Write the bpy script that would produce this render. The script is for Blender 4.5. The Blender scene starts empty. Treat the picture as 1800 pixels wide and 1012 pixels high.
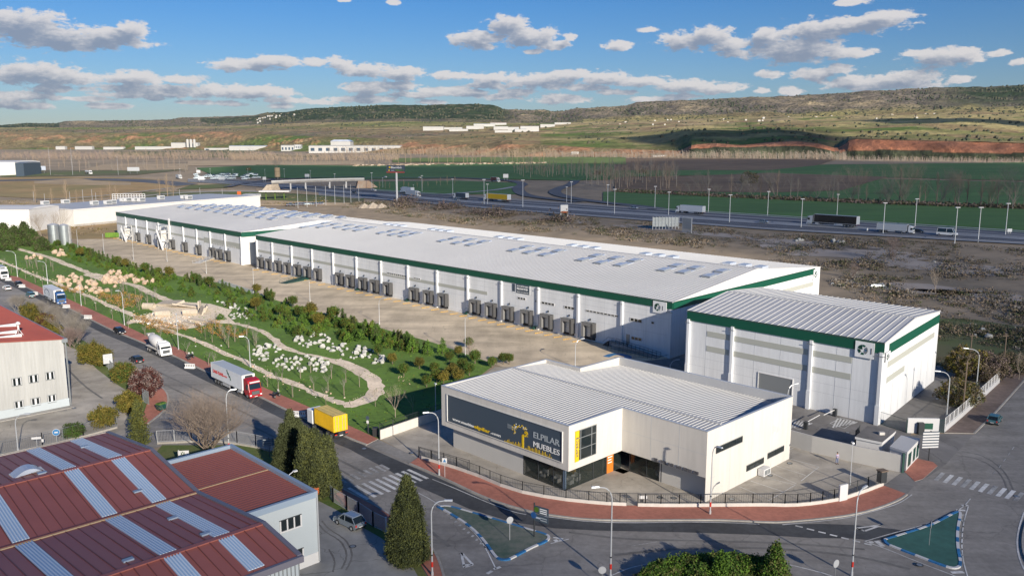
import bpy, bmesh, math, random
from mathutils import Vector, Matrix
from mathutils.geometry import tessellate_polygon
random.seed(7)
R=math.radians
S=bpy.context.scene
# ---------------------------------------------------------------- camera
F=1480.; H=46.; YH=255.
PIT=math.atan((506-YH)/F); CP=math.cos(PIT); SP=math.sin(PIT)
cd=bpy.data.cameras.new('camera'); cam=bpy.data.objects.new('camera',cd); S.collection.objects.link(cam)
cam.location=(0,0,H); cam.rotation_euler=(math.pi/2-PIT,0,0)
cd.sensor_width=36; cd.lens=36*F/1800; cd.clip_start=1; cd.clip_end=40000
S.camera=cam
# ---------------------------------------------------------------- exposure, sun
S.view_settings.view_transform='Standard'; S.view_settings.look='None'
S.view_settings.exposure=0.62; S.view_settings.gamma=1
HAZE=1.3e-5
SUN_EL=R(19.3); SUN_BR=R(152.3)      # bearing of the sun, clockwise from +Y
SD=Vector((math.sin(SUN_BR)*math.cos(SUN_EL),math.cos(SUN_BR)*math.cos(SUN_EL),math.sin(SUN_EL)))
sl=bpy.data.lights.new('sun','SUN'); sl.energy=4.9; sl.angle=R(.5); sl.color=(1,.90,.76)
so=bpy.data.objects.new('sun',sl); S.collection.objects.link(so)
so.rotation_euler=SD.to_track_quat('Z','Y').to_euler()
# ---------------------------------------------------------------- picture geometry -> place geometry
def ray(px,py):
    u=(px-900)/F; v=-(py-506)/F
    return (u, CP+v*SP, -SP+v*CP)
def at(px,py,z=0.):
    d=ray(px,py); t=(z-H)/d[2]
    return (d[0]*t,d[1]*t)
def hgt(b,py):
    k=-(py-506)/F
    return H+b[1]*(k*CP-SP)/(CP+k*SP)
SA=R(40.6); SX,SY=math.sin(SA),math.cos(SA)
ZB=[(-5000,0),(310,0),(350,2.),(400,5.),(450,8.),(620,9.5),(1000,17.),(1500,26.),(9e4,26.)]
def terr(x,y):
    s=x*SX+y*SY
    for (a,za),(b,zb) in zip(ZB,ZB[1:]):
        if s<=b: return za+(zb-za)*(s-a)/(b-a)
    return 26.
def gnd(px,py):
    d=ray(px,py); ks=d[0]*SX+d[1]*SY
    best=None
    for (a,za),(b,zb) in zip(ZB,ZB[1:]):
        m=(zb-za)/(b-a)
        den=d[2]-m*ks
        if abs(den)<1e-9: continue
        t=(za-m*a-H)/den
        if t>0 and a-1e-6<=ks*t<=b+1e-6 and (best is None or t<best): best=t
    if best is None or best*d[1]>9000: best=9000/d[1]
    return (d[0]*best,d[1]*best)
def brg(a,b): return math.atan2(b[0]-a[0],b[1]-a[1])
def rz_of(b): return math.pi/2-b          # rotation that turns +X to bearing b
# ---------------------------------------------------------------- sky
def build_world():
    w=bpy.data.worlds.new('World'); S.world=w; w.use_nodes=True
    nt=w.node_tree; N=nt.nodes; L=nt.links; N.clear()
    out=N.new('ShaderNodeOutputWorld'); bg=N.new('ShaderNodeBackground'); bg2=N.new('ShaderNodeBackground')
    sky=N.new('ShaderNodeTexSky'); sky.sky_type='NISHITA'; sky.sun_disc=False
    sky.sun_elevation=SUN_EL; sky.sun_rotation=SUN_BR; sky.air_density=1.0; sky.dust_density=.35; sky.ozone_density=2.2
    hs=N.new('ShaderNodeHueSaturation'); hs.inputs['Saturation'].default_value=1.12; hs.inputs['Value'].default_value=1.0
    L.new(sky.outputs[0],hs.inputs['Color']); bg.inputs[1].default_value=.066
    sep0=N.new('ShaderNodeSeparateXYZ'); tc0=N.new('ShaderNodeTexCoord'); L.new(tc0.outputs['Generated'],sep0.inputs[0])
    ag=N.new('ShaderNodeMapRange'); ag.inputs[1].default_value=.0; ag.inputs[2].default_value=.2; L.new(sep0.outputs[2],ag.inputs[0])
    tm=N.new('ShaderNodeMix'); tm.data_type='RGBA'; L.new(ag.outputs[0],tm.inputs[0]); tm.inputs[6].default_value=(.60,.67,.90,1); tm.inputs[7].default_value=(.24,.58,.98,1)
    mt_=N.new('ShaderNodeMix'); mt_.data_type='RGBA'; mt_.blend_type='MULTIPLY'; mt_.inputs[0].default_value=1; L.new(hs.outputs[0],mt_.inputs[6]); L.new(tm.outputs[2],mt_.inputs[7]); L.new(mt_.outputs[2],bg.inputs[0])
    tc=N.new('ShaderNodeTexCoord'); sep=N.new('ShaderNodeSeparateXYZ'); L.new(tc.outputs['Generated'],sep.inputs[0])
    def M(op,a,b=None,c=None,cl=False):
        n=N.new('ShaderNodeMath'); n.operation=op; n.use_clamp=cl
        for i,v in enumerate((a,b,c)):
            if v is None: continue
            if isinstance(v,(int,float)): n.inputs[i].default_value=v
            else: L.new(v,n.inputs[i])
        return n.outputs[0]
    az=M('ARCTAN2',sep.outputs[0],sep.outputs[1]); el=M('ARCSINE',sep.outputs[2])
    cv=N.new('ShaderNodeCombineXYZ'); L.new(az,cv.inputs[0]); L.new(el,cv.inputs[1])
    # node group: cover(az,el)
    g=bpy.data.node_groups.new('cloud_cover','ShaderNodeTree')
    g.interface.new_socket('P',in_out='INPUT',socket_type='NodeSocketVector'); g.interface.new_socket('M',in_out='OUTPUT',socket_type='NodeSocketFloat')
    gi=g.nodes.new('NodeGroupInput'); go=g.nodes.new('NodeGroupOutput'); gl=g.links
    prev=None
    CL=[(45,36,80,30),(110,58,80,24),(190,58,75,19),(235,48,32,16),(60,122,85,20),(110,130,75,15),(235,132,52,14),(322,136,38,10),(300,155,150,12),(430,156,100,12),
        (40,165,60,9),(88,153,36,8),(30,182,50,8),(195,184,45,6),(272,172,22,4),(425,110,66,12),(492,104,60,13),(550,106,34,8),(596,107,27,12),(640,119,62,13),(700,124,55,15),
        (790,128,42,9),(870,134,70,11),(650,150,60,12),(780,156,62,9),(645,172,82,8),(500,174,60,6),(400,180,35,5),(495,184,24,7),(835,62,48,20),(893,38,40,22),(932,58,55,21),(972,74,30,11),(1002,61,13,8),(940,89,20,5),
        (1087,77,28,11),(1140,50,22,6),(1205,66,52,17),(1245,58,55,21),(1282,72,38,16),(1290,90,32,8),(1330,86,22,9),(1352,58,34,18),(1400,78,82,25),(1440,44,68,19),(1512,36,84,17),(1560,24,52,10),(1480,90,56,11),(1495,2,34,6),
        (1612,91,26,7),(1660,93,62,17),(1700,91,28,14),(1757,91,20,6),(950,138,62,16),(1005,128,62,12),(1065,134,62,13),(1125,139,62,12),(1212,147,74,13),(1262,152,54,10),(985,170,54,11),(912,160,40,8),
        (1150,173,62,7),(1192,168,42,6),(1355,128,27,8),(1340,158,20,6),(1385,157,24,9),(1432,126,46,11),(1475,118,34,10),(1502,140,62,12),(1592,134,72,18),(1540,148,84,9),(1690,137,22,7),(1792,106,16,7),(230,165,60,6),(350,178,50,5),(150,172,45,5),(440,168,40,5),(560,178,40,5),(700,148,50,8),(730,165,60,6),(820,160,50,8),(880,168,45,7),(760,178,40,5),(860,148,50,8),(1030,152,45,7),(1080,160,40,6),(690,2,14,5),(605,0,12,3),
        (-150,90,120,25),(-260,140,150,15),(2000,70,120,30),(2150,120,150,20),(1950,150,90,10)]
    for (cx,cy,rx,ry) in CL:
        d=Vector(ray(cx,cy)).normalized(); a0=math.atan2(d.x,d.y); e0=math.asin(d.z)
        s=g.nodes.new('ShaderNodeVectorMath'); s.operation='SUBTRACT'; gl.new(gi.outputs[0],s.inputs[0]); s.inputs[1].default_value=(a0,e0-ry*.35/F,0)
        m=g.nodes.new('ShaderNodeVectorMath'); m.operation='MULTIPLY'; gl.new(s.outputs[0],m.inputs[0]); m.inputs[1].default_value=(F/(rx*1.12),F/(ry*1.12),0)
        ln=g.nodes.new('ShaderNodeVectorMath'); ln.operation='LENGTH'; gl.new(m.outputs[0],ln.inputs[0])
        if prev is None: prev=ln.outputs['Value']
        else:
            q=g.nodes.new('ShaderNodeMath'); q.operation='SMOOTH_MIN'; gl.new(prev,q.inputs[0]); gl.new(ln.outputs['Value'],q.inputs[1]); q.inputs[2].default_value=.22; prev=q.outputs[0]
    inv=g.nodes.new('ShaderNodeMath'); inv.operation='SUBTRACT'; inv.inputs[0].default_value=1; gl.new(prev,inv.inputs[1])
    # billows
    nm=g.nodes.new('ShaderNodeVectorMath'); nm.operation='MULTIPLY'; gl.new(gi.outputs[0],nm.inputs[0]); nm.inputs[1].default_value=(52,112,1)
    n1=g.nodes.new('ShaderNodeTexNoise'); n1.inputs['Scale'].default_value=1; n1.inputs['Detail'].default_value=9; n1.inputs['Roughness'].default_value=.68; n1.inputs['Distortion'].default_value=.15; gl.new(nm.outputs[0],n1.inputs['Vector'])
    k=g.nodes.new('ShaderNodeMath'); k.operation='MULTIPLY_ADD'; gl.new(n1.outputs[0],k.inputs[0]); k.inputs[1].default_value=2.1; k.inputs[2].default_value=-1.02
    ad=g.nodes.new('ShaderNodeMath'); ad.operation='ADD'; gl.new(inv.outputs[0],ad.inputs[0]); gl.new(k.outputs[0],ad.inputs[1]); gl.new(ad.outputs[0],go.inputs[0])
    def cover(vec):
        n=N.new('ShaderNodeGroup'); n.node_tree=g; L.new(vec,n.inputs[0]); return n.outputs[0]
    def off(dx,dy):
        n=N.new('ShaderNodeVectorMath'); n.operation='ADD'; L.new(cv.outputs[0],n.inputs[0]); n.inputs[1].default_value=(dx/F,dy/F,0); return n.outputs[0]
    c0=cover(cv.outputs[0]); c1=cover(off(6,7)); c2=cover(off(12,16))
    mr=N.new('ShaderNodeMapRange'); mr.interpolation_type='SMOOTHSTEP'; L.new(c0,mr.inputs[0]); mr.inputs[1].default_value=.14; mr.inputs[2].default_value=.46
    # how much cloud stands above a point decides how grey it is
    t=M('ADD',M('MULTIPLY',c1,.55),M('MULTIPLY',c2,.7)); 
    tr=N.new('ShaderNodeMapRange'); tr.interpolation_type='SMOOTHSTEP'; L.new(t,tr.inputs[0]); tr.inputs[1].default_value=.02; tr.inputs[2].default_value=1.05
    mx=N.new('ShaderNodeMix'); mx.data_type='RGBA'; L.new(tr.outputs[0],mx.inputs[0]); mx.inputs[6].default_value=(.50,.475,.465,1); mx.inputs[7].default_value=(.165,.195,.255,1)
    L.new(mx.outputs[2],bg2.inputs[0]); bg2.inputs[1].default_value=1.0
    lim=M('MULTIPLY',mr.outputs[0],M('GREATER_THAN',sep.outputs[2],-.01)); lim=M('MULTIPLY',lim,.9)
    ms=N.new('ShaderNodeMixShader'); L.new(lim,ms.inputs[0]); L.new(bg.outputs[0],ms.inputs[1]); L.new(bg2.outputs[0],ms.inputs[2])
    L.new(ms.outputs[0],out.inputs[0])
build_world()
# ---------------------------------------------------------------- materials
MT={}
def lin(c): return c/12.92 if c<=.04045 else ((c+.055)/1.055)**2.4
def hx(s):
    s=s.lstrip('#'); return tuple(lin(int(s[i:i+2],16)/255) for i in (0,2,4))
def mat(name,col,rough=.8,ns=0,na=.25,col2=None,metal=0,bump=0,bs=None,world=False,emit=None,spec=.5,detail=6,streak=None,alpha=None,trans=0):
    if isinstance(col,str): col=hx(col)
    if isinstance(col2,str): col2=hx(col2)
    m=bpy.data.materials.new(name); m.use_nodes=True; nt=m.node_tree; N=nt.nodes; L=nt.links
    b=N['Principled BSDF']; b.inputs['Roughness'].default_value=rough; b.inputs['Metallic'].default_value=metal
    b.inputs['Specular IOR Level'].default_value=spec
    b.inputs['Base Color'].default_value=(*col,1)
    if emit: b.inputs['Emission Color'].default_value=(*col,1); b.inputs['Emission Strength'].default_value=emit
    if alpha is not None: b.inputs['Alpha'].default_value=alpha
    if ns:
        tc=N.new('ShaderNodeTexCoord'); vec=tc.outputs['Object']
        if world:
            gg=N.new('ShaderNodeNewGeometry'); vec=gg.outputs['Position']
        if streak:
            mp=N.new('ShaderNodeMapping'); mp.inputs['Scale'].default_value=streak; L.new(vec,mp.inputs[0]); vec=mp.outputs[0]
        n=N.new('ShaderNodeTexNoise'); n.inputs['Scale'].default_value=ns; n.inputs['Detail'].default_value=detail; n.inputs['Roughness'].default_value=.65; L.new(vec,n.inputs['Vector'])
        n2=N.new('ShaderNodeTexNoise'); n2.inputs['Scale'].default_value=ns*.11; n2.inputs['Detail'].default_value=3; L.new(vec,n2.inputs['Vector'])
        av=N.new('ShaderNodeMath'); av.operation='ADD'; L.new(n.outputs[0],av.inputs[0]); L.new(n2.outputs[0],av.inputs[1])
        hf=N.new('ShaderNodeMapRange'); hf.inputs[1].default_value=.78; hf.inputs[2].default_value=1.22; L.new(av.outputs[0],hf.inputs[0])
        c2=col2 if col2 else tuple(c*(1-na) for c in col)
        c1=col if col2 else tuple(min(1,c*(1+na*.6)) for c in col)
        mx=N.new('ShaderNodeMix'); mx.data_type='RGBA'; L.new(hf.outputs[0],mx.inputs[0]); mx.inputs[6].default_value=(*c1,1); mx.inputs[7].default_value=(*c2,1)
        L.new(mx.outputs[2],b.inputs['Base Color'])
        if bump:
            bp=N.new('ShaderNodeBump'); bp.inputs['Strength'].default_value=1; bp.inputs['Distance'].default_value=bump; L.new(n.outputs[0],bp.inputs['Height']); L.new(bp.outputs[0],b.inputs['Normal'])
    MT[name]=m; return m
mat('asphalt',(.27,.255,.235),.9,1.3,.22,world=True,bump=.01)
mat('asphalt_worn',(.165,.158,.148),.9,.5,.2,world=True)
mat('asphalt_dark',(.066,.07,.075),.85,1.2,.3,world=True)
mat('asphalt_blue',(.13,.14,.15),.85,.6,.22,world=True,bump=.01)
mat('paint_white',(.62,.62,.60),.7,2.,.35,world=True)
mat('paint_worn',(.38,.38,.37),.8,3.,.5,world=True)
mat('paint_blue',(.03,.17,.38),.6,3.,.3,world=True)
mat('red_paving',(.42,.165,.115),.85,1.6,.22,world=True,bump=.01)
mat('brown_paving',(.20,.15,.125),.9,.8,.35,world=True)
mat('grey_paving',(.26,.25,.235),.9,1.2,.25,world=True)
mat('kerb',(.36,.34,.31),.85,2.,.25,world=True)
mat('yard',(.60,.50,.36),.9,.22,.26,world=True,streak=(1,.35,1))
mat('lot',(.42,.385,.33),.88,.35,.28,world=True)
mat('lot_grey',(.31,.31,.30),.9,.3,.25,world=True)
mat('lot_dark',(.21,.20,.19),.9,.3,.25,world=True)
mat('grass',(.075,.13,.018),.95,1.4,.4,col2=(.15,.155,.05),world=True,bump=.08)
mat('grass_lush',(.125,.235,.026),.95,.8,.4,col2=(.075,.14,.018),world=True,bump=.1)
mat('earth_path',(.84,.70,.53),.95,1.8,.3,world=True,bump=.04)
mat('sand',(.86,.73,.55),.95,.8,.22,world=True,bump=.04)
mat('island_green',(.035,.12,.10),.85,.9,.25,world=True)
mat('island_moss',(.055,.10,.075),.95,.9,.4,col2=(.17,.18,.15),world=True)
mat('panel_white',(.70,.715,.73),.55,1.4,.10,streak=(1.5,1.5,.12))
mat('panel_light',(.60,.59,.57),.6,.3,.05)
mat('panel_grey',(.40,.41,.37),.6)
mat('panel_blue',(.10,.14,.20),.6)
mat('joint',(.42,.44,.46),.7)
mat('band_green',(.003,.075,.043),.5,.3,.08)
mat('band_edge',(.002,.04,.022),.5)
mat('roof_white',(.60,.59,.565),.5,.06,.10,world=True,streak=(1,1,1))
mat('roof_grey',(.46,.465,.475),.45,.12,.12,world=True)
mat('roof_rib',(.47,.47,.465),.45)
mat('roof_rib_dark',(.36,.37,.39),.5)
mat('skylight',(.42,.47,.56),.25,.6,.12)
mat('skylight_frame',(.20,.22,.25),.5)
mat('render_cream',(.555,.53,.49),.85,1.1,.10,streak=(1.2,1.2,.15))
mat('render_grey',(.47,.46,.44),.85,.3,.06)
mat('far_white',(.44,.44,.43),.8,.02,.1,world=True)
mat('sign_slate',(.048,.070,.097),.5)
mat('faded_paint',(.44,.45,.46),.85)
mat('tyre_mark',(.17,.165,.155),.9,1.5,.3,world=True)
mat('sign_yellow',(.68,.46,.01),.5)
mat('letter_white',(.75,.76,.76),.5)
mat('letter_grey',(.33,.37,.40),.5)
mat('letter_dark',(.10,.10,.11),.5)
mat('glass_dark',(.012,.018,.02),.08,spec=.8)
mat('glass_shop',(.02,.03,.028),.06,spec=.6,alpha=.42)
mat('glass_blue',(.05,.08,.12),.1,spec=.8)
mat('metal_dark',(.045,.05,.055),.5,metal=.3)
mat('metal_grey',(.30,.32,.33),.45,metal=.5)
mat('metal_light',(.56,.58,.60),.4,metal=.4)
mat('galv',(.42,.46,.48),.35,.5,.15,metal=.7)
mat('rail_green',(.01,.055,.045),.5)
mat('orange_red',(.45,.10,.02),.5)
mat('door_orange',(.55,.17,.02),.5)
mat('rubber',(.02,.02,.022),.8)
mat('dock_black',(.06,.06,.062),.8)
mat('dock_grey',(.17,.17,.17),.8)
mat('white',(.60,.60,.60),.5)
mat('white_dirty',(.50,.48,.45),.8,1.5,.3)
mat('yellow_ochre',(.62,.36,.06),.6)
mat('red_sheet',(.31,.105,.082),.5,.2,.10,world=True)
mat('red_sheet_bright',(.29,.065,.045),.6,.25,.12)
mat('red_rib',(.17,.055,.047),.6)
mat('flash_purple',(.16,.155,.19),.5)
mat('flash_blue',(.26,.33,.42),.4)
mat('wall_sheet',(.37,.375,.365),.6,1.3,.14,streak=(1.5,1.5,.12))
mat('wall_blue',(.42,.47,.50),.5,.2,.05)
mat('trans_sheet',(.30,.44,.62),.35)
mat('trans_rib',(.60,.68,.76),.4)
mat('wood',(.16,.12,.09),.9)
mat('bark',(.13,.10,.075),.95)
mat('bark_pale',(.30,.25,.20),.95)
mat('twig',(.24,.19,.15),.95)
mat('twig_purple',(.20,.15,.135),.95)
mat('twig_grey',(.215,.195,.17),.95)
mat('twig_tan',(.26,.20,.14),.95)
def leafm(n,a,b): return mat(n,a,.8,2.2,.3,col2=b,world=True,spec=.2)
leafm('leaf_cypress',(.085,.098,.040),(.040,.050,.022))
leafm('leaf_cypress_pale',(.145,.155,.045),(.075,.09,.028))  # paler foliage tone, mixed at random among the clumps
leafm('leaf_olive',(.13,.125,.022),(.055,.06,.014))
leafm('leaf_autumn',(.20,.155,.03),(.10,.085,.02))
leafm('leaf_plum',(.10,.035,.03),(.045,.02,.018))
leafm('leaf_green',(.075,.145,.024),(.032,.066,.013))
leafm('leaf_bright',(.135,.235,.030),(.065,.13,.018))
leafm('leaf_orange',(.55,.25,.05),(.35,.22,.07))
leafm('leaf_scrub',(.19,.15,.10),(.12,.10,.07))
leafm('leaf_scrub_green',(.095,.11,.05),(.06,.068,.035))
mat('rock_tan',(.47,.38,.29),.9,1.2,.2,col2=(.40,.26,.175),bump=.1)
mat('rock_white',(.41,.41,.385),.9,1.5,.25,bump=.1)
mat('old_concrete',(.47,.41,.33),.95,.9,.22,bump=.03)
mat('showroom_roof',(.37,.38,.39),.45,.12,.12,world=True)
mat('rubble',(.45,.38,.30),.95,1.,.3,bump=.1)
mat('car_white',(.75,.76,.76),.25,spec=.6)
mat('car_black',(.012,.012,.014),.2,spec=.7)
mat('car_silver',(.36,.42,.47),.25,metal=.5)
mat('car_teal',(.08,.19,.22),.25,metal=.3)
mat('car_blue',(.02,.09,.26),.3,spec=.6)
mat('car_red',(.32,.012,.018),.3,spec=.6)
mat('car_dark',(.03,.035,.045),.3)
mat('truck_grey',(.42,.46,.50),.5)
mat('truck_white',(.66,.69,.72),.5,1.,.06)
mat('truck_yellow',(.70,.44,.012),.5,.8,.12)
mat('truck_yellow_top',(.45,.36,.14),.7,.8,.2)
mat('lamp_red',(.5,.03,.02),.4)
mat('lamp_clear',(.7,.72,.75),.2)
mat('skin',(.42,.25,.18),.6)
mat('cloth_jeans',(.16,.20,.32),.9)
mat('cloth_black',(.02,.02,.025),.9)
mat('cloth_lilac',(.40,.36,.50),.9)
mat('hair',(.03,.02,.015),.8)
mat('field_green',(.075,.175,.040),.95,.03,.25,col2=(.045,.13,.025),world=True)
mat('field_sunny',(.14,.20,.045),.95,.03,.25,world=True)  # lighter green: sunlight on the strip is put into the colour
mat('field_brown',(.17,.115,.065),.95,.05,.3,world=True)
mat('field_rust',(.40,.25,.12),.95,.012,.3,col2=(.22,.19,.075),world=True)
mat('field_tan',(.42,.32,.20),.95,.03,.25,world=True)
mat('verge_green',(.09,.13,.03),.95,.06,.4,col2=(.13,.11,.06),world=True)
mat('waste',(.39,.30,.20),.95,.10,.35,col2=(.21,.17,.115),world=True,bump=.15)
mat('waste_pale',(.42,.36,.30),.95,.15,.25,world=True,bump=.1)
def weather(name,cs=.09,cw=.010,ca=.22,ts=(.02,.25),ta=.18):
    m=MT[name]; nt=m.node_tree; N=nt.nodes; L=nt.links; b=N['Principled BSDF']; src=b.inputs['Base Color'].links[0].from_socket
    g=N.new('ShaderNodeNewGeometry'); wn=N.new('ShaderNodeTexNoise'); wn.inputs['Scale'].default_value=.5; L.new(g.outputs['Position'],wn.inputs['Vector'])
    ad=N.new('ShaderNodeVectorMath'); ad.operation='MULTIPLY_ADD'; L.new(wn.outputs['Color'],ad.inputs[0]); ad.inputs[1].default_value=(2.5,2.5,0); L.new(g.outputs['Position'],ad.inputs[2])
    v=N.new('ShaderNodeTexVoronoi'); v.feature='DISTANCE_TO_EDGE'; v.inputs['Scale'].default_value=cs; L.new(ad.outputs[0],v.inputs['Vector'])
    r=N.new('ShaderNodeMapRange'); r.inputs[1].default_value=0; r.inputs[2].default_value=cw; r.inputs[3].default_value=1-ca; r.inputs[4].default_value=1; L.new(v.outputs['Distance'],r.inputs[0])
    mp=N.new('ShaderNodeMapping'); mp.inputs['Rotation'].default_value=(0,0,R(46)); mp.inputs['Scale'].default_value=(ts[0],ts[1],1); L.new(g.outputs['Position'],mp.inputs[0])
    n=N.new('ShaderNodeTexNoise'); n.inputs['Scale'].default_value=1.6; n.inputs['Detail'].default_value=4; n.inputs['Distortion'].default_value=.6; L.new(mp.outputs[0],n.inputs['Vector'])
    r2=N.new('ShaderNodeMapRange'); r2.inputs[1].default_value=.35; r2.inputs[2].default_value=.65; r2.inputs[3].default_value=1-ta; r2.inputs[4].default_value=1+ta*.5; L.new(n.outputs[0],r2.inputs[0])
    mu=N.new('ShaderNodeMath'); mu.operation='MULTIPLY'; L.new(r.outputs[0],mu.inputs[0]); L.new(r2.outputs[0],mu.inputs[1])
    s=N.new('ShaderNodeVectorMath'); s.operation='SCALE'; L.new(src,s.inputs[0]); L.new(mu.outputs[0],s.inputs['Scale']); L.new(s.outputs[0],b.inputs['Base Color'])
def rows(name,s=1.1,amt=.18,rot=40):
    m=MT[name]; nt=m.node_tree; N=nt.nodes; L=nt.links; b=N['Principled BSDF']; src=b.inputs['Base Color'].links[0].from_socket
    g=N.new('ShaderNodeNewGeometry'); mp=N.new('ShaderNodeMapping'); mp.inputs['Rotation'].default_value=(0,0,R(rot)); mp.inputs['Scale'].default_value=(.004,.09,1); L.new(g.outputs['Position'],mp.inputs[0])
    n=N.new('ShaderNodeTexNoise'); n.inputs['Scale'].default_value=s; n.inputs['Detail'].default_value=5; L.new(mp.outputs[0],n.inputs['Vector'])
    r2=N.new('ShaderNodeMapRange'); r2.inputs[1].default_value=.3; r2.inputs[2].default_value=.7; r2.inputs[3].default_value=1-amt; r2.inputs[4].default_value=1+amt; L.new(n.outputs[0],r2.inputs[0])
    s_=N.new('ShaderNodeVectorMath'); s_.operation='SCALE'; L.new(src,s_.inputs[0]); L.new(r2.outputs[0],s_.inputs['Scale']); L.new(s_.outputs[0],b.inputs['Base Color'])
for a_ in ('field_green','field_brown','field_rust','field_sunny','field_tan'): rows(a_)
for a_ in (('asphalt',),('asphalt_dark',.06,.01,.3),('yard',.12,.006,.35,(.03,.12),.22),('lot',.16,.006,.35,(.05,.1),.2),('lot_grey',.12,.008,.4,(.1,.05),.2),('lot_dark',.1,.008,.4,(.1,.04),.2)): weather(*a_)
# ---------------------------------------------------------------- mesh builder
def vadd(a,b): return (a[0]+b[0],a[1]+b[1],a[2]+b[2])
class MB:
    def __init__(s): s.v=[];s.f=[];s.m=[];s.mats=[]
    def mi(s,m):
        if m not in s.mats: s.mats.append(m)
        return s.mats.index(m)
    def face(s,pts,m):
        i=len(s.v); s.v+= [tuple(p) for p in pts]; s.f.append(tuple(range(i,i+len(pts)))); s.m.append(s.mi(m)); return s
    def box(s,x0,x1,y0,y1,z0,z1,m,top=None):
        i=len(s.v)
        s.v+=[(x0,y0,z0),(x1,y0,z0),(x1,y1,z0),(x0,y1,z0),(x0,y0,z1),(x1,y0,z1),(x1,y1,z1),(x0,y1,z1)]
        k=s.mi(m); kt=s.mi(top) if top else k
        for n,f in enumerate(((3,2,1,0),(4,5,6,7),(0,1,5,4),(1,2,6,5),(2,3,7,6),(3,0,4,7))):
            s.f.append(tuple(i+j for j in f)); s.m.append(kt if n==1 else k)
        return s
    def hexa(s,b,t,m,top=None):      # two quads (bottom, top) of equal order, ccw from above
        i=len(s.v); n=len(b); s.v+=[tuple(p) for p in b]+[tuple(p) for p in t]
        k=s.mi(m); kt=s.mi(top) if top else k
        s.f.append(tuple(i+j for j in reversed(range(n)))); s.m.append(k)
        s.f.append(tuple(i+n+j for j in range(n))); s.m.append(kt)
        for j in range(n):
            q=(j+1)%n; s.f.append((i+j,i+q,i+n+q,i+n+j)); s.m.append(k)
        return s
    def prism(s,poly,z0,z1,m,top=None):
        a=sum(poly[i][0]*poly[(i+1)%len(poly)][1]-poly[(i+1)%len(poly)][0]*poly[i][1] for i in range(len(poly)))
        if a<0: poly=poly[::-1]
        i=len(s.v); n=len(poly)
        s.v+=[(p[0],p[1],z0) for p in poly]+[(p[0],p[1],z1) for p in poly]
        k=s.mi(m); kt=s.mi(top) if top else k
        for t in tessellate_polygon([[Vector((p[0],p[1],0)) for p in poly]]):
            A,B,Cc=[Vector((poly[j][0],poly[j][1])) for j in t]
            if (B-A).cross(Cc-A)<0: t=t[::-1]
            s.f.append(tuple(i+n+j for j in t)); s.m.append(kt)
            s.f.append(tuple(i+j for j in t[::-1])); s.m.append(k)
        for j in range(n):
            q=(j+1)%n; s.f.append((i+j,i+q,i+n+q,i+n+j)); s.m.append(k)
        return s
    def sheet(s,poly,z,m):
        i=len(s.v); s.v+=[(p[0],p[1],z) for p in poly]; k=s.mi(m)
        for t in tessellate_polygon([[Vector((p[0],p[1],0)) for p in poly]]):
            A,B,Cc=[Vector((poly[j][0],poly[j][1])) for j in t]
            if (B-A).cross(Cc-A)<0: t=t[::-1]
            s.f.append(tuple(i+j for j in t)); s.m.append(k)
        return s
    def tube(s,pts,rs,m,n=6,cap=True):
        pts=[Vector(p) for p in pts]
        if not isinstance(rs,(list,tuple)): rs=[rs]*len(pts)
        k=s.mi(m); i0=len(s.v); 
        for j,p in enumerate(pts):
            d=(pts[min(j+1,len(pts)-1)]-pts[max(j-1,0)]).normalized()
            a=d.cross(Vector((0,0,1)) if abs(d.z)<.9 else Vector((1,0,0))).normalized(); b=d.cross(a)
            for q in range(n):
                t=2*math.pi*q/n; w=p+(a*math.cos(t)+b*math.sin(t))*rs[j]; s.v.append(tuple(w))
        for j in range(len(pts)-1):
            for q in range(n):
                a=i0+j*n+q; b=i0+j*n+(q+1)%n; s.f.append((a,a+n,b+n,b)); s.m.append(k)
        if cap:
            s.f.append(tuple(i0+q for q in range(n))); s.m.append(k)
            e=i0+(len(pts)-1)*n; s.f.append(tuple(e+q for q in reversed(range(n)))); s.m.append(k)
        return s
    def loft(s,rings,m,caps=True):
        n=len(rings[0]); i=len(s.v); k=s.mi(m)
        for r in rings: s.v+=[tuple(p) for p in r]
        for a in range(len(rings)-1):
            for q in range(n):
                p=i+a*n+q; p2=i+a*n+(q+1)%n; s.f.append((p,p2,p2+n,p+n)); s.m.append(k)
        if caps:
            s.f.append(tuple(i+q for q in reversed(range(n)))); s.m.append(k)
            e=i+(len(rings)-1)*n; s.f.append(tuple(e+q for q in range(n))); s.m.append(k)
        return s
    def disc(s,c,ax,r,w,m,n=14):    # cylinder, axis ax
        c=Vector(c); ax=Vector(ax).normalized(); return s.tube([c-ax*w/2,c+ax*w/2],r,m,n)
    def add(s,o,T=None):
        i=len(s.v)
        if T is None: s.v+=o.v
        else: s.v+=[tuple(T@Vector(p)) for p in o.v]
        mp=[s.mi(q) for q in o.mats]
        s.f+=[tuple(i+j for j in f) for f in o.f]; s.m+=[mp[q] for q in o.m]; return s
    def mesh(s,name,smooth=False):
        me=bpy.data.meshes.new(name); me.from_pydata(s.v,[],s.f)
        for q in s.mats: me.materials.append(MT[q])
        me.polygons.foreach_set('material_index',s.m)
        if smooth: me.polygons.foreach_set('use_smooth',[True]*len(me.polygons))
        me.update(); return me
def link(o): S.collection.objects.link(o); return o
def tag(o,label=None,cat=None,group=None,kind=None):
    if label: o['label']=label
    if cat: o['category']=cat
    if group: o['group']=group
    if kind: o['kind']=kind
    return o
def thing(name,label,cat,loc=(0,0,0),rz=0,group=None):
    o=link(bpy.data.objects.new(name,None)); o.empty_display_size=.1
    if len(loc)==2: loc=(loc[0],loc[1],terr(*loc))
    o.location=loc; o.rotation_euler=(0,0,rz); return tag(o,label,cat,group)
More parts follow.
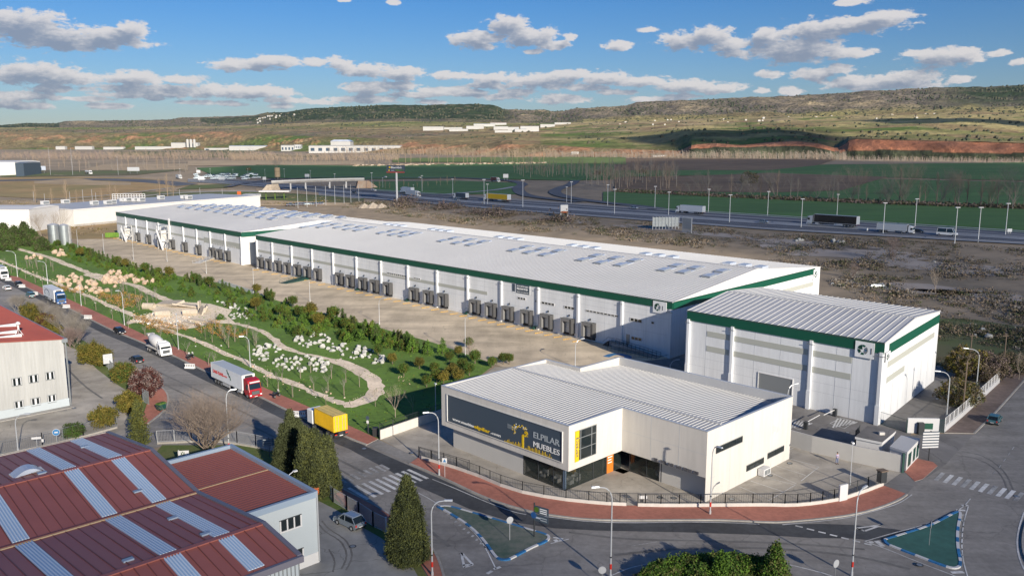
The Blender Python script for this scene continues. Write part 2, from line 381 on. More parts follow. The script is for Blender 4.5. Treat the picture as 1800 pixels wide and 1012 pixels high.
def ob(name,mb,parent=None,smooth=False,bev=0,loc=None,rz=0,label=None):
    me=mb.mesh(name,smooth) if isinstance(mb,MB) else mb
    o=link(bpy.data.objects.new(name,me))
    if parent: o.parent=parent
    if loc is not None:
        if len(loc)==2: loc=(loc[0],loc[1],terr(*loc))
        o.location=loc
    o.rotation_euler=(0,0,rz)
    if bev:
        b=o.modifiers.new('bevel','BEVEL'); b.width=bev; b.segments=2; b.limit_method='ANGLE'
    if label: o['label']=label
    return o
def copy_tree(o,loc=None,rz=None,label=None,group=None,parent=None,sc=None):
    c=link(o.copy())
    if parent: c.parent=parent
    if loc is not None:
        if len(loc)==2: loc=(loc[0],loc[1],terr(*loc))
        c.location=loc
    if rz is not None: c.rotation_euler=(0,0,rz)
    if label: c['label']=label
    if group: c['group']=group
    if sc: c.scale=sc if isinstance(sc,tuple) else (sc,sc,sc)
    for ch in list(o.children): copy_tree(ch,parent=c)
    return c
class Proto:     # first use moves the prototype itself, later uses copy it
    def __init__(s,o): s.o=o; s.used=False
    def put(s,loc,rz=0,label=None,group=None,sc=None):
        if len(loc)==2: loc=(loc[0],loc[1],terr(*loc))
        if not s.used:
            s.used=True; o=s.o; o.location=loc; o.rotation_euler=(0,0,rz)
            if label:o['label']=label
            if group:o['group']=group
            if sc: o.scale=sc if isinstance(sc,tuple) else (sc,sc,sc)
            return o
        return copy_tree(s.o,loc,rz,label,group,sc=sc or (1,1,1))
def text_mb(txt,size,m,ext=.02,fat=0.,sx=1.,tilt=0):
    c=bpy.data.curves.new('t','FONT'); c.body=txt; c.size=size; c.extrude=ext; c.offset=fat; c.resolution_u=3
    o=bpy.data.objects.new('t',c); link(o); dg=bpy.context.evaluated_depsgraph_get(); me=bpy.data.meshes.new_from_object(o.evaluated_get(dg))
    mb=MB(); mb.v=[(v.co.x*sx,v.co.y,v.co.z) for v in me.vertices]; k=mb.mi(m)
    for p in me.polygons: mb.f.append(tuple(p.vertices)); mb.m.append(k)
    bpy.data.objects.remove(o); bpy.data.curves.remove(c); bpy.data.meshes.remove(me); return mb
def width(mb): 
    xs=[v[0] for v in mb.v]; return max(xs)-min(xs)
# text standing on a wall: wall runs along +x at y=y0 and faces -y
def wall_text(dst,txt,x,z,w,h,m,y0=0,ext=.03,fat=0.,skew=None,face=1):
    t=text_mb(txt,h/.72,m,ext,fat); k=w/max(width(t),.01) if w else 1
    x0=min(v[0] for v in t.v)
    if face==1: T=Matrix(((1,0,0,x),(0,0,-1,y0),(0,1,0,z),(0,0,0,1)))
    else: T=Matrix(((0,0,1,y0),(1,0,0,x),(0,1,0,z),(0,0,0,1)))      # wall along +y facing +x
    t.v=[((v[0]-x0)*k,v[1],v[2]) for v in t.v]
    dst.add(t,T)
# ---------------------------------------------------------------- the common building frame: u runs right-and-near (136 deg), v runs right-and-far (46 deg)
RZ=R(-46); UX,UY=math.cos(RZ),math.sin(RZ); VX,VY=-UY,UX
class Frame:
    def __init__(s,o,rz=RZ): s.o=o; s.rz=rz; s.c=math.cos(rz); s.s=math.sin(rz)
    def w(s,u,v): return (s.o[0]+s.c*u-s.s*v, s.o[1]+s.s*u+s.c*v)
    def l(s,p): dx,dy=p[0]-s.o[0],p[1]-s.o[1]; return (s.c*dx+s.s*dy,-s.s*dx+s.c*dy)
    def wall(s,px,py,v=0.):       # hit the wall plane v=const: returns (u,z)
        d=ray(px,py); n=(-s.s,s.c); t=(v+s.o[0]*n[0]+s.o[1]*n[1])/(d[0]*n[0]+d[1]*n[1])
        return (s.l((d[0]*t,d[1]*t))[0], H+d[2]*t)
    def wallv(s,px,py,u=0.):      # plane u=const: returns (v,z)
        d=ray(px,py); n=(s.c,s.s); t=(u+s.o[0]*n[0]+s.o[1]*n[1])/(d[0]*n[0]+d[1]*n[1])
        return (s.l((d[0]*t,d[1]*t))[1], H+d[2]*t)
def PX(pts,z=0.): return [at(p[0],p[1],z) for p in pts]
from mathutils import noise as NZ
def interp(tab,x):
    if x<=tab[0][0]: return tab[0][1]
    for (a,b),(c,d) in zip(tab,tab[1:]):
        if x<=c: 
            t=(x-a)/(c-a); return b+(d-b)*t
    return tab[-1][1]
def sm(tab,x,w=14):
    return (interp(tab,x-w)+2*interp(tab,x)+interp(tab,x+w))/4
# ---------------------------------------------------------------- terrain sheet
def st(s,t): return (s*SX+t*SY, s*SY-t*SX)
def build_terrain():
    mb=MB(); ss=[-400,-100,100,310,350,400,450,535,620,800,1000,1250,1500,3000,6000,12000]; ts=list(range(-9000,7001,500))
    k=mb.mi('waste')
    for s in ss:
        for t in ts:
            x,y=st(s,t); mb.v.append((x,y,terr(x,y)))
    n=len(ts)
    for i in range(len(ss)-1):
        for j in range(n-1):
            a=i*n+j; mb.f.append((a,a+1,a+n+1,a+n)); mb.m.append(k)
    o=ob('terrain',mb); tag(o,kind='structure')
    if o.data.polygons[0].normal.z<0: o.data.flip_normals()
build_terrain()
# ---------------------------------------------------------------- helpers for ground cover
def flat(name,pts,z,m,world=False):
    mb=MB(); mb.sheet(pts if world else PX(pts),z,m); return tag(ob(name,mb),kind='structure')
def raised(name,pts,z,m,side='kerb',world=False):
    mb=MB(); mb.prism(pts if world else PX(pts),-.05,z,side,m); return tag(ob(name,mb),kind='structure')
def resample(pts,step):
    out=[pts[0]]
    for a,b in zip(pts,pts[1:]):
        d=math.dist(a,b); n=max(1,int(d/step))
        for i in range(1,n+1): out.append((a[0]+(b[0]-a[0])*i/n,a[1]+(b[1]-a[1])*i/n))
    return out
def smooth_line(pts,it=2):
    for _ in range(it):
        q=[pts[0]]
        for a,b in zip(pts,pts[1:]):
            q+=[(a[0]*.75+b[0]*.25,a[1]*.75+b[1]*.25),(a[0]*.25+b[0]*.75,a[1]*.25+b[1]*.75)]
        q.append(pts[-1]); pts=q
    return pts
def offset_line(pts,d):
    out=[]
    for i,p in enumerate(pts):
        a=pts[max(i-1,0)]; b=pts[min(i+1,len(pts)-1)]; l=math.dist(a,b) or 1
        out.append((p[0]-(b[1]-a[1])/l*d,p[1]+(b[0]-a[0])/l*d))
    return out
def ribbon_mb(mb,pts,w,m,off=.03,jit=0,seed=1,step=4):
    rr=random.Random(seed)
    pts=resample(pts,step); L=offset_line(pts,w/2); Rr=offset_line(pts,-w/2)
    if jit:
        L=[(p[0]+rr.uniform(-jit,jit),p[1]+rr.uniform(-jit,jit)) for p in L]; Rr=[(p[0]+rr.uniform(-jit,jit),p[1]+rr.uniform(-jit,jit)) for p in Rr]
    k=mb.mi(m); i=len(mb.v)
    for a,b in zip(L,Rr):
        mb.v+=[(a[0],a[1],terr(*a)+off),(b[0],b[1],terr(*b)+off)]
    for j in range(len(L)-1):
        mb.f.append((i+2*j,i+2*j+1,i+2*j+3,i+2*j+2)); mb.m.append(k)
    return mb
def ribbon(name,pts,w,m,off=.03,jit=0,px=True,seed=1,sml=2,step=4):
    P=[gnd(*p) for p in pts] if px else pts
    P=smooth_line(P,sml); mb=MB(); ribbon_mb(mb,P,w,m,off,jit,seed,step); return tag(ob(name,mb),kind='structure')
def strip(name,A,B,m,off=.2,cols=40,rows=8,kind='structure'):
    # A = lower (near) picture line, B = upper (far) one, as [(px,py)...]; draped on the terrain
    mb=MB(); k=mb.mi(m); x0=A[0][0];x1=A[-1][0];u0=B[0][0];u1=B[-1][0]
    for i in range(cols+1):
        xa=x0+(x1-x0)*i/cols; xb=u0+(u1-u0)*i/cols; a=gnd(xa,interp(A,xa)); b=gnd(xb,interp(B,xb))
        for j in range(rows+1):
            t=j/rows; p=(a[0]+(b[0]-a[0])*t,a[1]+(b[1]-a[1])*t); mb.v.append((p[0],p[1],terr(*p)+off))
    for i in range(cols):
        for j in range(rows):
            q=i*(rows+1)+j; mb.f.append((q,q+rows+1,q+rows+2,q+1)); mb.m.append(k)
    return tag(ob(name,mb),kind=kind)
# ---------------------------------------------------------------- near ground
GARD_LOW=[(-80,447),(19,485),(32,487),(65,502),(120,526),(175,551),(250,587),(312,612),(362,636),(465,682),(546,717),(617,750),(665,772)]
KERB_N=[(-80,452),(20,494),(60,511),(117,540),(160,562),(200,582),(250,602),(305,625),(355,650),(465,701),(502,720),(615,771),(645,782)]
YARD_EDGE=[(140,432),(200,457),(250,472),(325,487),(385,497),(462,520),(512,536),(575,552),(637,568),(700,585),(762,602),(820,622),(870,640)]
WALL_E=[(735,805),(825,831),(900,863),(975,878),(1055,886.5),(1102,889),(1175,891),(1250,890),(1347,889.5),(1390,891),(1435,887),(1475,880),(1525,864),(1552,853.5)]
KERB_E=[(720,815),(772,837),(800,850),(850,874),(900,891),(950,903),(1025,913),(1100,915),(1200,914),(1275,914),(1347,918),(1375,918),(1450,911.5),(1500,905),(1550,891.5),(1582,878),(1594,869)]
flat('street',[(-150,430)]+KERB_N+KERB_E+[(1607,852),(1637,832),(1660,815),(1712,762),(1750,725),(1790,680),(1830,640),(2000,560),(2700,700),(2700,1500),(500,1500),(560,845),(470,790),(420,785),(280,785),(120,830),(-100,860),(-260,700),(-260,560)],.01,'asphalt')
flat('grass',GARD_LOW+[(778,733),(805,690),(870,640)]+YARD_EDGE[::-1][1:]+[(100,415),(0,400),(-120,400)],.012,'grass_lush')
raised('sidewalk',GARD_LOW+[(645,782)]+KERB_N[::-1][1:],.12,'red_paving')
raised('sidewalk',WALL_E+[(1594,869)]+KERB_E[::-1][1:],.12,'red_paving')
flat('driveway',[(645,782),(665,772),(735,805),(720,815)],.05,'grey_paving')
def kerb(name,pts,w=.28,z=.15,m='kerb',world=False):
    P=resample(smooth_line(pts if world else PX(pts),2),1.5); A=offset_line(P,w/2); B=offset_line(P,-w/2)
    mb=MB()
    for i in range(len(P)-1):
        q=[A[i],B[i],B[i+1],A[i+1]]
        a=sum(q[k][0]*q[(k+1)%4][1]-q[(k+1)%4][0]*q[k][1] for k in range(4))
        if a<0: q=q[::-1]
        mb.hexa([(x,y,-.02) for x,y in q],[(x,y,z) for x,y in q],m if isinstance(m,str) else m[(i)%len(m)])
    return tag(ob(name,mb),kind='structure')
kerb('kerb',KERB_N); kerb('kerb',KERB_E)
# parking lane and relaid asphalt
lane=offset_line(PX(KERB_N),-1.55)
ribbon('parking_lane',[(p[0],p[1]) for p in lane],2.6,'asphalt_dark',.018,px=False,sml=1)
UP=[(590,775),(625,795),(682,825),(715,846),(770,870),(825,894),(900,917),(975,928),(1050,932),(1200,935),(1347,940),(1425,945),(1500,946),(1540,950)]
LO=[(1600,933),(1560,928),(1500,922),(1440,920),(1380,921),(1275,917),(1100,918),(1025,916),(950,906),(900,894),(850,877),(800,853),(772,840),(720,818),(645,785),(622,776)]
flat('relaid_asphalt',UP+LO,.019,'asphalt_dark')
# lots
fAo=at(453,471)
flat('yard',YARD_EDGE+[(900,650),(1080,640),(1183,629),(453,471),(212,417),(135,421)],.014,'yard')
w2g=[at(1080,640),at(1183,629)]
mA=Frame(at(1183,532,12.4)); w2g+=[mA.w(0,80)]
w2g+=[at(1647,640),at(1691,669),at(1755,672),at(1660,760),at(1602,760),at(1586,829),at(1382,780),at(1200,740)]
flat('loading_yard',w2g,.016,'lot_dark',world=True)
flat('forecourt',[(668,771),(778,733),(805,690),(870,645),(1083,640),(1290,700),(1383,778),(1502,809),(1586,829),(1600,850),(1592,868)]+WALL_E[::-1]+[(700,788)],.02,'lot')
flat('entrance_apron',[(1586,829),(1600,765),(1660,762),(1712,763),(1662,816),(1640,832),(1608,852),(1594,869),(1552,853.5)],.024,'lot_dark')
raised('sidewalk',[(1590,829),(1612,806),(1640,812),(1648,819),(1622,842),(1608,846)],.06,'red_paving')
raised('sidewalk',[(1660,761),(1680,742),(1720,705),(1755,673),(1800,640),(1805,655),(1790,680),(1750,725),(1712,762)],.12,'brown_paving')
kerb('kerb',[(1712,762),(1750,725),(1790,680),(1830,635)])
flat('works_yard',[(118,722),(108,600),(60,575),(-150,530),(-150,505),(60,560),(150,606),(192,650),(236,672),(262,700),(262,735),(215,765),(120,790),(0,808),(-300,900),(-400,760)],.022,'lot')
flat('verge',[(60,560),(150,600),(200,648),(250,676),(262,700),(262,728),(250,728),(236,695),(205,675),(172,650),(135,615),(40,575)],.03,'grass')
raised('sidewalk',[(250,735),(262,700),(258,672),(275,672),(290,685),(297,700),(292,720),(260,745),(235,760)],.12,'red_paving')
kerb('kerb',[(270,671),(290,685),(297,700),(292,720),(260,745)])
flat('car_park',[(567,859),(679,934),(740,985),(760,1060),(780,1150),(380,1150),(300,830),(420,785),(480,790)],.02,'lot_grey')
flat('verge',[(285,782),(417,782),(480,792),(567,859),(679,934),(735,985),(755,1020),(745,1030),(722,990),(670,945),(640,928),(590,895),(540,870),(460,820),(440,800),(300,825),(270,800)],.03,'grass')
FEN=[(567,859),(610,895),(656,924),(679,934),(735,985),(752,1012),(770,1060)]
KF=[(572,844),(645,881),(677,899),(745,944),(768,975),(780,1010),(790,1060)]
raised('sidewalk',FEN+KF[::-1],.12,'red_paving'); kerb('kerb',KF)
# ---------------------------------------------------------------- painted markings
mk=MB()
def quadpx(c,m='paint_white',z=.034): mk.face([(*at(*p),z) for p in c][::-1],m)
def stripe(a,b,w,m='paint_white',z=.034,step=3):
    ribbon_mb(mk,[at(*a),at(*b)],w,m,z,step=step)
for a,b in [((650,392),(790,473)),((700,376),(840,456)),((750,361),(890,438)),((797,346),(940,420)),((845,331),(985,403)),((893,317),(1030,385)),((938,303),(1075,371)),((985,290),(1120,356)),((1028,277),(1165,343)),((1068,264),(1208,328))]:
    stripe((450+a[0]/4,759+a[1]/4),(450+b[0]/4,759+b[1]/4),.52)
for a,b in [((590,330),(635,358)),((620,312),(682,348)),((665,297),(730,332)),((710,280),(775,316)),((800,252),(865,288)),((845,240),(912,276)),((760,268),(820,300)),((875,230),(935,262))]:
    stripe((450+a[0]/4,759+a[1]/4),(450+b[0]/4,759+b[1]/4),.5,'paint_worn')
for i in range(10):
    x=1215+62*i; y0=287+15.5*i; x2=1180+62*i; y2=340+16*i
    stripe((1350+(x+18)/4,759+y0/4),(1350+x2/4,759+y2/4),.55,'paint_white' if i%3 else 'paint_worn')
def line(pts,w,m='paint_white',z=.036):
    ribbon_mb(mk,smooth_line([at(*p) for p in pts],2),w,m,z,step=2)
line([(760,842),(800,858),(850,880),(900,899),(925,904)],.14)
line([(955,907),(1025,916),(1100,919),(1200,917),(1275,918),(1335,921)],.14)
line([(1375,922),(1450,915),(1500,908),(1550,894),(1582,884),(1603,869)],.16)
for i in range(7):
    x=1398+20.2*i; y=923.5+5.2*i
    line([(x,y),(x+13,y+3)],.32)
line([(735,866),(762,880),(825,925),(850,955),(872,1000)],.14)
line([(1520,951),(1575,935),(1627,922),(1690,895),(1706,876)],.14)
line([(1520,951),(1560,965),(1620,990),(1680,1012),(1720,1030)],.14)
line([(1702,890),(1693,920),(1690,960),(1694,990),(1702,1016)],.14)
line([(1800,900),(1790,930),(1787,960),(1796,995),(1815,1020)],.18)
line([(1075,1011),(1100,1000),(1125,993),(1175,985),(1237,982),(1300,981),(1345,985),(1383,991),(1425,1001),(1462,1011),(1500,1030)],.16)
for a,b in [((1755,955),(1770,949)),((1735,830),(1741,822)),((1773,795),(1778,786)),((1764,805),(1768,798))]: pass
for a in [(1779,790),(1772,800),(1764,811),(1756,822),(1746,833)]:
    line([a,(a[0]+3.5,a[1]-5)],.12,'paint_worn')
# give-way triangles
def tri(a,b,c,w):
    for p,q in ((a,b),(b,c),(c,a)): line([p,q],w)
tri((811,971),(816,997),(831,992),.3); line([(812,993),(829,992)],.3)
tri((1505,928),(1520,933),(1551,922),.3); line([(1507,929),(1516,931)],.35)
for p,q in [((1690,888),(1702,888)),((1681,896),(1697,897))]: line([p,q],.45)
for i in range(9): line([(1690-.3*i,905+10*i),(1696-.6*i,905+10*i)],.35,'paint_worn')
line([(1540,950),(1552,960)],.6); line([(1530,951),(1533,954)],.5); line([(1672,1006),(1694,1005)],.5)
for i in range(8): line([(1672-15*i,902+6.2*i),(1666-15*i,907+6.2*i)],.35,'paint_worn')
for i in range(12): line([(788+7.6*i-(i*.25),903+i*6.2-(0)),(785+7.4*i,905+i*6.4)],.3,'paint_worn')
line([(972,944),(990,947)],.3); line([(968,955),(1000,947)],.14); line([(975,948),(980,952)],.5); line([(984,948),(987,950)],.4)
line([(868,1000),(880,996)],.4); line([(856,1008),(865,1003)],.4)
line([(1110,959),(1155,952)],.08,'paint_worn')
for i,(a,b) in enumerate([((1382,793),(1395,787)),((1380,804),(1440,820)),((1440,820),(1408,845)),((1362,818),(1416,835)),((1350,828),(1400,850)),((1334,836),(1398,852)),((1398,852),(1350,880)),((1320,845),(1380,865)),((1300,855),(1340,872))]):
    line([a,b],.1,'paint_white',.03)
line([(1382,780),(1403,787)],.15,'paint_white',.03)
# hatched boxes at the barrier
for cx,cy in ((1402,745),(1481,743)):
    for k in range(7):
        x=cx-17+5.6*k; line([(x,cy+5.5-1.1*k+3),(x+9,cy-7+1.1*k-1)],.28,'paint_white',.03)
    line([(cx-22,cy+1),(cx-2,cy-9)],.12); line([(cx-2,cy-9),(cx+22,cy-2)],.12); line([(cx+22,cy-2),(cx+3,cy+10)],.12); line([(cx+3,cy+10),(cx-22,cy+1)],.12)
line([(1065,627),(1080,621),(1108,626),(1098,632),(1080,634)],1.6,'paint_blue',.03)
tag(ob('road_markings',mk),kind='structure')
tm_=MB()
for pts,w in (([(600,1000),(612,975),(600,950),(572,935),(560,920)],.22),([(608,1002),(622,975),(608,947),(578,930),(566,915)],.22),([(585,1005),(590,985),(578,965)],.2),([(1600,1000),(1500,975),(1350,962),(1200,962),(1080,975)],.5),([(1000,935),(1100,948),(1250,950),(1400,955),(1520,965)],.45),([(1680,800),(1720,805),(1760,830),(1775,870)],.2),([(1690,793),(1730,800),(1768,828),(1783,865)],.2),([(640,830),(560,790),(420,720),(250,640)],.5),([(625,840),(545,798),(400,728),(230,648)],.4),([(700,900),(740,920),(790,960)],.5),([(180,700),(150,680),(120,650)],.4),([(130,760),(160,735),(200,725)],.3)):
    ribbon_mb(tm_,smooth_line([at(*q) for q in pts],3),w,'tyre_mark',.0265,jit=.03,step=1)
tag(ob('tyre_marks',tm_),kind='structure')
# ---------------------------------------------------------------- kerbed islands
def island(name,pts,m,seg=1.6):
    P=smooth_line(PX(pts+[pts[0]]),2); raised(name,P[:-1],.13,m,world=True)
    P=resample(P,.6); mb=MB(); A=offset_line(P,.16); B=offset_line(P,-.16); acc=0
    for i in range(len(P)-1):
        acc+=math.dist(P[i],P[i+1]); m2='white' if int(acc/seg)%2 else 'paint_blue'
        q=[A[i],B[i],B[i+1],A[i+1]]
        a=sum(q[k][0]*q[(k+1)%4][1]-q[(k+1)%4][0]*q[k][1] for k in range(4))
        if a<0:q=q[::-1]
        mb.hexa([(x,y,0) for x,y in q],[(x,y,.17) for x,y in q],m2)
    return tag(ob('painted_kerb',mb),kind='structure')
island('traffic_island',[(770,891),(787,900),(825,924),(850,949),(866,972),(875,983),(890,985),(900,981),(937,961),(958,953),(966,946),(962,940),(930,931),(870,913),(825,900),(787,889)],'island_moss')
island('traffic_island',[(1555,949),(1558,956),(1575,963),(1630,984),(1662,996),(1680,1000),(1690,993),(1683,962),(1683,930),(1689,903),(1685,899),(1672,905),(1637,924),(1575,943)],'island_green')
raised('traffic_island',[(1812,905),(1800,930),(1797,960),(1806,990),(1830,1020),(1900,1000),(1900,900)],.13,'red_paving'); kerb('kerb',[(1812,905),(1800,930),(1797,960),(1806,990),(1830,1020)])
CI=at(1285,1085); rad=math.dist(CI,at(1285,986))
circ=[(CI[0]+rad*math.cos(t*math.pi/24),CI[1]+rad*math.sin(t*math.pi/24)) for t in range(48)]
raised('roundabout_island',circ,.14,'red_paving',world=True)
circ2=[(CI[0]+(rad-1.6)*math.cos(t*math.pi/24),CI[1]+(rad-1.6)*math.sin(t*math.pi/24)) for t in range(48)]
raised('planting_bed',circ2,.3,'grass',world=True)
# ---------------------------------------------------------------- garden paths and sand
PATH_A=[(-60,418),(0,430),(40,440),(90,453),(114,464),(139,473),(158,481),(175,487),(218,497),(243,503),(261,514),(286,524),(308,532)]
ribbon('gravel_path',PATH_A,2.6,'earth_path',.03,jit=.35,seed=3)
ribbon('gravel_path',[(158,481),(175,488),(195,494)],5,'earth_path',.034,jit=.4,seed=4)
ribbon('gravel_path',[(410,568),(437,574),(459,581),(475,590),(495,610),(525,620),(587,632),(625,647),(650,662),(663,680),(655,696),(630,708),(605,710),(590,705),(570,697),(545,687),(512,672),(482,662),(450,647),(431,634),(388,618),(352,601),(315,587),(272,572),(250,562),(222,548),(188,535),(169,525),(149,517),(108,502),(83,492),(59,483),(36,473),(12,463),(-60,438)],1.7,'earth_path',.032,jit=.4,seed=5)
ribbon('gravel_path',[(587,632),(625,647),(650,662),(664,682),(655,697),(630,709),(605,712)],3.2,'earth_path',.036,jit=.4,seed=6)
flat('sand_area',[(292,528),(330,531),(370,534),(408,545),(400,555),(415,569),(373,568),(344,576),(316,579),(265,571),(248,564),(226,570),(222,566),(250,556),(272,548),(253,540),(268,537)],.04,'sand')
ribbon('gravel_path',[(222,569),(240,566),(262,566)],1.2,'earth_path',.045,px=True)
# ---------------------------------------------------------------- fields, far ground
strip('field',[(1060,357),(1130,368),(1350,381),(1800,410),(2200,436)],[(1060,338),(1115,336),(1350,349),(1800,366),(2200,380)],'field_green',.35,50,10)
strip('field',[(1080,336),(1350,348),(1540,356),(2200,380)],[(1080,312),(1350,314),(1540,315),(2200,330)],'field_green',.45,40,8)
strip('field',[(1080,334),(1200,338),(1350,340),(1480,336)],[(1080,313),(1200,311),(1350,305),(1560,312)],'field_brown',.7,30,6)
strip('field',[(1090,312),(1350,306),(1560,313),(2200,328)],[(1090,300),(1350,299),(1440,290),(2200,282)],'field_green',.5,40,8)
strip('field',[(1080,300),(1350,300),(1440,291),(1470,280)],[(1080,279),(1200,278),(1350,280),(1470,279)],'field_brown',.55,30,8)
strip('field',[(450,313),(620,316),(800,314),(1000,318),(1090,316)],[(450,290),(650,292),(900,286),(1000,287),(1090,290)],'field_green',.5,40,8)
strip('field',[(690,286),(900,286),(1100,290)],[(690,279),(850,277),(1100,276)],'field_sunny',.8,20,4)
strip('field',[(380,311),(450,312)],[(345,296),(450,291)],'field_green',.5,10,4)
strip('field',[(-60,348),(0,346),(120,352),(200,346),(290,332),(335,326)],[(-60,314),(0,313),(100,311),(240,313),(300,318),(335,325)],'field_rust',.3,40,8)
strip('field',[(60,323),(100,325),(160,326),(230,326)],[(60,319),(140,314),(170,319),(230,321)],'field_tan',.42,20,3)
strip('field',[(310,334),(400,331)],[(335,326),(405,324)],'verge_green',.4,10,3)
strip('field',[(670,342),(800,342),(920,342)],[(640,320),(800,318),(910,322)],'field_green',.36,20,4)
strip('field',[(140,300),(330,300)],[(180,290),(330,288)],'field_tan',.4,10,3)
strip('field',[(200,272),(330,277),(560,276)],[(200,262),(330,262),(560,262)],'verge_green',.5,20,3)
strip('verge',[(250,352),(450,352),(640,358)],[(250,338),(450,336),(640,345)],'verge_green',.3,20,3)
strip('dry_grass',[(0,375),(200,366),(420,362),(520,362),(640,364)],[(0,352),(130,352),(250,347),(450,340),(640,352)],'field_tan',.22,30,6)
strip('dry_grass',[(450,337),(560,344)],[(450,331),(560,338)],'field_tan',.5,10,3)
strip('dry_grass',[(330,292),(640,290)],[(330,283),(640,284)],'field_tan',.5,20,3)
strip('dry_grass',[(0,312),(130,310),(240,308)],[(0,300),(130,300),(330,298)],'verge_green',.4,20,3)
strip('dry_grass',[(-100,420),(205,420),(205,395)][:2],[(-100,398),(205,392)],'field_rust',.02,10,3)
def patch(px,py,a,b_,rot,seed):
    c=gnd(px,py); r=random.Random(seed); pts=[]
    for i in range(40):
        t=i*math.pi/20; k=1+.5*NZ.noise(Vector((math.cos(t)*1.6,math.sin(t)*1.6,seed)))+.25*NZ.noise(Vector((math.cos(t)*5,math.sin(t)*5,seed)))+r.gauss(0,.03); x,y=a*k*math.cos(t),b_*k*math.sin(t); pts.append((c[0]+x*math.cos(rot)-y*math.sin(rot),c[1]+x*math.sin(rot)+y*math.cos(rot)))
    mb=MB(); k=mb.mi('waste_pale'); mb.v=[(c[0],c[1],terr(*c)+.12)]+[(q[0],q[1],terr(*q)+.12) for q in pts]; n=len(pts)
    mb.f=[(0,1+i,1+(i+1)%n) for i in range(n)]; mb.m=[k]*n; tag(ob('bare_ground',mb),kind='structure')
for i,a in enumerate([(1500,445,38,14,-.75),(1660,470,30,10,-.7),(1420,430,26,9,-.8),(1600,505,22,9,-.6),(1250,412,22,6,-.8),(1130,400,20,6,-.8),(1720,520,18,8,-.6),(1560,540,14,6,-.5),(1000,389,16,5,-.8)]): patch(*a,i)
strip('rough_grass',[(1640,640),(1700,655),(1800,650),(1950,640)],[(1640,560),(1700,560),(1800,575),(1950,590)],'verge_green',.02,12,4)
# ---------------------------------------------------------------- the motorway
HN=[(-200,352),(0,340),(130,330),(250,325),(400,330),(470,333),(560,341),(637,349),(775,361),(900,371),(1125,388),(1350,405),(1800,431),(2300,462)]
HF=[(-200,316),(0,315),(130,313),(250,309),(400,315),(470,318),(560,328),(637,333),(775,343),(900,352),(1075,364),(1350,381),(1800,410),(2300,441)]
HN2=[(330,321),(400,324),(470,330),(560,341),(637,349),(775,361),(900,371),(1125,388),(1350,405),(1800,431),(2300,462)]
HF2=[(330,316),(400,317),(470,322),(560,330),(637,334),(775,343),(900,352),(1075,364),(1350,381),(1800,410),(2300,441)]
def hband(f0,f1,m,off,mb=None,x0=330,x1=2300,n=90):
    k=mb.mi(m); i0=len(mb.v)
    for i in range(n+1):
        x=x0+(x1-x0)*i/n; a=gnd(x,interp(HN2,x)); b=gnd(x,interp(HF2,x))
        for j in range(3):
            f=f0+(f1-f0)*j/2; p=(a[0]+(b[0]-a[0])*f,a[1]+(b[1]-a[1])*f); mb.v.append((p[0],p[1],terr(*p)+off))
    for i in range(n):
        for j in range(2):
            q=i0+i*3+j; mb.f.append((q,q+3,q+4,q+1)); mb.m.append(k)
mat('motorway_shoulder',(.33,.345,.36),.85,.3,.15,world=True)
mat('motorway_lane',(.10,.11,.13),.85,.2,.2,world=True)
hw=MB(); hband(0,1,'motorway_shoulder',.45,hw)
for a,b in ((.1,.38),(.55,.74),(.8,.93)): hband(a,b,'motorway_lane',.5,hw)
for f in (.1,.235,.38,.55,.74): hband(f,f+.008,'paint_white',.53,hw)
tag(ob('motorway',hw),kind='structure')
ribbon('slip_road',[(330,326),(280,320),(200,316),(100,316),(-100,320)],22,'motorway_lane',.4,step=20)
ribbon('slip_road',[(1160,369),(1110,362),(1060,357),(1010,350),(985,345),(972,338),(985,331),(1005,325),(1012,318)],10,'motorway_lane',.6,step=8)
ribbon('slip_road',[(1020,356),(960,350),(925,345),(912,338),(910,330),(922,325),(905,319),(865,316),(800,313),(720,313),(640,313)],10,'motorway_lane',.62,step=8)
ribbon('slip_road',[(780,343),(840,338),(880,334),(905,329)],6,'motorway_shoulder',.6,step=8)
ribbon('access_road',[(200,352),(250,345),(330,338),(440,336),(560,342),(640,349)],9,'kerb',.4,step=15)
ribbon('access_road',[(400,330),(440,322),(480,317),(560,313),(640,312)],9,'motorway_lane',.9,step=15)
ribbon('access_road',[(60,352),(130,349),(200,343),(260,336),(300,331)],7,'kerb',.5,step=15)
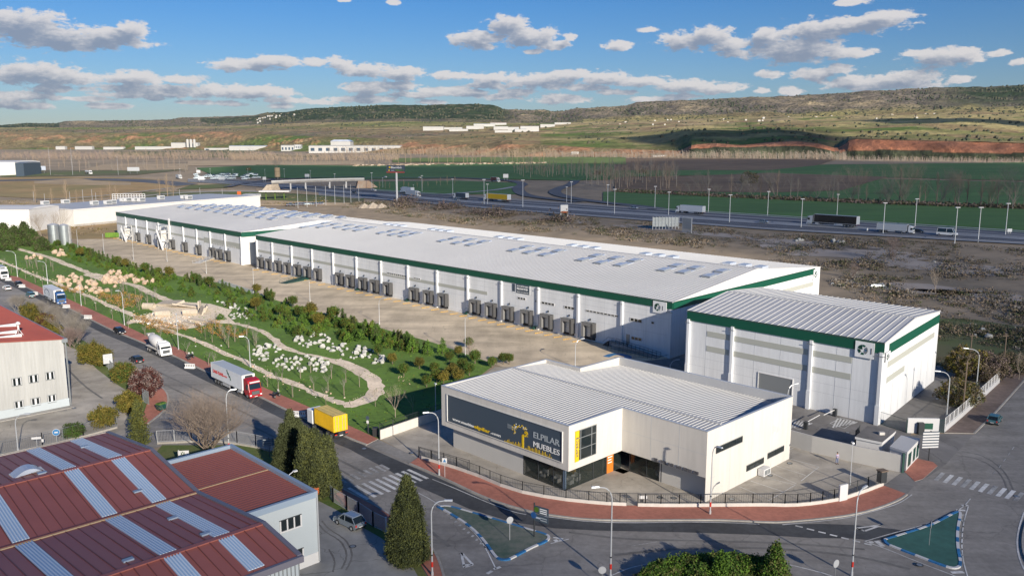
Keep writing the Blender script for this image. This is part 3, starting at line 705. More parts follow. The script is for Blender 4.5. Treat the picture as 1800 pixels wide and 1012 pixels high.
# ---------------------------------------------------------------- hills (fan of profiles)
def mat_hill():
    m=bpy.data.materials.new('hillside'); m.use_nodes=True; nt=m.node_tree; N=nt.nodes; L=nt.links
    b=N['Principled BSDF']; b.inputs['Roughness'].default_value=.95; b.inputs['Specular IOR Level'].default_value=.1
    at_=N.new('ShaderNodeAttribute'); at_.attribute_name='soil'
    g=N.new('ShaderNodeNewGeometry')
    n=N.new('ShaderNodeTexNoise'); n.inputs['Scale'].default_value=.02; n.inputs['Detail'].default_value=10; n.inputs['Roughness'].default_value=.75; L.new(g.outputs['Position'],n.inputs['Vector'])
    v=N.new('ShaderNodeTexVoronoi'); v.inputs['Scale'].default_value=.075; L.new(g.outputs['Position'],v.inputs['Vector'])
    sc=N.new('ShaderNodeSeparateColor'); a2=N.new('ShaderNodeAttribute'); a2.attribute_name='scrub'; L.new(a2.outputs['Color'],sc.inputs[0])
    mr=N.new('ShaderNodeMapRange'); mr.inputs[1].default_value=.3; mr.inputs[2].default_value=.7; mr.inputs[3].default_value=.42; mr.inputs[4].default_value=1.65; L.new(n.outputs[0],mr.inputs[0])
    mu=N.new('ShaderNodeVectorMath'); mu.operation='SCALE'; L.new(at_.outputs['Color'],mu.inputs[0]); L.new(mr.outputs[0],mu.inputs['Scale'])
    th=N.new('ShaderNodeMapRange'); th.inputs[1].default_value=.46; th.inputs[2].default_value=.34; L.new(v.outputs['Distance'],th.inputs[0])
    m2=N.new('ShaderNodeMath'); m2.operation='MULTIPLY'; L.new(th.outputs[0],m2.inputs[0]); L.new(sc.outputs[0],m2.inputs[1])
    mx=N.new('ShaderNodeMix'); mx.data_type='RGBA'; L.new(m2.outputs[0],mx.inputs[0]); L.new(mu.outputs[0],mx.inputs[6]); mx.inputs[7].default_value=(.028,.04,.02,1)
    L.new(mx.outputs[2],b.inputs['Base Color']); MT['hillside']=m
    bp=N.new('ShaderNodeBump'); bp.inputs['Distance'].default_value=7; bp.inputs['Strength'].default_value=1; L.new(n.outputs[0],bp.inputs['Height']); L.new(bp.outputs[0],b.inputs['Normal'])
mat_hill()
ROWS=[
 [(-500,263),(0,263),(200,263),(400,264),(600,268),(800,272),(900,275),(1200,277),(1400,278),(1600,281),(1800,284),(2300,290)],
 [(-500,234),(0,233),(200,233),(400,231),(520,238),(600,240),(700,244),(800,249),(860,252),(890,246),(930,252),(1000,257),(1100,262),(1200,265),(1215,254),(1260,251),(1300,255),(1350,250),(1400,247),(1440,252),(1478,262),(1492,243),(1650,247),(1800,251),(2300,256)],
 [(-500,231),(0,230),(200,230),(400,228),(600,235),(700,238),(800,243),(900,243),(1000,246),(1100,243),(1160,240),(1200,231),(1250,229),(1300,232),(1350,228),(1400,231),(1450,239),(1500,240),(1600,244),(1800,247),(2300,250)],
 [(-500,229),(0,228),(200,228),(400,226),(600,226),(800,229),(1000,236),(1200,228),(1300,227),(1400,226),(1500,225),(1600,222),(1650,224),(1700,228),(1800,236),(2300,240)],
 [(-500,227),(0,226),(200,226),(400,224),(600,220),(800,222),(900,226),(1000,222),(1200,217),(1400,215),(1600,212),(1700,208),(1800,215),(2300,215)],
 [(-500,225),(0,224),(200,224),(400,221),(600,214),(750,213),(900,216),(1000,215),(1200,209),(1400,204),(1600,199),(1800,196),(2300,190)],
 [(-500,219),(-100,221),(0,221),(45,216.5),(100,217),(120,213),(200,212),(300,210.5),(318,207),(360,206),(400,205),(450,203),(470,198),(505,197.5),(540,191),(580,189),(640,186),(690,184),(750,185.5),(800,183.5),(850,183),(868,185),(885,192),(900,193),(955,193),(970,196),(990,195),(1010,190),(1050,189),(1100,186),(1116,180),(1200,176),(1300,172),(1400,168),(1500,162),(1600,156),(1650,153.5),(1700,154),(1800,149),(1900,146),(2300,150)],
]
DY=[0,
 [(-500,1000),(400,900),(700,500),(900,250),(1000,170),(1190,120),(1215,45),(1450,45),(2300,45)],
 [(-500,1200),(400,1100),(700,800),(900,600),(1200,420),(1800,500)],
 [(-500,1700),(400,1600),(900,1300),(1300,850),(1800,900)],
 [(-500,2200),(400,2100),(900,1900),(1800,1500)],
 [(-500,2600),(400,2500),(900,2500),(1800,2300)],
 [(-500,4000),(400,3700),(900,3600),(1800,3500)],
]
_pc={}
def prof(px):
    key=round(px*2)/2
    if key in _pc: return _pc[key]
    g=gnd(px,interp(ROWS[0],px)); out=[(g[1],terr(*g)-1)]
    for i in range(1,7):
        Y=g[1]+interp(DY[i],px); out.append((Y,hgt((0,Y),sm(ROWS[i],px,10 if i!=6 else 3))))
    Y,z=out[-1]; out.append((Y+1500,z-30)); out.append((Y+4500,z-260))
    _pc[key]=out; return out
def hz_(px,Y):
    P=prof(px)
    for (a,za),(b,zb) in zip(P,P[1:]):
        if Y<=b: return za+(zb-za)*max(0,(Y-a)/(b-a))
    return P[-1][1]
def tx(px): d=ray(px,238); return d[0]/d[1]
def fan_at(px,py):
    P=prof(px); k=None
    d=ray(px,py)
    for (a,za),(b,zb) in zip(P,P[1:]):
        for i in range(9):
            Y=a+(b-a)*i/8; z=za+(zb-za)*i/8
            if H+d[2]/d[1]*Y<=z: return (tx(px)*Y,Y,z)
    Y,z=P[6]; return (tx(px)*Y,Y,z)
def fbm(x,y,o=4): return NZ.fractal(Vector((x,y,3.3)),.9,2.1,o)
def parcel(X,Y):
    xx=X*.93+Y*.36+60*NZ.noise(Vector((X/500,Y/500,2))); yy=Y*.93-X*.36
    i=math.floor(xx/210+.4*math.sin(yy/300)); j=math.floor(yy/120+.3*math.sin(i*7.3)); h=math.sin(i*127.1+j*311.7)*43758.5453; return h-math.floor(h)
def build_hills():
    mb=MB(); cols=[]; x=-480
    while x<=2280: cols.append(x); x+=4
    sub=[16,8,14,12,12,34,3,2]; nr=sum(sub)+1; soil=[];scrub=[]
    import itertools
    def mixc(a,b,t): t=max(0,min(1,t)); return tuple(p+(q-p)*t for p,q in zip(a,b))
    for px in cols:
        P=prof(px); t0=tx(px); w=0
        for bnd,n in enumerate(sub):
            (a,za),(b,zb)=P[bnd],P[bnd+1]
            for i in range(n+(1 if bnd==len(sub)-1 else 0)):
                t=i/n; Y=a+(b-a)*t; z=za+(zb-za)*t; X=t0*Y
                f1=fbm(X/260,Y/260,5); f2=fbm(X/70+9,Y/70,4); f3=fbm(X/900+4,Y/700+2,4)
                if bnd==0:
                    e=math.sin(math.pi*t)
                    tt=t**(.45 if px>1210 else 1.0)
                    z=za+(zb-za)*(tt+ (0 if px>1210 else .10*f2*e)); 
                    z+=e*(5 if px<900 else 2.2)*f2
                    if px>1210: Y+= (6*fbm(X/16,3.,3)+14*fbm(X/60,1.,2))*(1-.3*t); z+=0
                elif bnd<5: z+=(4*f1+2*f2)*math.sin(math.pi*min(1,t*1.)) if bnd not in(3,4) else 5*f1+2*f2
                elif bnd==5:
                    amp=22*math.sin(math.pi*min(1,t*1.0))+2
                    rg=abs(fbm(X/330+7,Y/900+1,5))
                    z+=amp*(.7*f1-.9*rg+.25)+f2*5*t
                elif bnd==6: z+=f2*5
                z=max(z,terr(X,Y)-2)
                mb.v.append((X,Y,z))
                # soil colour of each stretch, with shade put into a few of them
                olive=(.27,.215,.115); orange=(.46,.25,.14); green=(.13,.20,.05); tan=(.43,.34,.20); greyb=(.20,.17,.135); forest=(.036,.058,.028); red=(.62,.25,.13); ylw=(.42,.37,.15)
                sc=.25
                if bnd==0:
                    if px>1210:
                        c=mixc(red,(.42,.20,.12),.5+f2); 
                        if t>.93: c=mixc(c,(.05,.06,.03),.7)
                        if t<.16+.2*f1+ (.25 if px<1480 else 0): c=(.075,.085,.05)
                        sc=0
                    else:
                        o=max(0,f2*1.3+f1*.7-.3+ (.42 if (.6<t<.9 and px<430) else 0)+(.5 if 700<px<960 and t<.7 else 0)+(.3 if px>960 else 0))
                        c=mixc(mixc(olive,green,f3*1.6+.1),orange,o*1.6); sc=.35
                elif bnd in(1,2):
                    c=mixc(olive,ylw if px>950 else greyb,.5+f3); 
                    if px>950: c=mixc(c,green,(f1+.02)*1.8)
                    if px<950: c=mixc(c,orange,f2*.9-.1)
                    dk=min(1,max(0,(px-1120)/90))*min(1,max(0,(1490-px)/30)); c=mixc(c,mixc((.06,.065,.035),green,f1*1.2),dk*.8)  # dark ridge: cloud shade on it is put into the soil colour
                elif bnd in(3,4):
                    c=mixc(olive,tan,.4+f1*1.4); 
                    c=mixc(c,green,(f3-.1)*2.0 if px>900 else f3)
                    c=mixc(c,ylw,.5*max(0,min(1,(px-1380)/200)) if bnd==4 else 0)
                    c=mixc(c,mixc(ylw,(.25,.24,.12),f2+.5),max(0,min(1,(px-1440)/70))) if bnd==3 else c
                    sc=.3
                if bnd in (1,2,3,4):
                    h=parcel(X,Y); w=(.75 if px>900 else .35)*(1 if bnd>2 else .6)
                    if h<.15: c=mixc(c,(.14,.20,.05),w)
                    elif h<.40: c=mixc(c,(.50,.41,.19),w)
                    elif h<.56: c=mixc(c,(.30,.21,.12),w)
                    elif h<.66: c=mixc(c,(.19,.20,.08),w)
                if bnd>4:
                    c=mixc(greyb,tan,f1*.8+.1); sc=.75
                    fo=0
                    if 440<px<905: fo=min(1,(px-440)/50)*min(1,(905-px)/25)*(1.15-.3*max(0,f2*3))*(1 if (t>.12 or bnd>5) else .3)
                    if px<105: fo=1  # far-left slope: forest in shade, its darkness put into the colour
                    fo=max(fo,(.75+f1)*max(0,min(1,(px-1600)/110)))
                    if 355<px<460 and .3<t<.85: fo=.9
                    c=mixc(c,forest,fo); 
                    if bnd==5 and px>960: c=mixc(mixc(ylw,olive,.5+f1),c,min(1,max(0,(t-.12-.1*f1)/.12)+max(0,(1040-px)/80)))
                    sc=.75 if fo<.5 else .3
                soil.append(c); scrub.append(sc)
    n=nr; k=mb.mi('hillside')
    for i in range(len(cols)-1):
        for j in range(n-1):
            a=i*n+j; mb.f.append((a,a+n,a+n+1,a+1)); mb.m.append(k)
    o=ob('hills',mb,smooth=False); tag(o,kind='structure')
    me=o.data
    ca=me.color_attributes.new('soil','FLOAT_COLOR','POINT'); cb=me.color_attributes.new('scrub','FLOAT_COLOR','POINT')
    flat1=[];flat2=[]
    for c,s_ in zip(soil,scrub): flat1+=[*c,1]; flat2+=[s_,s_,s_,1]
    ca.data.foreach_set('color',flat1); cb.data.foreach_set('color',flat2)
build_hills()
# ================================================================ warehouses
def roof_hit(fr,px,py,e,slope):
    d=ray(px,py); t=100.
    nx,ny=-fr.s,fr.c
    # z = e + slope*v ; v = n.(P-o)
    k=nx*d[0]+ny*d[1]; c0=-(nx*fr.o[0]+ny*fr.o[1])
    t=(e+slope*c0-H)/(d[2]-slope*k); u,v=fr.l((d[0]*t,d[1]*t)); return u,v
def hall(fr,L,D,e,r,name,label,rv=None,wallm='panel_white'):
    """gabled hall, eaves along u at v=0 and v=D"""
    rv=D/2 if rv is None else rv
    root=thing(name,label,'warehouse',(*fr.o,0),fr.rz)
    mb=MB(); P=[(0,0),(0,e),(rv,r),(D,e),(D,0)]; k=mb.mi(wallm)
    for u in (0,L): mb.v+=[(u,v,z) for v,z in P]
    mb.f+=[(0,1,2,3,4),(9,8,7,6,5)]; mb.m+=[k,k]
    for i in range(4):
        if i in (0,3): mb.f.append((i,i+5,i+6,i+1)); mb.m.append(k)
    w=ob('wall',mb,root)
    return root
def roof_sheets(root,L,D,e,r,m,ribm,step,rv=None,ov=.25,ribw=.09,ribh=.07,u0=0,name='roof'):
    rv=D/2 if rv is None else rv
    mb=MB(); s1=(r-e)/rv; s2=(r-e)/(D-rv); t=.12
    a=-ov; 
    for (va,za,vb,zb) in ((-ov,e-ov*s1+.02,rv,r+.02),(rv,r+.02,D+ov,e-ov*s2+.02)):
        mb.hexa([(u0-.1,va,za),(L+.1,va,za),(L+.1,vb,zb),(u0-.1,vb,zb)],[(u0-.1,va,za+t),(L+.1,va,za+t),(L+.1,vb,zb+t),(u0-.1,vb,zb+t)],m)
        n=int((L-u0)/step)
        for i in range(n+1):
            u=u0+i*(L-u0)/n-ribw/2
            mb.hexa([(u,va,za+t-.01),(u+ribw,va,za+t-.01),(u+ribw,vb,zb+t-.01),(u,vb,zb+t-.01)],[(u+.01,va,za+t+ribh),(u+ribw-.01,va,za+t+ribh),(u+ribw-.01,vb,zb+t+ribh),(u+.01,vb,zb+t+ribh)],ribm)
    mb.box(u0-.1,L+.1,rv-.35,rv+.35,r+.10,r+.22,ribm)
    return ob(name,mb,root)
def band(root,pts,z0,z1,th=.18,m='band_green'):
    mb=MB(); k=mb.mi(m)
    for a,b in zip(pts,pts[1:]):
        l=math.dist(a,b); nx,ny=(b[1]-a[1])/l,-(b[0]-a[0])/l
        q=[(a[0]+nx*th,a[1]+ny*th),(b[0]+nx*th,b[1]+ny*th),b,a]
        mb.hexa([(x,y,z0) for x,y in q],[(x,y,z1) for x,y in q],m)
        q=[(a[0]+nx*(th+.08),a[1]+ny*(th+.08)),(b[0]+nx*(th+.08),b[1]+ny*(th+.08)),b,a]
        mb.hexa([(x,y,z1) for x,y in q],[(x,y,z1+.14) for x,y in q],'band_edge')
    return ob('green_band',mb,root)
def pilaster_mb(u,e,v=0,side=False):
    mb=MB()
    mb.box(u-.28,u+.28,v-.42,v,0,e-1.5,'panel_white'); mb.box(u-.36,u+.36,v-.55,v-.42,0,3.4,'panel_white')
    mb.box(u-.42,u-.30,v-.36,v-.003,e-2.1,e-1.55,'metal_grey')
    mb.tube([(u-.44,v-.24,.1),(u-.44,v-.24,e-1.6)],.09,'panel_white',6)
    mb.box(u-.75,u+.6,v-.5,v-.44,e-2.2,e-2.1,'metal_grey')
    return mb
def dock_mb():
    a=MB(); w=1.75; d=1.35; z0=.95; z1=4.55
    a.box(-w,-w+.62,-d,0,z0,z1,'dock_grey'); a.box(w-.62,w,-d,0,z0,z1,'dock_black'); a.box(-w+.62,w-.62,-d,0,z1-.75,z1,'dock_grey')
    a.box(-w-.05,w+.05,-d-.06,-d,z1-.02,z1+.1,'metal_grey')
    dr=MB(); dr.box(-w+.62,w-.62,-.25,-.05,z0,z1-.75,'metal_light')
    for i in range(4): dr.box(-w+.62,w-.62,-.27,-.25,z0+.5+.6*i,z0+.53+.6*i,'metal_grey')
    b=MB(); b.box(-w+.5,w-.5,-.5,-.0,.35,.93,'rubber'); b.box(-w+.1,-w+.45,-.35,0,.3,.9,'rubber'); b.box(w-.45,w-.1,-.35,0,.3,.9,'rubber')
    l=MB(); l.box(-.12,.12,-.25,0,z1+.35,z1+.8,'metal_dark')
    side=MB(); side.box(-w-.03,-w,-d,0,z0,z1,'panel_white')
    a.add(side)
    return a,dr,b,l
_dm=[m.mesh(n) for m,n in zip(dock_mb(),('dock_shelter','dock_door','dock_buffer','dock_lamp'))]
def dock(root,u):
    s=link(bpy.data.objects.new('dock_shelter',_dm[0])); s.parent=root; s.location=(u,0,0)
    for me,n in zip(_dm[1:],('dock_door','dock_buffer','dock_lamp')):
        o=link(bpy.data.objects.new(n,me)); o.parent=s
def windows(root,fr,px0,px1,pt,pb,n,v=0,u=None,frame='white',glass='glass_dark',y1=None):
    if u is None:
        a,z1=fr.wall(px0,pt,v); b,z0=fr.wall(px1,pb,v)
    else:
        a,z1=fr.wallv(px0,pt,u); b,z0=fr.wallv(px1,pb,u)
    if z1-z0<.5: z0=z1-.9
    w=(b-a)/n; f=MB(); g=MB()
    def bx(m,x0,x1,d0,d1,za,zb,mm):
        if u is None: m.box(x0,x1,v-d1,v-d0,za,zb,mm)
        else: m.box(u+d0,u+d1,x0,x1,za,zb,mm)
    t=.12
    bx(f,a-.05,b+.05,.0,.08,z1-t,z1,frame); bx(f,a-.05,b+.05,.0,.08,z0,z0+t,frame)
    for i in range(n+1):
        q=a+w*i; bx(f,q-.06,q+.06,.0,.082,z0+t,z1-t,frame)
    bx(g,a+.06,b-.06,.0,.03,z0+t,z1-t,glass)
    fo=ob('window',f,root); ob('pane',g,fo); return fo
# ---- hall A
A1=at(1183,532,12.35); A0=at(453,471)
fA=Frame(A0,rz_of(brg(A0,A1))); LA=math.dist(A0,A1); DA=74.; EA=12.35
ru,rz_a=fA.wallv(1327,474.5,LA); RV=37.; _b=fA.w(LA,RV); RA=hgt(_b,474.5); RA=max(14.2,min(RA,17))
print('LA',LA,'ridge',RA,ru)
hA=hall(fA,LA,DA,EA,RA,'logistics_warehouse','long white warehouse with ribbed roof, rows of skylights and many black loading docks')
roof_sheets(hA,LA,DA,EA,RA,'roof_white','roof_rib_dark',1.15,ribw=.10,ribh=.09)
band(hA,[(0,0),(LA,0),(LA,DA-3.5)],EA-1.5,EA+.02); 
g=MB(); g.box(.5,LA-60,-.04,0,6.3,7.2,'panel_grey'); 
for i in range(int(LA/6)): g.box(i*6+2.9,i*6+2.94,-.015,0,.9,EA-1.5,'joint')
for z in (4.9,8.5,9.8): g.box(0,LA,-.012,0,z,z+.035,'joint')
for i in range(12): g.box(LA,LA+.015,6*i+3,6*i+3.05,.9,RA-2 if 15<6*i<60 else EA-1.5,'joint')
g.box(LA,LA+.03,40,DA-4,7.6,8.8,'panel_grey')
ob('wall_cladding',g,hA)
g=MB(); g.box(0,LA,-.10,0,0,.95,'panel_white'); ob('plinth',g,hA)
for px in (482,515.5,551,587.5,628,671,718,769,823,882,947,1017.5,1095):
    u,_=fA.wall(px,500); 
    m=pilaster_mb(u,EA); ob('pilaster',m,hA)
ob('pilaster',pilaster_mb(LA-.35,EA),hA); ob('pilaster',pilaster_mb(.4,EA),hA)
for px,py in zip((461,476.5,492,509,526,544,562,600,619,641,661.5,685,731,756,782,838,866,896,929,964,1001,1038),range(22)):
    u,_=fA.wall(px,475+(px-460)*.17); dock(hA,u)
for a in ((680.5,714,478,489,9),(727.5,739,487,493,3),(910,924,521,528,3),(941,946,527,532,1),(952,974.5,529,538,4),(992,1009.5,536.5,545,3),(1030,1087,543.5,558,9),(1108,1128.5,557.5,565,3),(1145,1150,564,570,1),(1110,1128,590,600,3)):
    windows(hA,fA,*a)
u,z=fA.wall(1101,586); d_=MB(); d_.box(u,u+1.0,-.06,0,1.2,3.4,'metal_grey'); ob('door',d_,hA)
# skylights
s1=(RA-EA)/RV; pane=MB(); 
def skylight(fr,root,u,v0,v1,e,s,w=2.3):
    m=MB(); b=.16
    def q(va,vb,h,mm,ww=w):
        m.hexa([(u-ww/2,va,e+s*va+b-.05),(u+ww/2,va,e+s*va+b-.05),(u+ww/2,vb,e+s*vb+b-.05),(u-ww/2,vb,e+s*vb+b-.05)],[(u-ww/2,va,e+s*va+b+h),(u+ww/2,va,e+s*va+b+h),(u+ww/2,vb,e+s*vb+b+h),(u-ww/2,vb,e+s*vb+b+h)],mm)
    q(v0,v1,.10,'skylight'); q(v0-.1,v0+3,.42,'skylight_frame',w+.1); q(v0,v0+2.9,.46,'skylight',w-.2)
    q(v1-4.5,v1-1.5,.42,'skylight_frame',w+.1); q(v1-4.4,v1-1.6,.46,'skylight',w-.2)
    ob('skylight',m,root)
for px,py in ((1247,490),(1202,483),(1167,479),(1090,470),(1055,466),(1022,461),(955,452),(927,448),(900,444),(825,434),(800,431),(775,427),(706,418),(687,416),(667,413),(625,408),(607,406),(590,403),(560,402),(530,402),(478,404)):
    u,v=roof_hit(fA,px,py,EA,s1); 
    if 0<u<LA: skylight(fA,hA,u,max(v,12),RV-4 if px>560 else RV-5,EA,s1)
m=MB()
for i in range(8):
    for k in range(3):
        u,_=roof_hit(fA,(1247,1090,955,825,706,625,1247,1090)[i],(490,470,452,434,418,408,490,470)[i],EA,s1)
        if i<6:
            uu=u-2+k*4.6-4; vv=RV+3.5
            z=RA-s1*(vv-RV)+.14
            m.box(uu,uu+2.3,vv,vv+3.2,z-.3,z+.4,'skylight')
ob('ridge_skylight',m,hA)
# emblems: a ring of green wedges and the numeral 1
def emblem(root,fr,u0,z0,w,h,v=0,uu=None):
    m=MB(); B=MB()
    B.box(0,w,-.30,-.19,0,h,'panel_white'); 
    cx,cz,r=h*.48,h*.5,h*.32
    def wedge(a0,a1,r0,r1,mm):
        n=6; pts=[]
        for i in range(n+1): t=a0+(a1-a0)*i/n; pts.append((cx+r1*math.cos(t),-.33,cz+r1*math.sin(t)))
        for i in range(n,-1,-1): t=a0+(a1-a0)*i/n; pts.append((cx+r0*math.cos(t),-.33,cz+r0*math.sin(t)))
        for i in range(n): B.face([pts[i],pts[i+1],pts[2*n-i],pts[2*n+1-i]],mm)
    wedge(R(100),R(170),r*.1,r,'band_edge'); wedge(R(178),R(232),r*.45,r,'band_edge'); wedge(R(55),R(95),r*.62,r,'band_green'); wedge(R(250),R(290),r*.55,r,'band_green'); wedge(R(-55),R(40),r*.35,r,'galv'); wedge(R(-20),R(15),r*.4,r*.8,'paint_blue')
    wall_text(B,'1',h*.98,h*.30,None,h*.38,'letter_dark',y0=-.33,ext=.01,fat=.01)
    T=Matrix.Translation((u0,v,z0)) if uu is None else Matrix.Translation((uu,u0,z0))@Matrix.Rotation(math.pi/2,4,'Z')
    q=MB(); q.add(B,T); ob('emblem_panel',q,root)
emblem(hA,fA,LA-5.1,EA-2.75,3.6,2.6)
emblem(hA,fA,DA-4.6,EA-3.1,3.6,2.9,uu=LA)
# navy banner
u0,z1=fA.wall(901,498); u1,z0=fA.wall(931,515); zt=EA-1.6
B=MB(); B.box(u0,u0+1.0,-.1,-.04,zt-2.1,zt-.1,'sign_slate'); B.box(u0+1.35,u1,-.1,-.04,zt-2.3,zt-.05,'sign_slate')
rr=random.Random(3)
for row,(zz,hh) in enumerate(((zt-.65,.38),(zt-1.45,.6),(zt-2.05,.2))):
    x=u0+1.7
    while x<u1-.5:
        w=rr.uniform(.2,.42); 
        B.box(x,x+w*.35,-.12,-.1,zz,zz+hh,'letter_white'); B.box(x+w*.35,x+w,-.12,-.1,zz+hh*.6*(rr.random()),zz+hh*.5+hh*.4*rr.random(),'letter_white'); x+=w+.12
B.box(u0-.1,u1+.1,-.06,-.01,zt-2.4,zt,'panel_white'); ob('banner',B,hA)
# stairs of the docks
def _dummy(): pass
def steps(root,u,n=4):
    m=MB()
    for i in range(n): m.box(u+i*.28,u+i*.28+.28,-1.2,-.1,.0,.22*(i+1),'rail_green')
    for y in (-1.2,):
        m.tube([(u,y,1.0),(u+n*.28,y,1.9),(u+n*.28+.9,y,1.9)],.03,'rail_green',5)
        m.tube([(u,y,0),(u,y,1.0)],.03,'rail_green',5); m.tube([(u+n*.28+.9,y,.9),(u+n*.28+.9,y,1.9)],.03,'rail_green',5)
    m.box(u+n*.28,u+n*.28+.9,-1.2,-.1,.85,.95,'rail_green'); ob('steps',m,root)
for px in (629,716,820,938): 
    u,_=fA.wall(px,500+(px-589)*.21); steps(hA,u)
# low ramps: green railed ramp and white one
def ramp(fr,pxa,pya,pxb,pyb,label,m,rail):
    a=at(pxa,pya); b=at(pxb,pyb); L=math.dist(a,b); rz=rz_of(brg(a,b)); t=thing('access_ramp',label,'ramp',(*a,0),rz)
    g=MB(); w=3.2; g.hexa([(0,0,.02),(L,0,.02),(L,w,.02),(0,w,.02)],[(0,0,.06),(L,0,1.15),(L,w,1.15),(0,w,.06)],m); ob('ramp_deck',g,t)
    g=MB()
    for y in (0.1,w-.1):
        g.tube([(0,y,1.0),(L,y,2.1)],.045,rail,5); g.tube([(0,y,.5),(L,y,1.6)],.03,rail,5)
        for i in range(9): q=L*i/8; g.tube([(q,y,1.1*i/8),(q,y,1.05+1.1*i/8)],.035,rail,5)
    ob('railing',g,t)
ramp(fA,503,499,566,487,'concrete ramp with dense green railings beside the loading docks','rail_green','rail_green')
ramp(fA,352,463,396,449,'pale concrete ramp rising to the docks of the older hall','white_dirty','metal_light')
# long disabled ramp in the corner
u0=fA.wall(1085,590)[0]; t=thing('railed_ramp','long concrete ramp with black railings in the shaded corner beside the hall','ramp',(*fA.w(0,0),0),fA.rz)
g=MB(); q=MB(); uA=fA.wall(1088,600)[0]; uB=LA-2
g.hexa([(uA,-2.6,0),(uB,-2.6,0),(uB,-1.1,0),(uA,-1.1,0)],[(uA,-2.6,1.2),(uB,-2.6,.15),(uB,-1.1,.15),(uA,-1.1,1.2)],'lot_grey')
g.hexa([(uA-2,-1.1,0),(uB-10,-1.1,0),(uB-10,-.12,0),(uA-2,-.12,0)],[(uA-2,-1.1,1.2),(uB-10,-1.1,1.2),(uB-10,-.12,1.2),(uA-2,-.12,1.2)],'lot_grey')
for i in range(5): g.box(uA-3.6+i*.32,uA-3.6+i*.32+.32,-1.5,-.3,0,.24*(i+1),'metal_dark')
for y in (-2.65,-1.1):
    q.tube([(uA,y,2.2),(uB,y,1.15)],.04,'metal_dark',5); q.tube([(uA,y,1.75),(uB,y,.7)],.03,'metal_dark',5)
    for i in range(12): x=uA+(uB-uA)*i/11; q.tube([(x,y,1.2-1.05*i/11),(x,y,2.2-1.05*i/11)],.035,'metal_dark',5)
q.tube([(uA,-4.2,1.1),(uB+1,-4.2,1.0)],.04,'metal_dark',5); q.tube([(uA,-4.2,.6),(uB+1,-4.2,.5)],.03,'metal_dark',5)
for i in range(13): x=uA+(uB+1-uA)*i/12; q.tube([(x,-4.2,0),(x,-4.2,1.1)],.03,'metal_dark',5)
q.tube([(uA-3.6,-1.5,.9),(uA-2,-1.5,2.2),(uA,-1.5,2.2)],.04,'metal_dark',5); q.tube([(uB,-4.2,1.05),(uB+2,-3.2,1.05),(uB+2,-1.2,1.05)],.04,'metal_dark',5)
ob('ramp_deck',g,t); ob('railing',q,t)
# ---- hall B (older, far)
B1=at(424.5,409,12.6); B0=at(204,373,12.6); fB=Frame(B0,rz_of(brg(B0,B1))); LB=math.dist(B0,B1); EB=12.6
_b=fB.w(0,34); RB=hgt(_b,358.6); RB=max(14.0,min(RB,17)); print('LB',LB,'RB',RB)
hB=hall(fB,LB,68,EB,RB,'older_warehouse','farther white warehouse with dark green eaves, shorter and beside the grey silos')
roof_sheets(hB,LB,68,EB,RB,'roof_white','roof_white',3.,ribw=.12,ribh=.05)
band(hB,[(0,0),(LB,0),(LB,30)],EB-1.7,EB+.02)
g=MB(); g.box(.5,LB-35,-.04,0,6.6,7.5,'panel_grey'); g.box(LB-35,LB-.5,-.04,0,6.0,8.2,'panel_grey')
for i in range(int(LB/6)): g.box(i*6+2.9,i*6+2.94,-.015,0,.9,EB-1.7,'joint')
ob('wall_cladding',g,hB)
for px in (222,240,259,279,299,322,345.4,369,395):
    u,_=fB.wall(px,400); ob('pilaster',pilaster_mb(u,EB),hB)
ob('pilaster',pilaster_mb(LB-.5,EB),hB)
for px in (245.4,264.2,284,305.8,328,352,376,388.6,403):
    u,_=fB.wall(px,425+(px-245)*.2); dock(hB,u)
for a in ((374.5,393,426.5,433,6),(401,414.5,431,436.5,4)): windows(hB,fB,*a)
g=MB(); b=fB.l(fA.w(0,0)); 
g.box(LB,LB+.02,0.3,34,.0,EB-1.7,'panel_light'); ob('gable_sheet',g,hB)
g=MB()
g.box(LB+.2,b[0]-.05,3.,3.3,0,8.6,'panel_blue'); ob('shaded_link_wall',g,hB)  # dark blue holds the shade of the gap between the halls
def cond(root,u,v,z,w=2.6,l=3.4,h=1.8,name='ventilation_unit'):
    m=MB(); m.box(u,u+l,v,v+w,z+.35,z+h,'white'); m.box(u+l,u+l+.04,v+.3,v+w-.3,z+.55,z+h-.25,'metal_dark'); m.box(u+.3,u+.5,v+.2,v+w-.2,z,z+.35,'metal_grey'); m.box(u+l-.5,u+l-.3,v+.2,v+w-.2,z,z+.35,'metal_grey')
    m.box(u+.2,u+l-.2,v-.03,v,z+.6,z+h-.3,'metal_grey'); return ob(name,m,root)
# far roof lights on hall B
sB=(RB-EB)/34; rr=random.Random(5)
for row in range(5):
    for k in range(11):
        u=LB*.12+k*LB/13+row*1.5; v=24+row*7.5
        zz=EB+sB*min(v,68-v)+.12; 
        if v>33: zz=EB+sB*(68-v)+.12
        if u>LB*.86: continue
        m=MB(); m.hexa([(u,v,zz-.1),(u+4.6,v,zz-.1),(u+4.6,v+3,zz-.1),(u,v+3,zz-.1)],[(u,v,zz+.3),(u+4.6,v,zz+.3),(u+4.6,v+3,zz+1.0),(u,v+3,zz+1.0)],'skylight_frame')
        m.hexa([(u+.2,v+.2,zz+.3),(u+4.4,v+.2,zz+.3),(u+4.4,v+2.8,zz+.9),(u+.2,v+2.8,zz+.9)],[(u+.2,v+.2,zz+.42),(u+4.4,v+.2,zz+.42),(u+4.4,v+2.8,zz+1.06),(u+.2,v+2.8,zz+1.06)],'skylight')
        ob('skylight',m,hB)
m=MB()
for a,c in (((LB*.30,0),(LB*.42,0)),((LB*.42,0),(LB*.42,14)),((LB*.42,14),(LB*.6,20))): pass
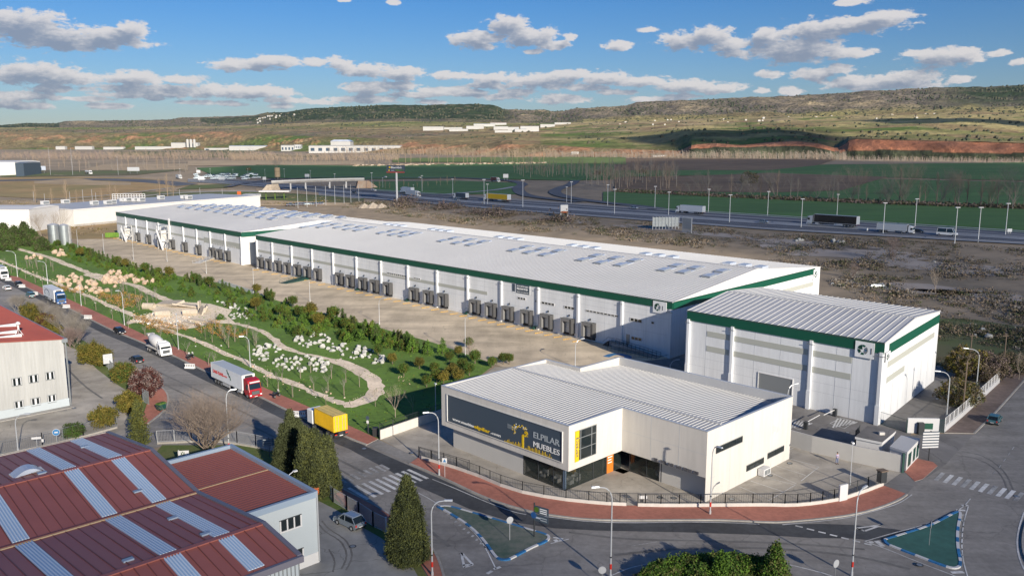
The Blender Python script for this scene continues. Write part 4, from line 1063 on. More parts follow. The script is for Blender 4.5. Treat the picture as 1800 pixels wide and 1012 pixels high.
# white exterior machinery: filter, pipe tower
def tower(u,hh,lab):
    t=thing('filter_tower',lab,'steel structure',(*fB.w(u,-2.6),0),fB.rz); m=MB(); w=2.2
    for x in (-w,w):
        for y in (-1.6,1.6): m.tube([(x,y,0),(x,y,hh)],.12,'white',5)
    for z in (hh*.35,hh*.7,hh): m.box(-w,w,-1.6,1.6,z-.08,z+.08,'metal_light')
    for x in (-w,w):
        m.tube([(x,-1.6,0),(x,1.6,hh*.35)],.06,'white',4); m.tube([(x,1.6,hh*.35),(x,-1.6,hh*.7)],.06,'white',4)
    m.tube([(-w,-1.6,0),(w,-1.6,hh*.35)],.06,'white',4); m.tube([(w,-1.6,hh*.35),(-w,-1.6,hh*.7)],.06,'white',4)
    ob('frame',m,t); m=MB(); m.box(-1.3,1.3,-1.2,1.0,hh*.42,hh*.8,'white_dirty'); m.tube([(0,0,hh*.42),(.8,-1.,.5)],[1.2,.35],'white',8); ob('hopper',m,t)
    m=MB(); m.tube([(-w,-1.8,hh*.8),(w+3.2,-2.4,.3)],.45,'white',7); ob('chute',m,t)
u,_=fB.wall(232,400); tower(u,7.5,'white steel filter frame with chute at the far dock')
u,_=fB.wall(297,420); tower(u,10.5,'tall white steel pipe tower rising to the green eaves')
m=MB(); m.box(-.15,.15,-.15,.15,0,13.6,'white'); m.box(.9,1.2,-.15,.15,0,13.6,'white')
for i in range(14): m.box(.15,.9,-.05,.05,i*.95+.4,i*.95+.5,'white')
tag(ob('wall_ladder',m,loc=(*fB.w(fB.wall(300,420)[0],-.5),0),rz=fB.rz),'white caged ladder climbing the wall over the green eaves','ladder')
# ---- hall W2
C0=at(1209,546.5,13.9); C1=at(1556,604,13.9); fC=Frame(C0,rz_of(brg(C0,C1))); LC=math.dist(C0,C1); DC=34.8; EC=13.9
RC=hgt(fC.w(LC,17.4),562); RC=max(14.6,min(16,RC)); print('LC',LC,'RC',RC,fC.l(at(1652,548,13.9)),fC.l(at(1643.9,671)))
hC=hall(fC,LC,DC,EC,RC,'tall_warehouse','tall white warehouse with wide green eaves and grey wall stripes beside the gate')
roof_sheets(hC,LC,DC,EC,RC,'roof_grey','roof_rib',1.25,ribw=.15,ribh=.10)
band(hC,[(0,0),(LC-.02,0)],EC-1.75,EC+.02); 
g=MB(); g.box(LC,LC+.12,2.4,DC-.3,EC-2.1,EC-.45,'band_green'); ob('green_band',g,hC)
g=MB()
for z0 in (9.6,6.7):
    g.box(4.6,LC-5.3,-.05,0,z0,z0+1.05,'panel_grey')
g.box(LC,LC+.05,2.3,DC-3,9.4,10.4,'panel_grey'); g.box(LC,LC+.05,2.3,12.5,6.7,7.7,'panel_grey')
for u in (4.4,9.6,14.8,20,25.2,30.4,LC-5.2): g.box(u,u+.06,-.02,0,0,EC-1.75,'joint')
for v in (2.2,6,10,14.5,19,24,28.5,DC-2.4): g.box(LC,LC+.02,v,v+.06,0,EC-2.1,'joint')
for z in (3.4,5.1): g.box(0,LC,-.012,0,z,z+.03,'joint')
ob('wall_cladding',g,hC)
for px in (1286,1425):
    u,_=fC.wall(px,640); ob('pilaster',pilaster_mb(u,EC),hC)
ob('pilaster',pilaster_mb(.4,EC),hC); ob('pilaster',pilaster_mb(LC-.4,EC),hC)
emblem(hC,fC,LC-4.8,EC-2.9,3.2,2.7)
emblem(hC,fC,.15,EC-3.2,2.2,1.7,uu=LC)
a,z1=fC.wall(1334,656); b,_=fC.wall(1393,667); m=MB(); m.box(a,b,-.03,0,0,4.6,'metal_grey'); m.box(a-.15,b+.15,-.12,0,4.6,4.75,'white'); m.box(a-.15,a,-.12,0,0,4.6,'white'); m.box(b,b+.15,-.12,0,0,4.6,'white'); ob('roller_door',m,hC)
# ================================================================ furniture showroom
PB=at(1000,749,9.6); fP=Frame(PB,RZ); ZT=9.6; ZO=3.35
def fl(px,py,z): return fP.l(at(px,py,z))
for k,v in dict(A=(779,677),C=(1088,716),D=(1236,757),E=(1385,694),F=(1083,626),G=(1014,645),H=(957.5,629)).items(): print(k,[round(q,2) for q in fl(*v,ZT)])
print('glass',[round(q,2) for q in fP.l(at(991,861))],'low',[round(q,2) for q in fP.l(at(1252,877))],[round(q,2) for q in fP.l(at(791.6,783))],'E0',[round(q,2) for q in fP.l(at(1380,808))])
PA=[(-26.4,0),(0,0),(0,11.2),(13.9,11.2),(13.9,33.6),(-18.6,33.6),(-18.6,23.3),(-26.4,23.3)]
show=thing('furniture_showroom','cream L-shaped furniture shop with big dark sign and overhanging upper floor','shop',(*PB,0),RZ)
# upper shell: walls with thickness
m=MB(); n=len(PA); T=.35
def inset(poly,d):
    out=[]; N=len(poly)
    for i in range(N):
        p0,p1,p2=poly[i-1],poly[i],poly[(i+1)%N]
        def nrm(a,b): l=math.dist(a,b); return (-(b[1]-a[1])/l,(b[0]-a[0])/l)
        n1,n2=nrm(p0,p1),nrm(p1,p2); out.append((p1[0]+(n1[0]+n2[0])*d,p1[1]+(n1[1]+n2[1])*d))
    return out
IN=inset(PA,T)
for i in range(n):
    a,b=PA[i],PA[(i+1)%n]; c,d=IN[(i+1)%n],IN[i]
    mm='render_grey' if i in () else 'render_cream'
    m.hexa([(*a,ZO if i not in (3,4,5,6) else 0),(*b,ZO if i not in (3,4,5,6) else 0),(*c,ZO if i not in (3,4,5,6) else 0),(*d,ZO if i not in (3,4,5,6) else 0)],[(*a,ZT),(*b,ZT),(*c,ZT),(*d,ZT)],mm)
# soffit
m.prism([(x,y) for x,y in IN],ZO,ZO+.2,'render_cream')
wl=ob('upper_wall',m,show)
m=MB()
for i in range(n):
    a,b=PA[i],PA[(i+1)%n]; c,d=IN[(i+1)%n],IN[i]
    a2,b2=[tuple(p[j]+(p[j]-q[j])*.12 for j in (0,1)) for p,q in ((a,d),(b,c))]
    m.hexa([(*a2,ZT),(*b2,ZT),(*c,ZT),(*d,ZT)],[(*a2,ZT+.07),(*b2,ZT+.07),(*c,ZT+.07),(*d,ZT+.07)],'metal_light')
ob('coping',m,show)
m=MB(); 
for u0,u1,va in ((-26.4,0,0.),(0,13.9,11.2)):
    pass
def joints():
    g=MB()
    for u in (-18,-9): g.box(u,u+.04,-.012,0,ZO,ZT,'joint')
    g.box(-26.4,0,-.012,0,ZO+3.1,ZO+3.13,'joint') if False else None
    g.box(0,.012,0,11.2,ZO+3.1,ZO+3.13,'joint'); g.box(0,.012,8.,8.04,ZO,ZT,'joint')
    g.box(0,13.9,11.188,11.2,ZO+3.1,ZO+3.13,'joint'); 
    for u in (5.,9.6): g.box(u,u+.04,11.188,11.2,ZO,ZT,'joint')
    g.box(13.9,13.912,11.2,33.6,ZO+3.1,ZO+3.13,'joint'); g.box(13.9,13.912,12.6,33.6,ZO-.4,ZO-.37,'joint')
    for v in (17,22.5,28): g.box(13.9,13.912,v,v+.04,0,ZT,'joint')
    for k in range(0,len(g.v),8):
        q=MB(); q.v=g.v[k:k+8]; q.mats=['joint']; q.f=[tuple(i-k for i in f) for f in g.f[k//8*6:k//8*6+6]]; q.m=[0]*6; ob('wall_joint',q,show)
joints()
# roof: front slope to the ridge at v=15, back slope down
RF=ZT-.18; RR=ZT+.05; RBK=ZT-1.35; rvv=15.
def rz_at(v): return RF+(RR-RF)*v/rvv if v<=rvv else RR+(RBK-RR)*(v-rvv)/(33.6-rvv)
m=MB(); st_=.62
u=-26.05
segs=[]
while u<13.5:
    lo=.36 if u<-.35 else 11.55; hi=22.9 if u<-18.2 else 33.2
    u2=min(u+st_,13.54)
    for va,vb in ((lo,min(rvv,hi)),(max(rvv,lo),hi)):
        if vb>va+.05:
            m.hexa([(u,va,rz_at(va)-.2),(u2,va,rz_at(va)-.2),(u2,vb,rz_at(vb)-.2),(u,vb,rz_at(vb)-.2)],[(u,va,rz_at(va)),(u2,va,rz_at(va)),(u2,vb,rz_at(vb)),(u,vb,rz_at(vb))],'showroom_roof')
            m.hexa([(u,va,rz_at(va)-.02),(u+.13,va,rz_at(va)-.02),(u+.13,vb,rz_at(vb)-.02),(u,vb,rz_at(vb)-.02)],[(u+.02,va,rz_at(va)+.07),(u+.11,va,rz_at(va)+.07),(u+.11,vb,rz_at(vb)+.07),(u+.02,vb,rz_at(vb)+.07)],'roof_rib')
    u+=st_
m.box(-26.05,13.5,rvv-.25,rvv+.25,RR+.03,RR+.12,'roof_rib')
ob('roof',m,show)
m=MB()
for i in range(130):
    u=-18.1+i*.242; m.box(u,u+.05,33.19,33.24,RBK,ZT,'roof_rib')
m.box(-18.2,13.5,33.2,33.249,RBK-.1,ZT-.01,'roof_grey'); ob('parapet_lining',m,show)
# ground floor
uG=fP.wall(920,820,.8)[0]; print('uG',uG)
m=MB(); m.box(-24.6,uG,.8,1.1,0,ZO,'render_grey'); m.box(-24.6,-24.3,1.1,22,0,ZO,'render_cream'); ob('lower_wall',m,show); m=MB()
uW=fP.wall(1159,840,12.6)[0]; print('uW',uW)
m.box(uW,13.88,12.6,12.9,0,ZO,'render_grey'); m.box(13.55,13.895,12.9,13.2,0,ZO,'render_cream')
ob('lower_wall',m,show)
m=MB(); m.box(uG,-1.3,.86,.9,.08,ZO,'glass_shop'); sg=ob('shop_window',m,show); ob('shop_window',MB().box(-1.34,-1.3,.9,9.4,.08,ZO,'glass_shop'),show); ob('shop_window',MB().box(.4,uW,12.64,12.68,.08,ZO,'glass_shop'),show)
m=MB(); m.box(-24,-1.4,1.2,22,0,.05,'lot_dark'); m.box(-1.2,13.4,13.2,33,0,.05,'lot_dark'); m.box(-24,-1.6,9.,9.2,.05,ZO,'dock_grey'); m.box(0,13.4,19,19.2,.05,ZO,'dock_grey'); m.box(-9.8,-9.6,1.2,9,.05,ZO,'dock_grey'); m.box(-5,-3.9,5.6,5.9,.05,2.4,'yellow_ochre'); m.box(6.2,6.4,13.2,19,.05,ZO,'dock_grey'); ob('interior',m,show)
m=MB()
for u in (uG,uG+2.9,uG+5.8,-1.4): m.box(u-.06,u+.06,.8,.92,0,ZO,'metal_dark')
for v in (3.6,6.6,9.4): m.box(-1.38,-1.26,v-.06,v+.06,0,ZO,'metal_dark')
for u in (.4,3.4,5.9,uW-.1): m.box(u-.06,u+.06,12.58,12.7,0,ZO,'metal_dark')
m.box(uG,-1.3,.8,.92,0,.1,'metal_dark'); m.box(-1.38,-1.26,.8,9.4,0,.1,'metal_dark'); m.box(.4,uW,12.58,12.7,0,.1,'metal_dark'); m.box(-1.7,-1.3,.8,1.1,0,ZO,'panel_blue')
ob('glazing_frame',m,sg)
m=MB(); m.box(-1.34,-1.2,9.5,10.9,.05,ZO-.15,'door_orange')
for i,(zz,w) in enumerate(((2.7,.9),(2.3,1.0),(1.9,.8),(1.5,.9))): m.box(-1.2,-1.19,9.65,9.65+w,zz,zz+.14,'letter_white')
ob('door',m,show)
m=MB(); m.box(-1.34,.4,11.2,12.6,0,.02,'lot'); m.box(-1.3,-1.2,11.,12.6,.05,ZO,'glass_shop'); ob('entrance_glazing',m,show)
# furniture glimpsed in the window
def furn(u,v,kind):
    t=thing('armchair' if kind else 'dining_table',('pale upholstered armchair standing in the shop window' if kind else 'round wooden dining table with white chairs behind the shop glass'),'chair' if kind else 'table',(*fP.w(u,v),.02),RZ,'armchairs in the shop window' if kind else 'dining tables in the shop window')
    a=MB()
    if kind: a.box(-.5,.5,-.45,.45,.12,.45,'white'); a.box(-.5,.5,.3,.5,.45,.95,'white'); a.box(-.6,-.45,-.4,.4,.1,.65,'white'); a.box(.45,.6,-.4,.4,.1,.65,'white'); ob('seat',a,t)
    else:
        a.tube([(0,0,.7),(0,0,.75)],.75,'wood',14); ob('tabletop',a,t); b=MB(); b.tube([(0,0,0),(0,0,.7)],.08,'wood',6); ob('leg',b,t)
for a in ((-2.6,3.,1),(-2.8,4.6,1),(-4.2,2.2,1),(-6.8,2.4,1),(-3.0,7.4,0),(-7.6,3.6,0),(2.2,14.2,0),(4.6,14.3,1),(3.6,15.5,1)): furn(*a)
# big sign
s0=fP.wall(786.7,692.6); s1_=fP.wall(988.3,812.2); s2=fP.wall(988.3,758.8); s3=fP.wall(787.7,739)
SU0,SU1=s0[0],s1_[0]; SZ0=(s1_[1]+s3[1])/2; SZ1=(s0[1]+s2[1])/2; print('sign',SU0,SU1,SZ0,SZ1)
m=MB(); m.box(SU0,SU1,-.02,0,SZ0,SZ1,'sign_slate')
for q in ((SU0-.08,SU0,SZ0-.08,SZ1+.08),(SU1,SU1+.08,SZ0-.08,SZ1+.08)): m.box(q[0],q[1],-.14,0,q[2],q[3],'white')
m.box(SU0,SU1,-.14,0,SZ1,SZ1+.08,'metal_light'); m.box(SU0,SU1,-.14,0,SZ0-.08,SZ0,'render_cream')
sb=ob('sign_board',m,show); L_=SU1-SU0; hS=SZ1-SZ0
m=MB(); Y0=-.06
x=SU0+.05*L_*.6; zt=SZ0+.34
def W(txt,x0,x1,z,h,mm,fat=0,obm=None): wall_text(m,txt,x0,z,x1-x0,h,mm,y0=Y0,ext=.015,fat=fat)
def su(px,py): return fP.wall(px,py)[0]
a_=su(796,738); b_=su(833,752); c_=su(862,761); d__=su(880,766)
zl=SZ0+.42
W('www.muebles',a_,b_+.0,zl,.44,'letter_white',.004)
W('elpilar',b_+.08,c_-.02,zl,.52,'sign_yellow',.016)
W('.com',c_+.08,d__,zl,.42,'letter_white',.004)
e_=su(938,770); f_=su(984,790)
W('ELPILAR',e_,f_,SZ0+hS*.50,.86,'letter_grey',.014)
W('MUEBLES',e_,f_,SZ0+hS*.19,.80,'letter_white',.0)
cx,cz=fP.wall(915,757)
tk=su(919.5,780); m.box(tk-.19,tk+.19,Y0-.02,Y0+.03,SZ0+.02,SZ0+hS*.45,'sign_yellow')
rr=random.Random(12)
for i in range(58):
    a=rr.uniform(-.9,math.pi*1.25); r=rr.uniform(.5,1.0); dx=math.cos(a)*r*2.1; dz=math.sin(a)*r*1.0
    s=rr.choice((.04,.055,.07,.10))
    X=cx+dx*.8; Z=cz+dz
    if Z>SZ1-.12 or Z<SZ0+.9: continue
    mm='sign_yellow' if rr.random()<.72 else 'letter_white'
    m.box(X-s,X+s,Y0-.015,Y0+.02,Z-s,Z+s,mm)
for k in range(5): m.tube([(cx-2.6,Y0,cz+.2-.14*k+.25),(cx-1.0,Y0,cz+.05-.1*k+.2)],.02,'letter_grey',4)
for k in range(34):
    X=su(888,790)+k*(su(972,810)-su(888,790))/34; hh=.12+rr.random()**2*.6
    if abs(X-tk)<.3: continue
    m.box(X-.03,X+.03,Y0-.01,Y0+.02,SZ0+.02,SZ0+.05+hh,'sign_yellow')
ob('sign_lettering',m,sb)
# upper window on the BC wall with yellow strip
v0,z1=fP.wallv(1011,757,0); v1,z0=fP.wallv(1047.3,797,0); _,za=fP.wallv(1011,811,0); _,zb=fP.wallv(1047,746,0); vy,_=fP.wallv(1017,780,0)
print('upper win',v0,v1,z1,z0,za,zb); z0=(za+z0)/2; z1=(z1+zb)/2
m=MB(); m.box(-.05,.02,v0,v1,z0,z1,'glass_dark'); uw=ob('upper_window',m,show)
m=MB()
for v in (vy+.35,v1-1.0,v1-.05): m.box(.02,.09,v-.06,v+.06,z0,z1,'metal_grey')
for z in (z0,z0+(z1-z0)*.36,z0+(z1-z0)*.72,z1-.08): m.box(.02,.08,v0,v1,z,z+.09,'metal_grey')
ob('window_bars',m,uw)
m=MB(); m.box(.02,.12,v0-.04,vy,z0-.05,z1,'sign_yellow')
hh=(z1-z0-1.4)/7
for i,ch in enumerate('MUEBLES'): wall_text(m,ch,v0+.12,z1-.75-hh*(i+1),(vy-v0)*.62,hh*.72,'letter_dark',y0=.13,ext=.01,fat=.01,face=2)
ob('yellow_sign',m,show)
m=MB(); a_=fP.wall(1150,812,11.2)[0]; b_=fP.wall(1229,833,11.2)[0]
wall_text(m,'EL PILAR MUEBLES',a_,ZO+.12,b_-a_,.42,'letter_dark',y0=11.12,ext=.06,fat=.022); ob('wall_lettering',m,show)
for a in ((1258.5,1304.5,786,776,4),(1312,1342,819,813,2),(1349,1377.5,798,791,2)):
    va,za=fP.wallv(a[0],a[2]+4,13.9); vb,zb=fP.wallv(a[1],a[3]-4 if a[0]<1300 else a[3]-5,13.9); zc=(za+zb)/2
    w=MB(); w.box(13.9,13.93,va,vb,zc-.42,zc+.42,'glass_dark'); wo=ob('window',w,show); f=MB()
    for i in range(a[4]+1): q=va+(vb-va)*i/a[4]; f.box(13.92,13.97,q-.04,q+.04,zc-.42,zc+.42,'metal_dark')
    f.box(13.92,13.98,va,vb,zc+.4,zc+.47,'metal_grey'); f.box(13.92,13.98,va,vb,zc-.47,zc-.4,'metal_grey'); ob('window_frame',f,wo)
v,z=fP.wallv(1343,826,14.6); p=fP.w(14.05,v-.7); t=thing('air_conditioner','white box air conditioning unit on the ground by the shop wall','air conditioner',(*p,0),RZ); a=MB(); a.box(0,.95,0,1.9,.1,1.1,'white'); ob('casing',a,t,bev=.03); b=MB(); b.box(.95,.97,.2,1.0,.25,.95,'metal_grey'); b.box(.95,.97,1.1,1.7,.25,.95,'metal_grey'); ob('fan_grille',b,t)
# faded mural patch of grey stains on the long wall
m=MB(); v0,z=fP.wallv(1352,760,13.9)
for i in range(6):
    vv=fP.wallv(1354+4*i,745-2*i,13.9)[0]; m.box(13.902,13.906,vv,vv+.35+.2*(i%2),5.1+.15*(i%3),5.6+.3*((i*7)%4),'faded_paint')
ob('faded_lettering',m,show)
# ================================================================ left works building
DLo=at(118,714); LO0=at(110.5,596.3,12.2); fL=Frame(LO0,RZ); print('left',fL.l(DLo))
lw=thing('works_building','white sheet building with red roof and six small windows at the left edge','building',(*LO0,0),RZ)
vl,zl=fL.wallv(0,602,0); sl_=(zl-12.2)/(-vl); print('slope',sl_,vl)
Wd=34; zr=12.2+sl_*17 if sl_>0 else 14; Ln=52
m=MB(); P=[(0,0),(0,12.2),(-17,zr),(-Wd,12.2),(-Wd,0)]; k=m.mi('wall_sheet')
for u in (0,-Ln): m.v+=[(u,v,z) for v,z in P]
m.f+=[(4,3,2,1,0),(5,6,7,8,9),(0,1,6,5),(4,9,8,3)]; m.m+=[k]*4
ob('wall',m,lw)
m=MB(); t=.15
for va,za,vb,zb in ((.3,12.2-.3*sl_,-17,zr),(-17,zr,-Wd-.3,12.1)):
    m.hexa([(.25,va,za+.02),(.25,vb,zb+.02),(-Ln-.2,vb,zb+.02),(-Ln-.2,va,za+.02)][::-1],[(.25,va,za+t),(.25,vb,zb+t),(-Ln-.2,vb,zb+t),(-Ln-.2,va,za+t)][::-1],'red_sheet_bright')
    n=60
    for i in range(n): 
        u=-i*Ln/n; m.hexa([(u,va,za+t),(u-.1,va,za+t),(u-.1,vb,zb+t),(u,vb,zb+t)],[(u,va,za+t+.05),(u-.1,va,za+t+.05),(u-.1,vb,zb+t+.05),(u,vb,zb+t+.05)],'red_sheet_bright')
ob('roof',m,lw)
m=MB(); m.box(-Ln,.35,.25,.6,12.0,12.3,'metal_grey'); m.tube([(.2,.3,.2),(.2,.3,12.)],.14,'metal_grey',7); m.box(.0,.45,-.25,.62,11.7,12.35,'galv'); ob('gutter',m,lw)
m=MB(); m.box(.0,.14,-Wd,.1,0,1.5,'wall_blue'); m.box(.14,1.6,-Wd,.4,0,.12,'kerb'); ob('plinth',m,lw)
m=MB()
for i in range(70): m.box(0,.02,-i*.5-.02,-i*.5,1.5,12.,'joint')
ob('sheet_ribs',m,lw)
for px0,px1,pt,pb in ((21,37.5,664,676),(50.5,67,658,671),(80,95.5,653,665.5),(25,41,704.5,716.5),(54.5,70.5,699,711),(83.5,98.5,693.5,705.5)):
    va,za=fL.wallv(px0,pt+2,0); vb,zb=fL.wallv(px1,pb-1,0); zc=(za+zb)/2; w=MB(); w.box(0,.05,va,vb,zc-.62,zc+.62,'glass_dark'); wo=ob('window',w,lw); f=MB()
    f.box(.02,.12,va-.1,vb+.1,zc+.6,zc+.72,'metal_grey'); f.box(.02,.16,va-.1,vb+.1,zc-.74,zc-.62,'metal_grey'); f.box(.02,.12,va-.12,va,zc-.62,zc+.6,'metal_grey'); f.box(.02,.12,vb,vb+.12,zc-.62,zc+.6,'metal_grey')
    f.box(.05,.10,(va+vb)/2-.16,(va+vb)/2+.16,zc-.6,zc+.6,'white'); f.box(.05,.1,va+.0,va+.1,zc-.6,zc+.6,'white'); f.box(.05,.1,vb-.1,vb,zc-.6,zc+.6,'white'); ob('window_frame',f,wo)
for px,py in ((0,572),(0,586),(8,593)):
    q=at(px,py,13.2); a=fL.l(q); m=MB(); m.box(a[0]-.15,a[0]+.25,a[1]-7,a[1]+2.6,12.2-sl_*0+sl_*(-a[1]-2.6)-.1,12.2+sl_*(-a[1]-2.6)+.7,'white'); 
    ob('roof_light',m,lw)
q=at(33,585,13.2); t=thing('roof_vent','white turning roof vent on a tripod base on the red roof','vent',(q[0],q[1],12.9),0); m=MB()
m.tube([(0,0,1.0),(0,0,1.9)],.16,'white',8); m.tube([(0,0,1.7),(0,0,1.9),(0,0,2.2),(0,0,2.35)],[.2,.42,.35,.1],'white',10); ob('cowl',m,t); m=MB()
for k in range(3): a=k*2.1; m.tube([(0,0,1.1),(.9*math.cos(a),.9*math.sin(a),-.3)],.05,'white',4)
m.tube([(.9*math.cos(a),.9*math.sin(a),-.2) for a in [k*.524 for k in range(13)]],.07,'white',4); ob('tripod',m,t)
# ================================================================ red factory and annex
F0=at(187,759,8.8); fF=Frame(F0,RZ); ZV,ZR=8.8,10.3
pu=[0]; 
for px,py,z in ((255,794,ZR),(344,868,ZV),(442,928,ZR),(510,985,9.4)): pu.append(fF.l(at(px,py,z))[0]); print('F',fF.l(at(px,py,z)))
fac=thing('red_roof_factory','saw-profiled dark red sheet roof with translucent strips filling the lower left','factory',(*F0,0),RZ)
W_=64.; prof_=[(pu[0],ZV-.2),(pu[1],ZR),(pu[2],ZV),(pu[3],ZR),(pu[4],9.4)]
m=MB()
for (ua,za),(ub,zb) in zip(prof_,prof_[1:]): m.hexa([(ua,-W_,0),(ub,-W_,0),(ub,0,0),(ua,0,0)],[(ua,-W_,za-.05),(ub,-W_,zb-.05),(ub,0,zb-.05),(ua,0,za-.05)],'wall_blue')
ob('wall',m,fac)
m=MB(); m2=MB()
for (ua,za),(ub,zb) in zip(prof_,prof_[1:]):
    m.hexa([(ua,-W_,za),(ub,-W_,zb),(ub,0,zb),(ua,0,za)],[(ua,-W_,za+.12),(ub,-W_,zb+.12),(ub,0,zb+.12),(ua,0,za+.12)],'red_sheet')
    i=0; v=-.9
    while v>-W_:
        m.hexa([(ua+.2,v,za+.1),(ub-.2,v,zb+.1),(ub-.2,v+.07,zb+.1),(ua+.2,v+.07,za+.1)],[(ua+.2,v,za+.18),(ub-.2,v,zb+.18),(ub-.2,v+.07,zb+.18),(ua+.2,v+.07,za+.18)],'red_rib'); v-=1.12
m.box(pu[1]-.3,pu[1]+.3,-W_,0,ZR+.1,ZR+.2,'red_sheet'); m.box(pu[3]-.3,pu[3]+.3,-W_,0,ZR+.1,ZR+.2,'red_sheet')
m.box(pu[2]-.25,pu[2]+.05,-W_,0,ZV+.1,ZV+.3,'red_rib'); m.box(pu[2]+.05,pu[2]+.25,-W_,0,ZV+.1,ZV+.24,'field_tan')
ob('roof',m,fac)
vs=[]
for px,py in ((203.5,805),(123,826)): a=fF.l(at(px,py,ZR)); vs.append(a[1])
dv=vs[1]-vs[0]; print('strip v',vs); v3=fF.l(at(43,960,ZV))[1]; vs+=[v3,v3+dv,v3+3*dv,v3+4*dv]
for v in vs:
    for (ua,za),(ub,zb) in zip(prof_,prof_[1:]):
        if ub-ua<6: continue
        m=MB(); w=.74; a,b=ua+.5,ub-.5; sl2=(zb-za)/(ub-ua); za2,zb2=za+sl2*.5,zb-sl2*.5
        m.hexa([(a,v-w,za2+.1),(b,v-w,zb2+.1),(b,v+w,zb2+.1),(a,v+w,za2+.1)],[(a,v-w,za2+.2),(b,v-w,zb2+.2),(b,v+w,zb2+.2),(a,v+w,za2+.2)],'trans_sheet')
        for k in range(6):
            y=v-w+.02+k*(2*w-.14)/5; m.hexa([(a-.1,y,za2+.18),(b+.1,y,zb2+.18),(b+.1,y+.09,zb2+.18),(a-.1,y+.09,za2+.18)],[(a-.1,y,za2+.27),(b+.1,y,zb2+.27),(b+.1,y+.09,zb2+.27),(a-.1,y+.09,za2+.27)],'trans_rib')
        ob('translucent_strip',m,fac)
m=MB()
for (ua,za),(ub,zb) in zip(prof_,prof_[1:]):
    m.hexa([(ua,-.1,za-.3),(ub,-.1,zb-.3),(ub,.35,zb-.3),(ua,.35,za-.3)],[(ua,-.1,za+.28),(ub,-.1,zb+.28),(ub,.35,zb+.28),(ua,.35,za+.28)],'flash_purple')
m.box(pu[4],pu[4]+.35,-W_,.35,9.0,9.6,'flash_purple'); m.box(-.2,0,-W_,.35,ZV-.5,ZV,'kerb')
ob('verge_flashing',m,fac)
m=MB()
for k in range(150): m.box(pu[4],pu[4]+.04,-.4*k-.05,-.4*k+.05,0,9.0,'metal_grey')
ob('wall_ribs',m,fac)
q=fF.l(at(49,838,9.6)); t=thing('roof_dome','small curved glass roof dome on a white frame on the red sheets','roof light',(*fF.w(*q),ZV+1.1),RZ); m=MB(); m.box(-1.0,1.0,-1.6,1.6,-.3,.25,'white'); ob('frame',m,t); m=MB()
m.loft([[(x,-1.5+.0*1,.25) if i in(0,8) else (x,-1.5+3*i/8,.25+.65*math.sin(math.pi*i/8)) for i in range(9)] for x in (-.95,.95)],'skylight'); 
m.v=[(p[0],p[1] if not (p[1]==-1.5 and False) else p[1],p[2]) for p in m.v]; ob('dome',m,t)
for px,py in ((75,842),(242,860),(303,910),(362,950),(226,997),(148,782)):
    q=fF.l(at(px,py,9.6)); m=MB(); m.box(q[0]-.25,q[0]+.25,q[1]-.45,q[1]+.45,.05,.2,'flash_blue'); 
    u=q[0]; z=ZV
    for (ua,za),(ub,zb) in zip(prof_,prof_[1:]):
        if ua<=u<=ub: z=za+(zb-za)*(u-ua)/(ub-ua)+.1
    ob('roof_patch',m,fac,loc=(0,0,z))
# annex
an=thing('annex_building','grey two-storey annex with flat dark red roof beside the parked silver car','building',(*F0,0),RZ)
ax0,ax1,ay=14.9,35.3,10.4; 
for k in ((417,778),(545,866),(300,825)): print('annex',fF.l(at(*k,8.4)))
a1=fF.l(at(417,778,8.4)); a2=fF.l(at(545,866,8.4)); ax0=a1[0]; ax1=a2[0]; ay=(a1[1]+a2[1])/2
m=MB(); m.box(ax0,ax1,.36,ay,0,7.9,'wall_blue'); ob('wall',m,an)
m=MB(); m.box(ax0+.3,ax1-.3,.36,ay-.35,7.9,8.0,'red_sheet'); 
for k in range(34): x=ax0+.5+k*(ax1-ax0-1)/34; m.box(x,x+.07,.4,ay-.35,8.0,8.06,'red_rib')
m.box((ax0+ax1)/2-.05,(ax0+ax1)/2+.1,.4,ay-.4,8.05,8.12,'field_tan'); ob('roof',m,an)
m=MB(); m.box(ax0-.1,ax1+.1,ay-.35,ay+.1,7.7,8.45,'flash_blue'); m.box(ax0-.1,ax0+.3,.36,ay-.35,7.7,8.45,'flash_blue'); m.box(ax1-.3,ax1+.1,.36,ay-.35,7.7,8.4,'flash_blue'); ob('parapet',m,an)
m=MB(); m.box(ax1,ax1+.05,.36,ay+.02,0,1.3,'white'); m.tube([(ax1+.1,ay,.2),(ax1+.1,ay,8.2)],.1,'metal_light',6); ob('plinth',m,an)
for (px0,px1,pt,pb,n) in ((492,529,913,924,3),(508,532.5,977,978,2)):
    va,za=fF.wallv(px0,pt+3,ax1); vb,zb=fF.wallv(px1,pb-3,ax1)
    zc=5.35 if n==3 else 2.35
    if n==3: zc=(fF.wallv(510,919,ax1)[1])
    else: zc=fF.wallv(520,976,ax1)[1]
    w=MB(); w.box(ax1,ax1+.04,va,vb,zc-.62,zc+.62,'glass_dark'); wo=ob('window',w,an); f=MB()
    for i in range(n+1): q=va+(vb-va)*i/n; f.box(ax1+.03,ax1+.1,q-.08,q+.08,zc-.62,zc+.62,'white')
    f.box(ax1+.03,ax1+.14,va-.1,vb+.1,zc-.74,zc-.6,'white'); f.box(ax1+.03,ax1+.1,va-.1,vb+.1,zc+.6,zc+.68,'metal_dark'); ob('window_frame',f,wo)
m=MB(); p=fF.l(at(479,840,8.4)); m.tube([(p[0],ay,8.0),(p[0],ay+1.0,8.5)],.05,'metal_light',5); m.box(p[0]-.16,p[0]+.16,ay+1.0,ay+1.45,8.4,8.55,'white'); ob('wall_lamp',m,an)
# ================================================================ long white building with roof plant
G0=at(131,398.5); G1=at(300,386); gf=Frame(G0,rz_of(brg(G0,at(205,391.5)))); 
gz=hgt(G0,370); print('long white',G0,at(205,391.5),gz)

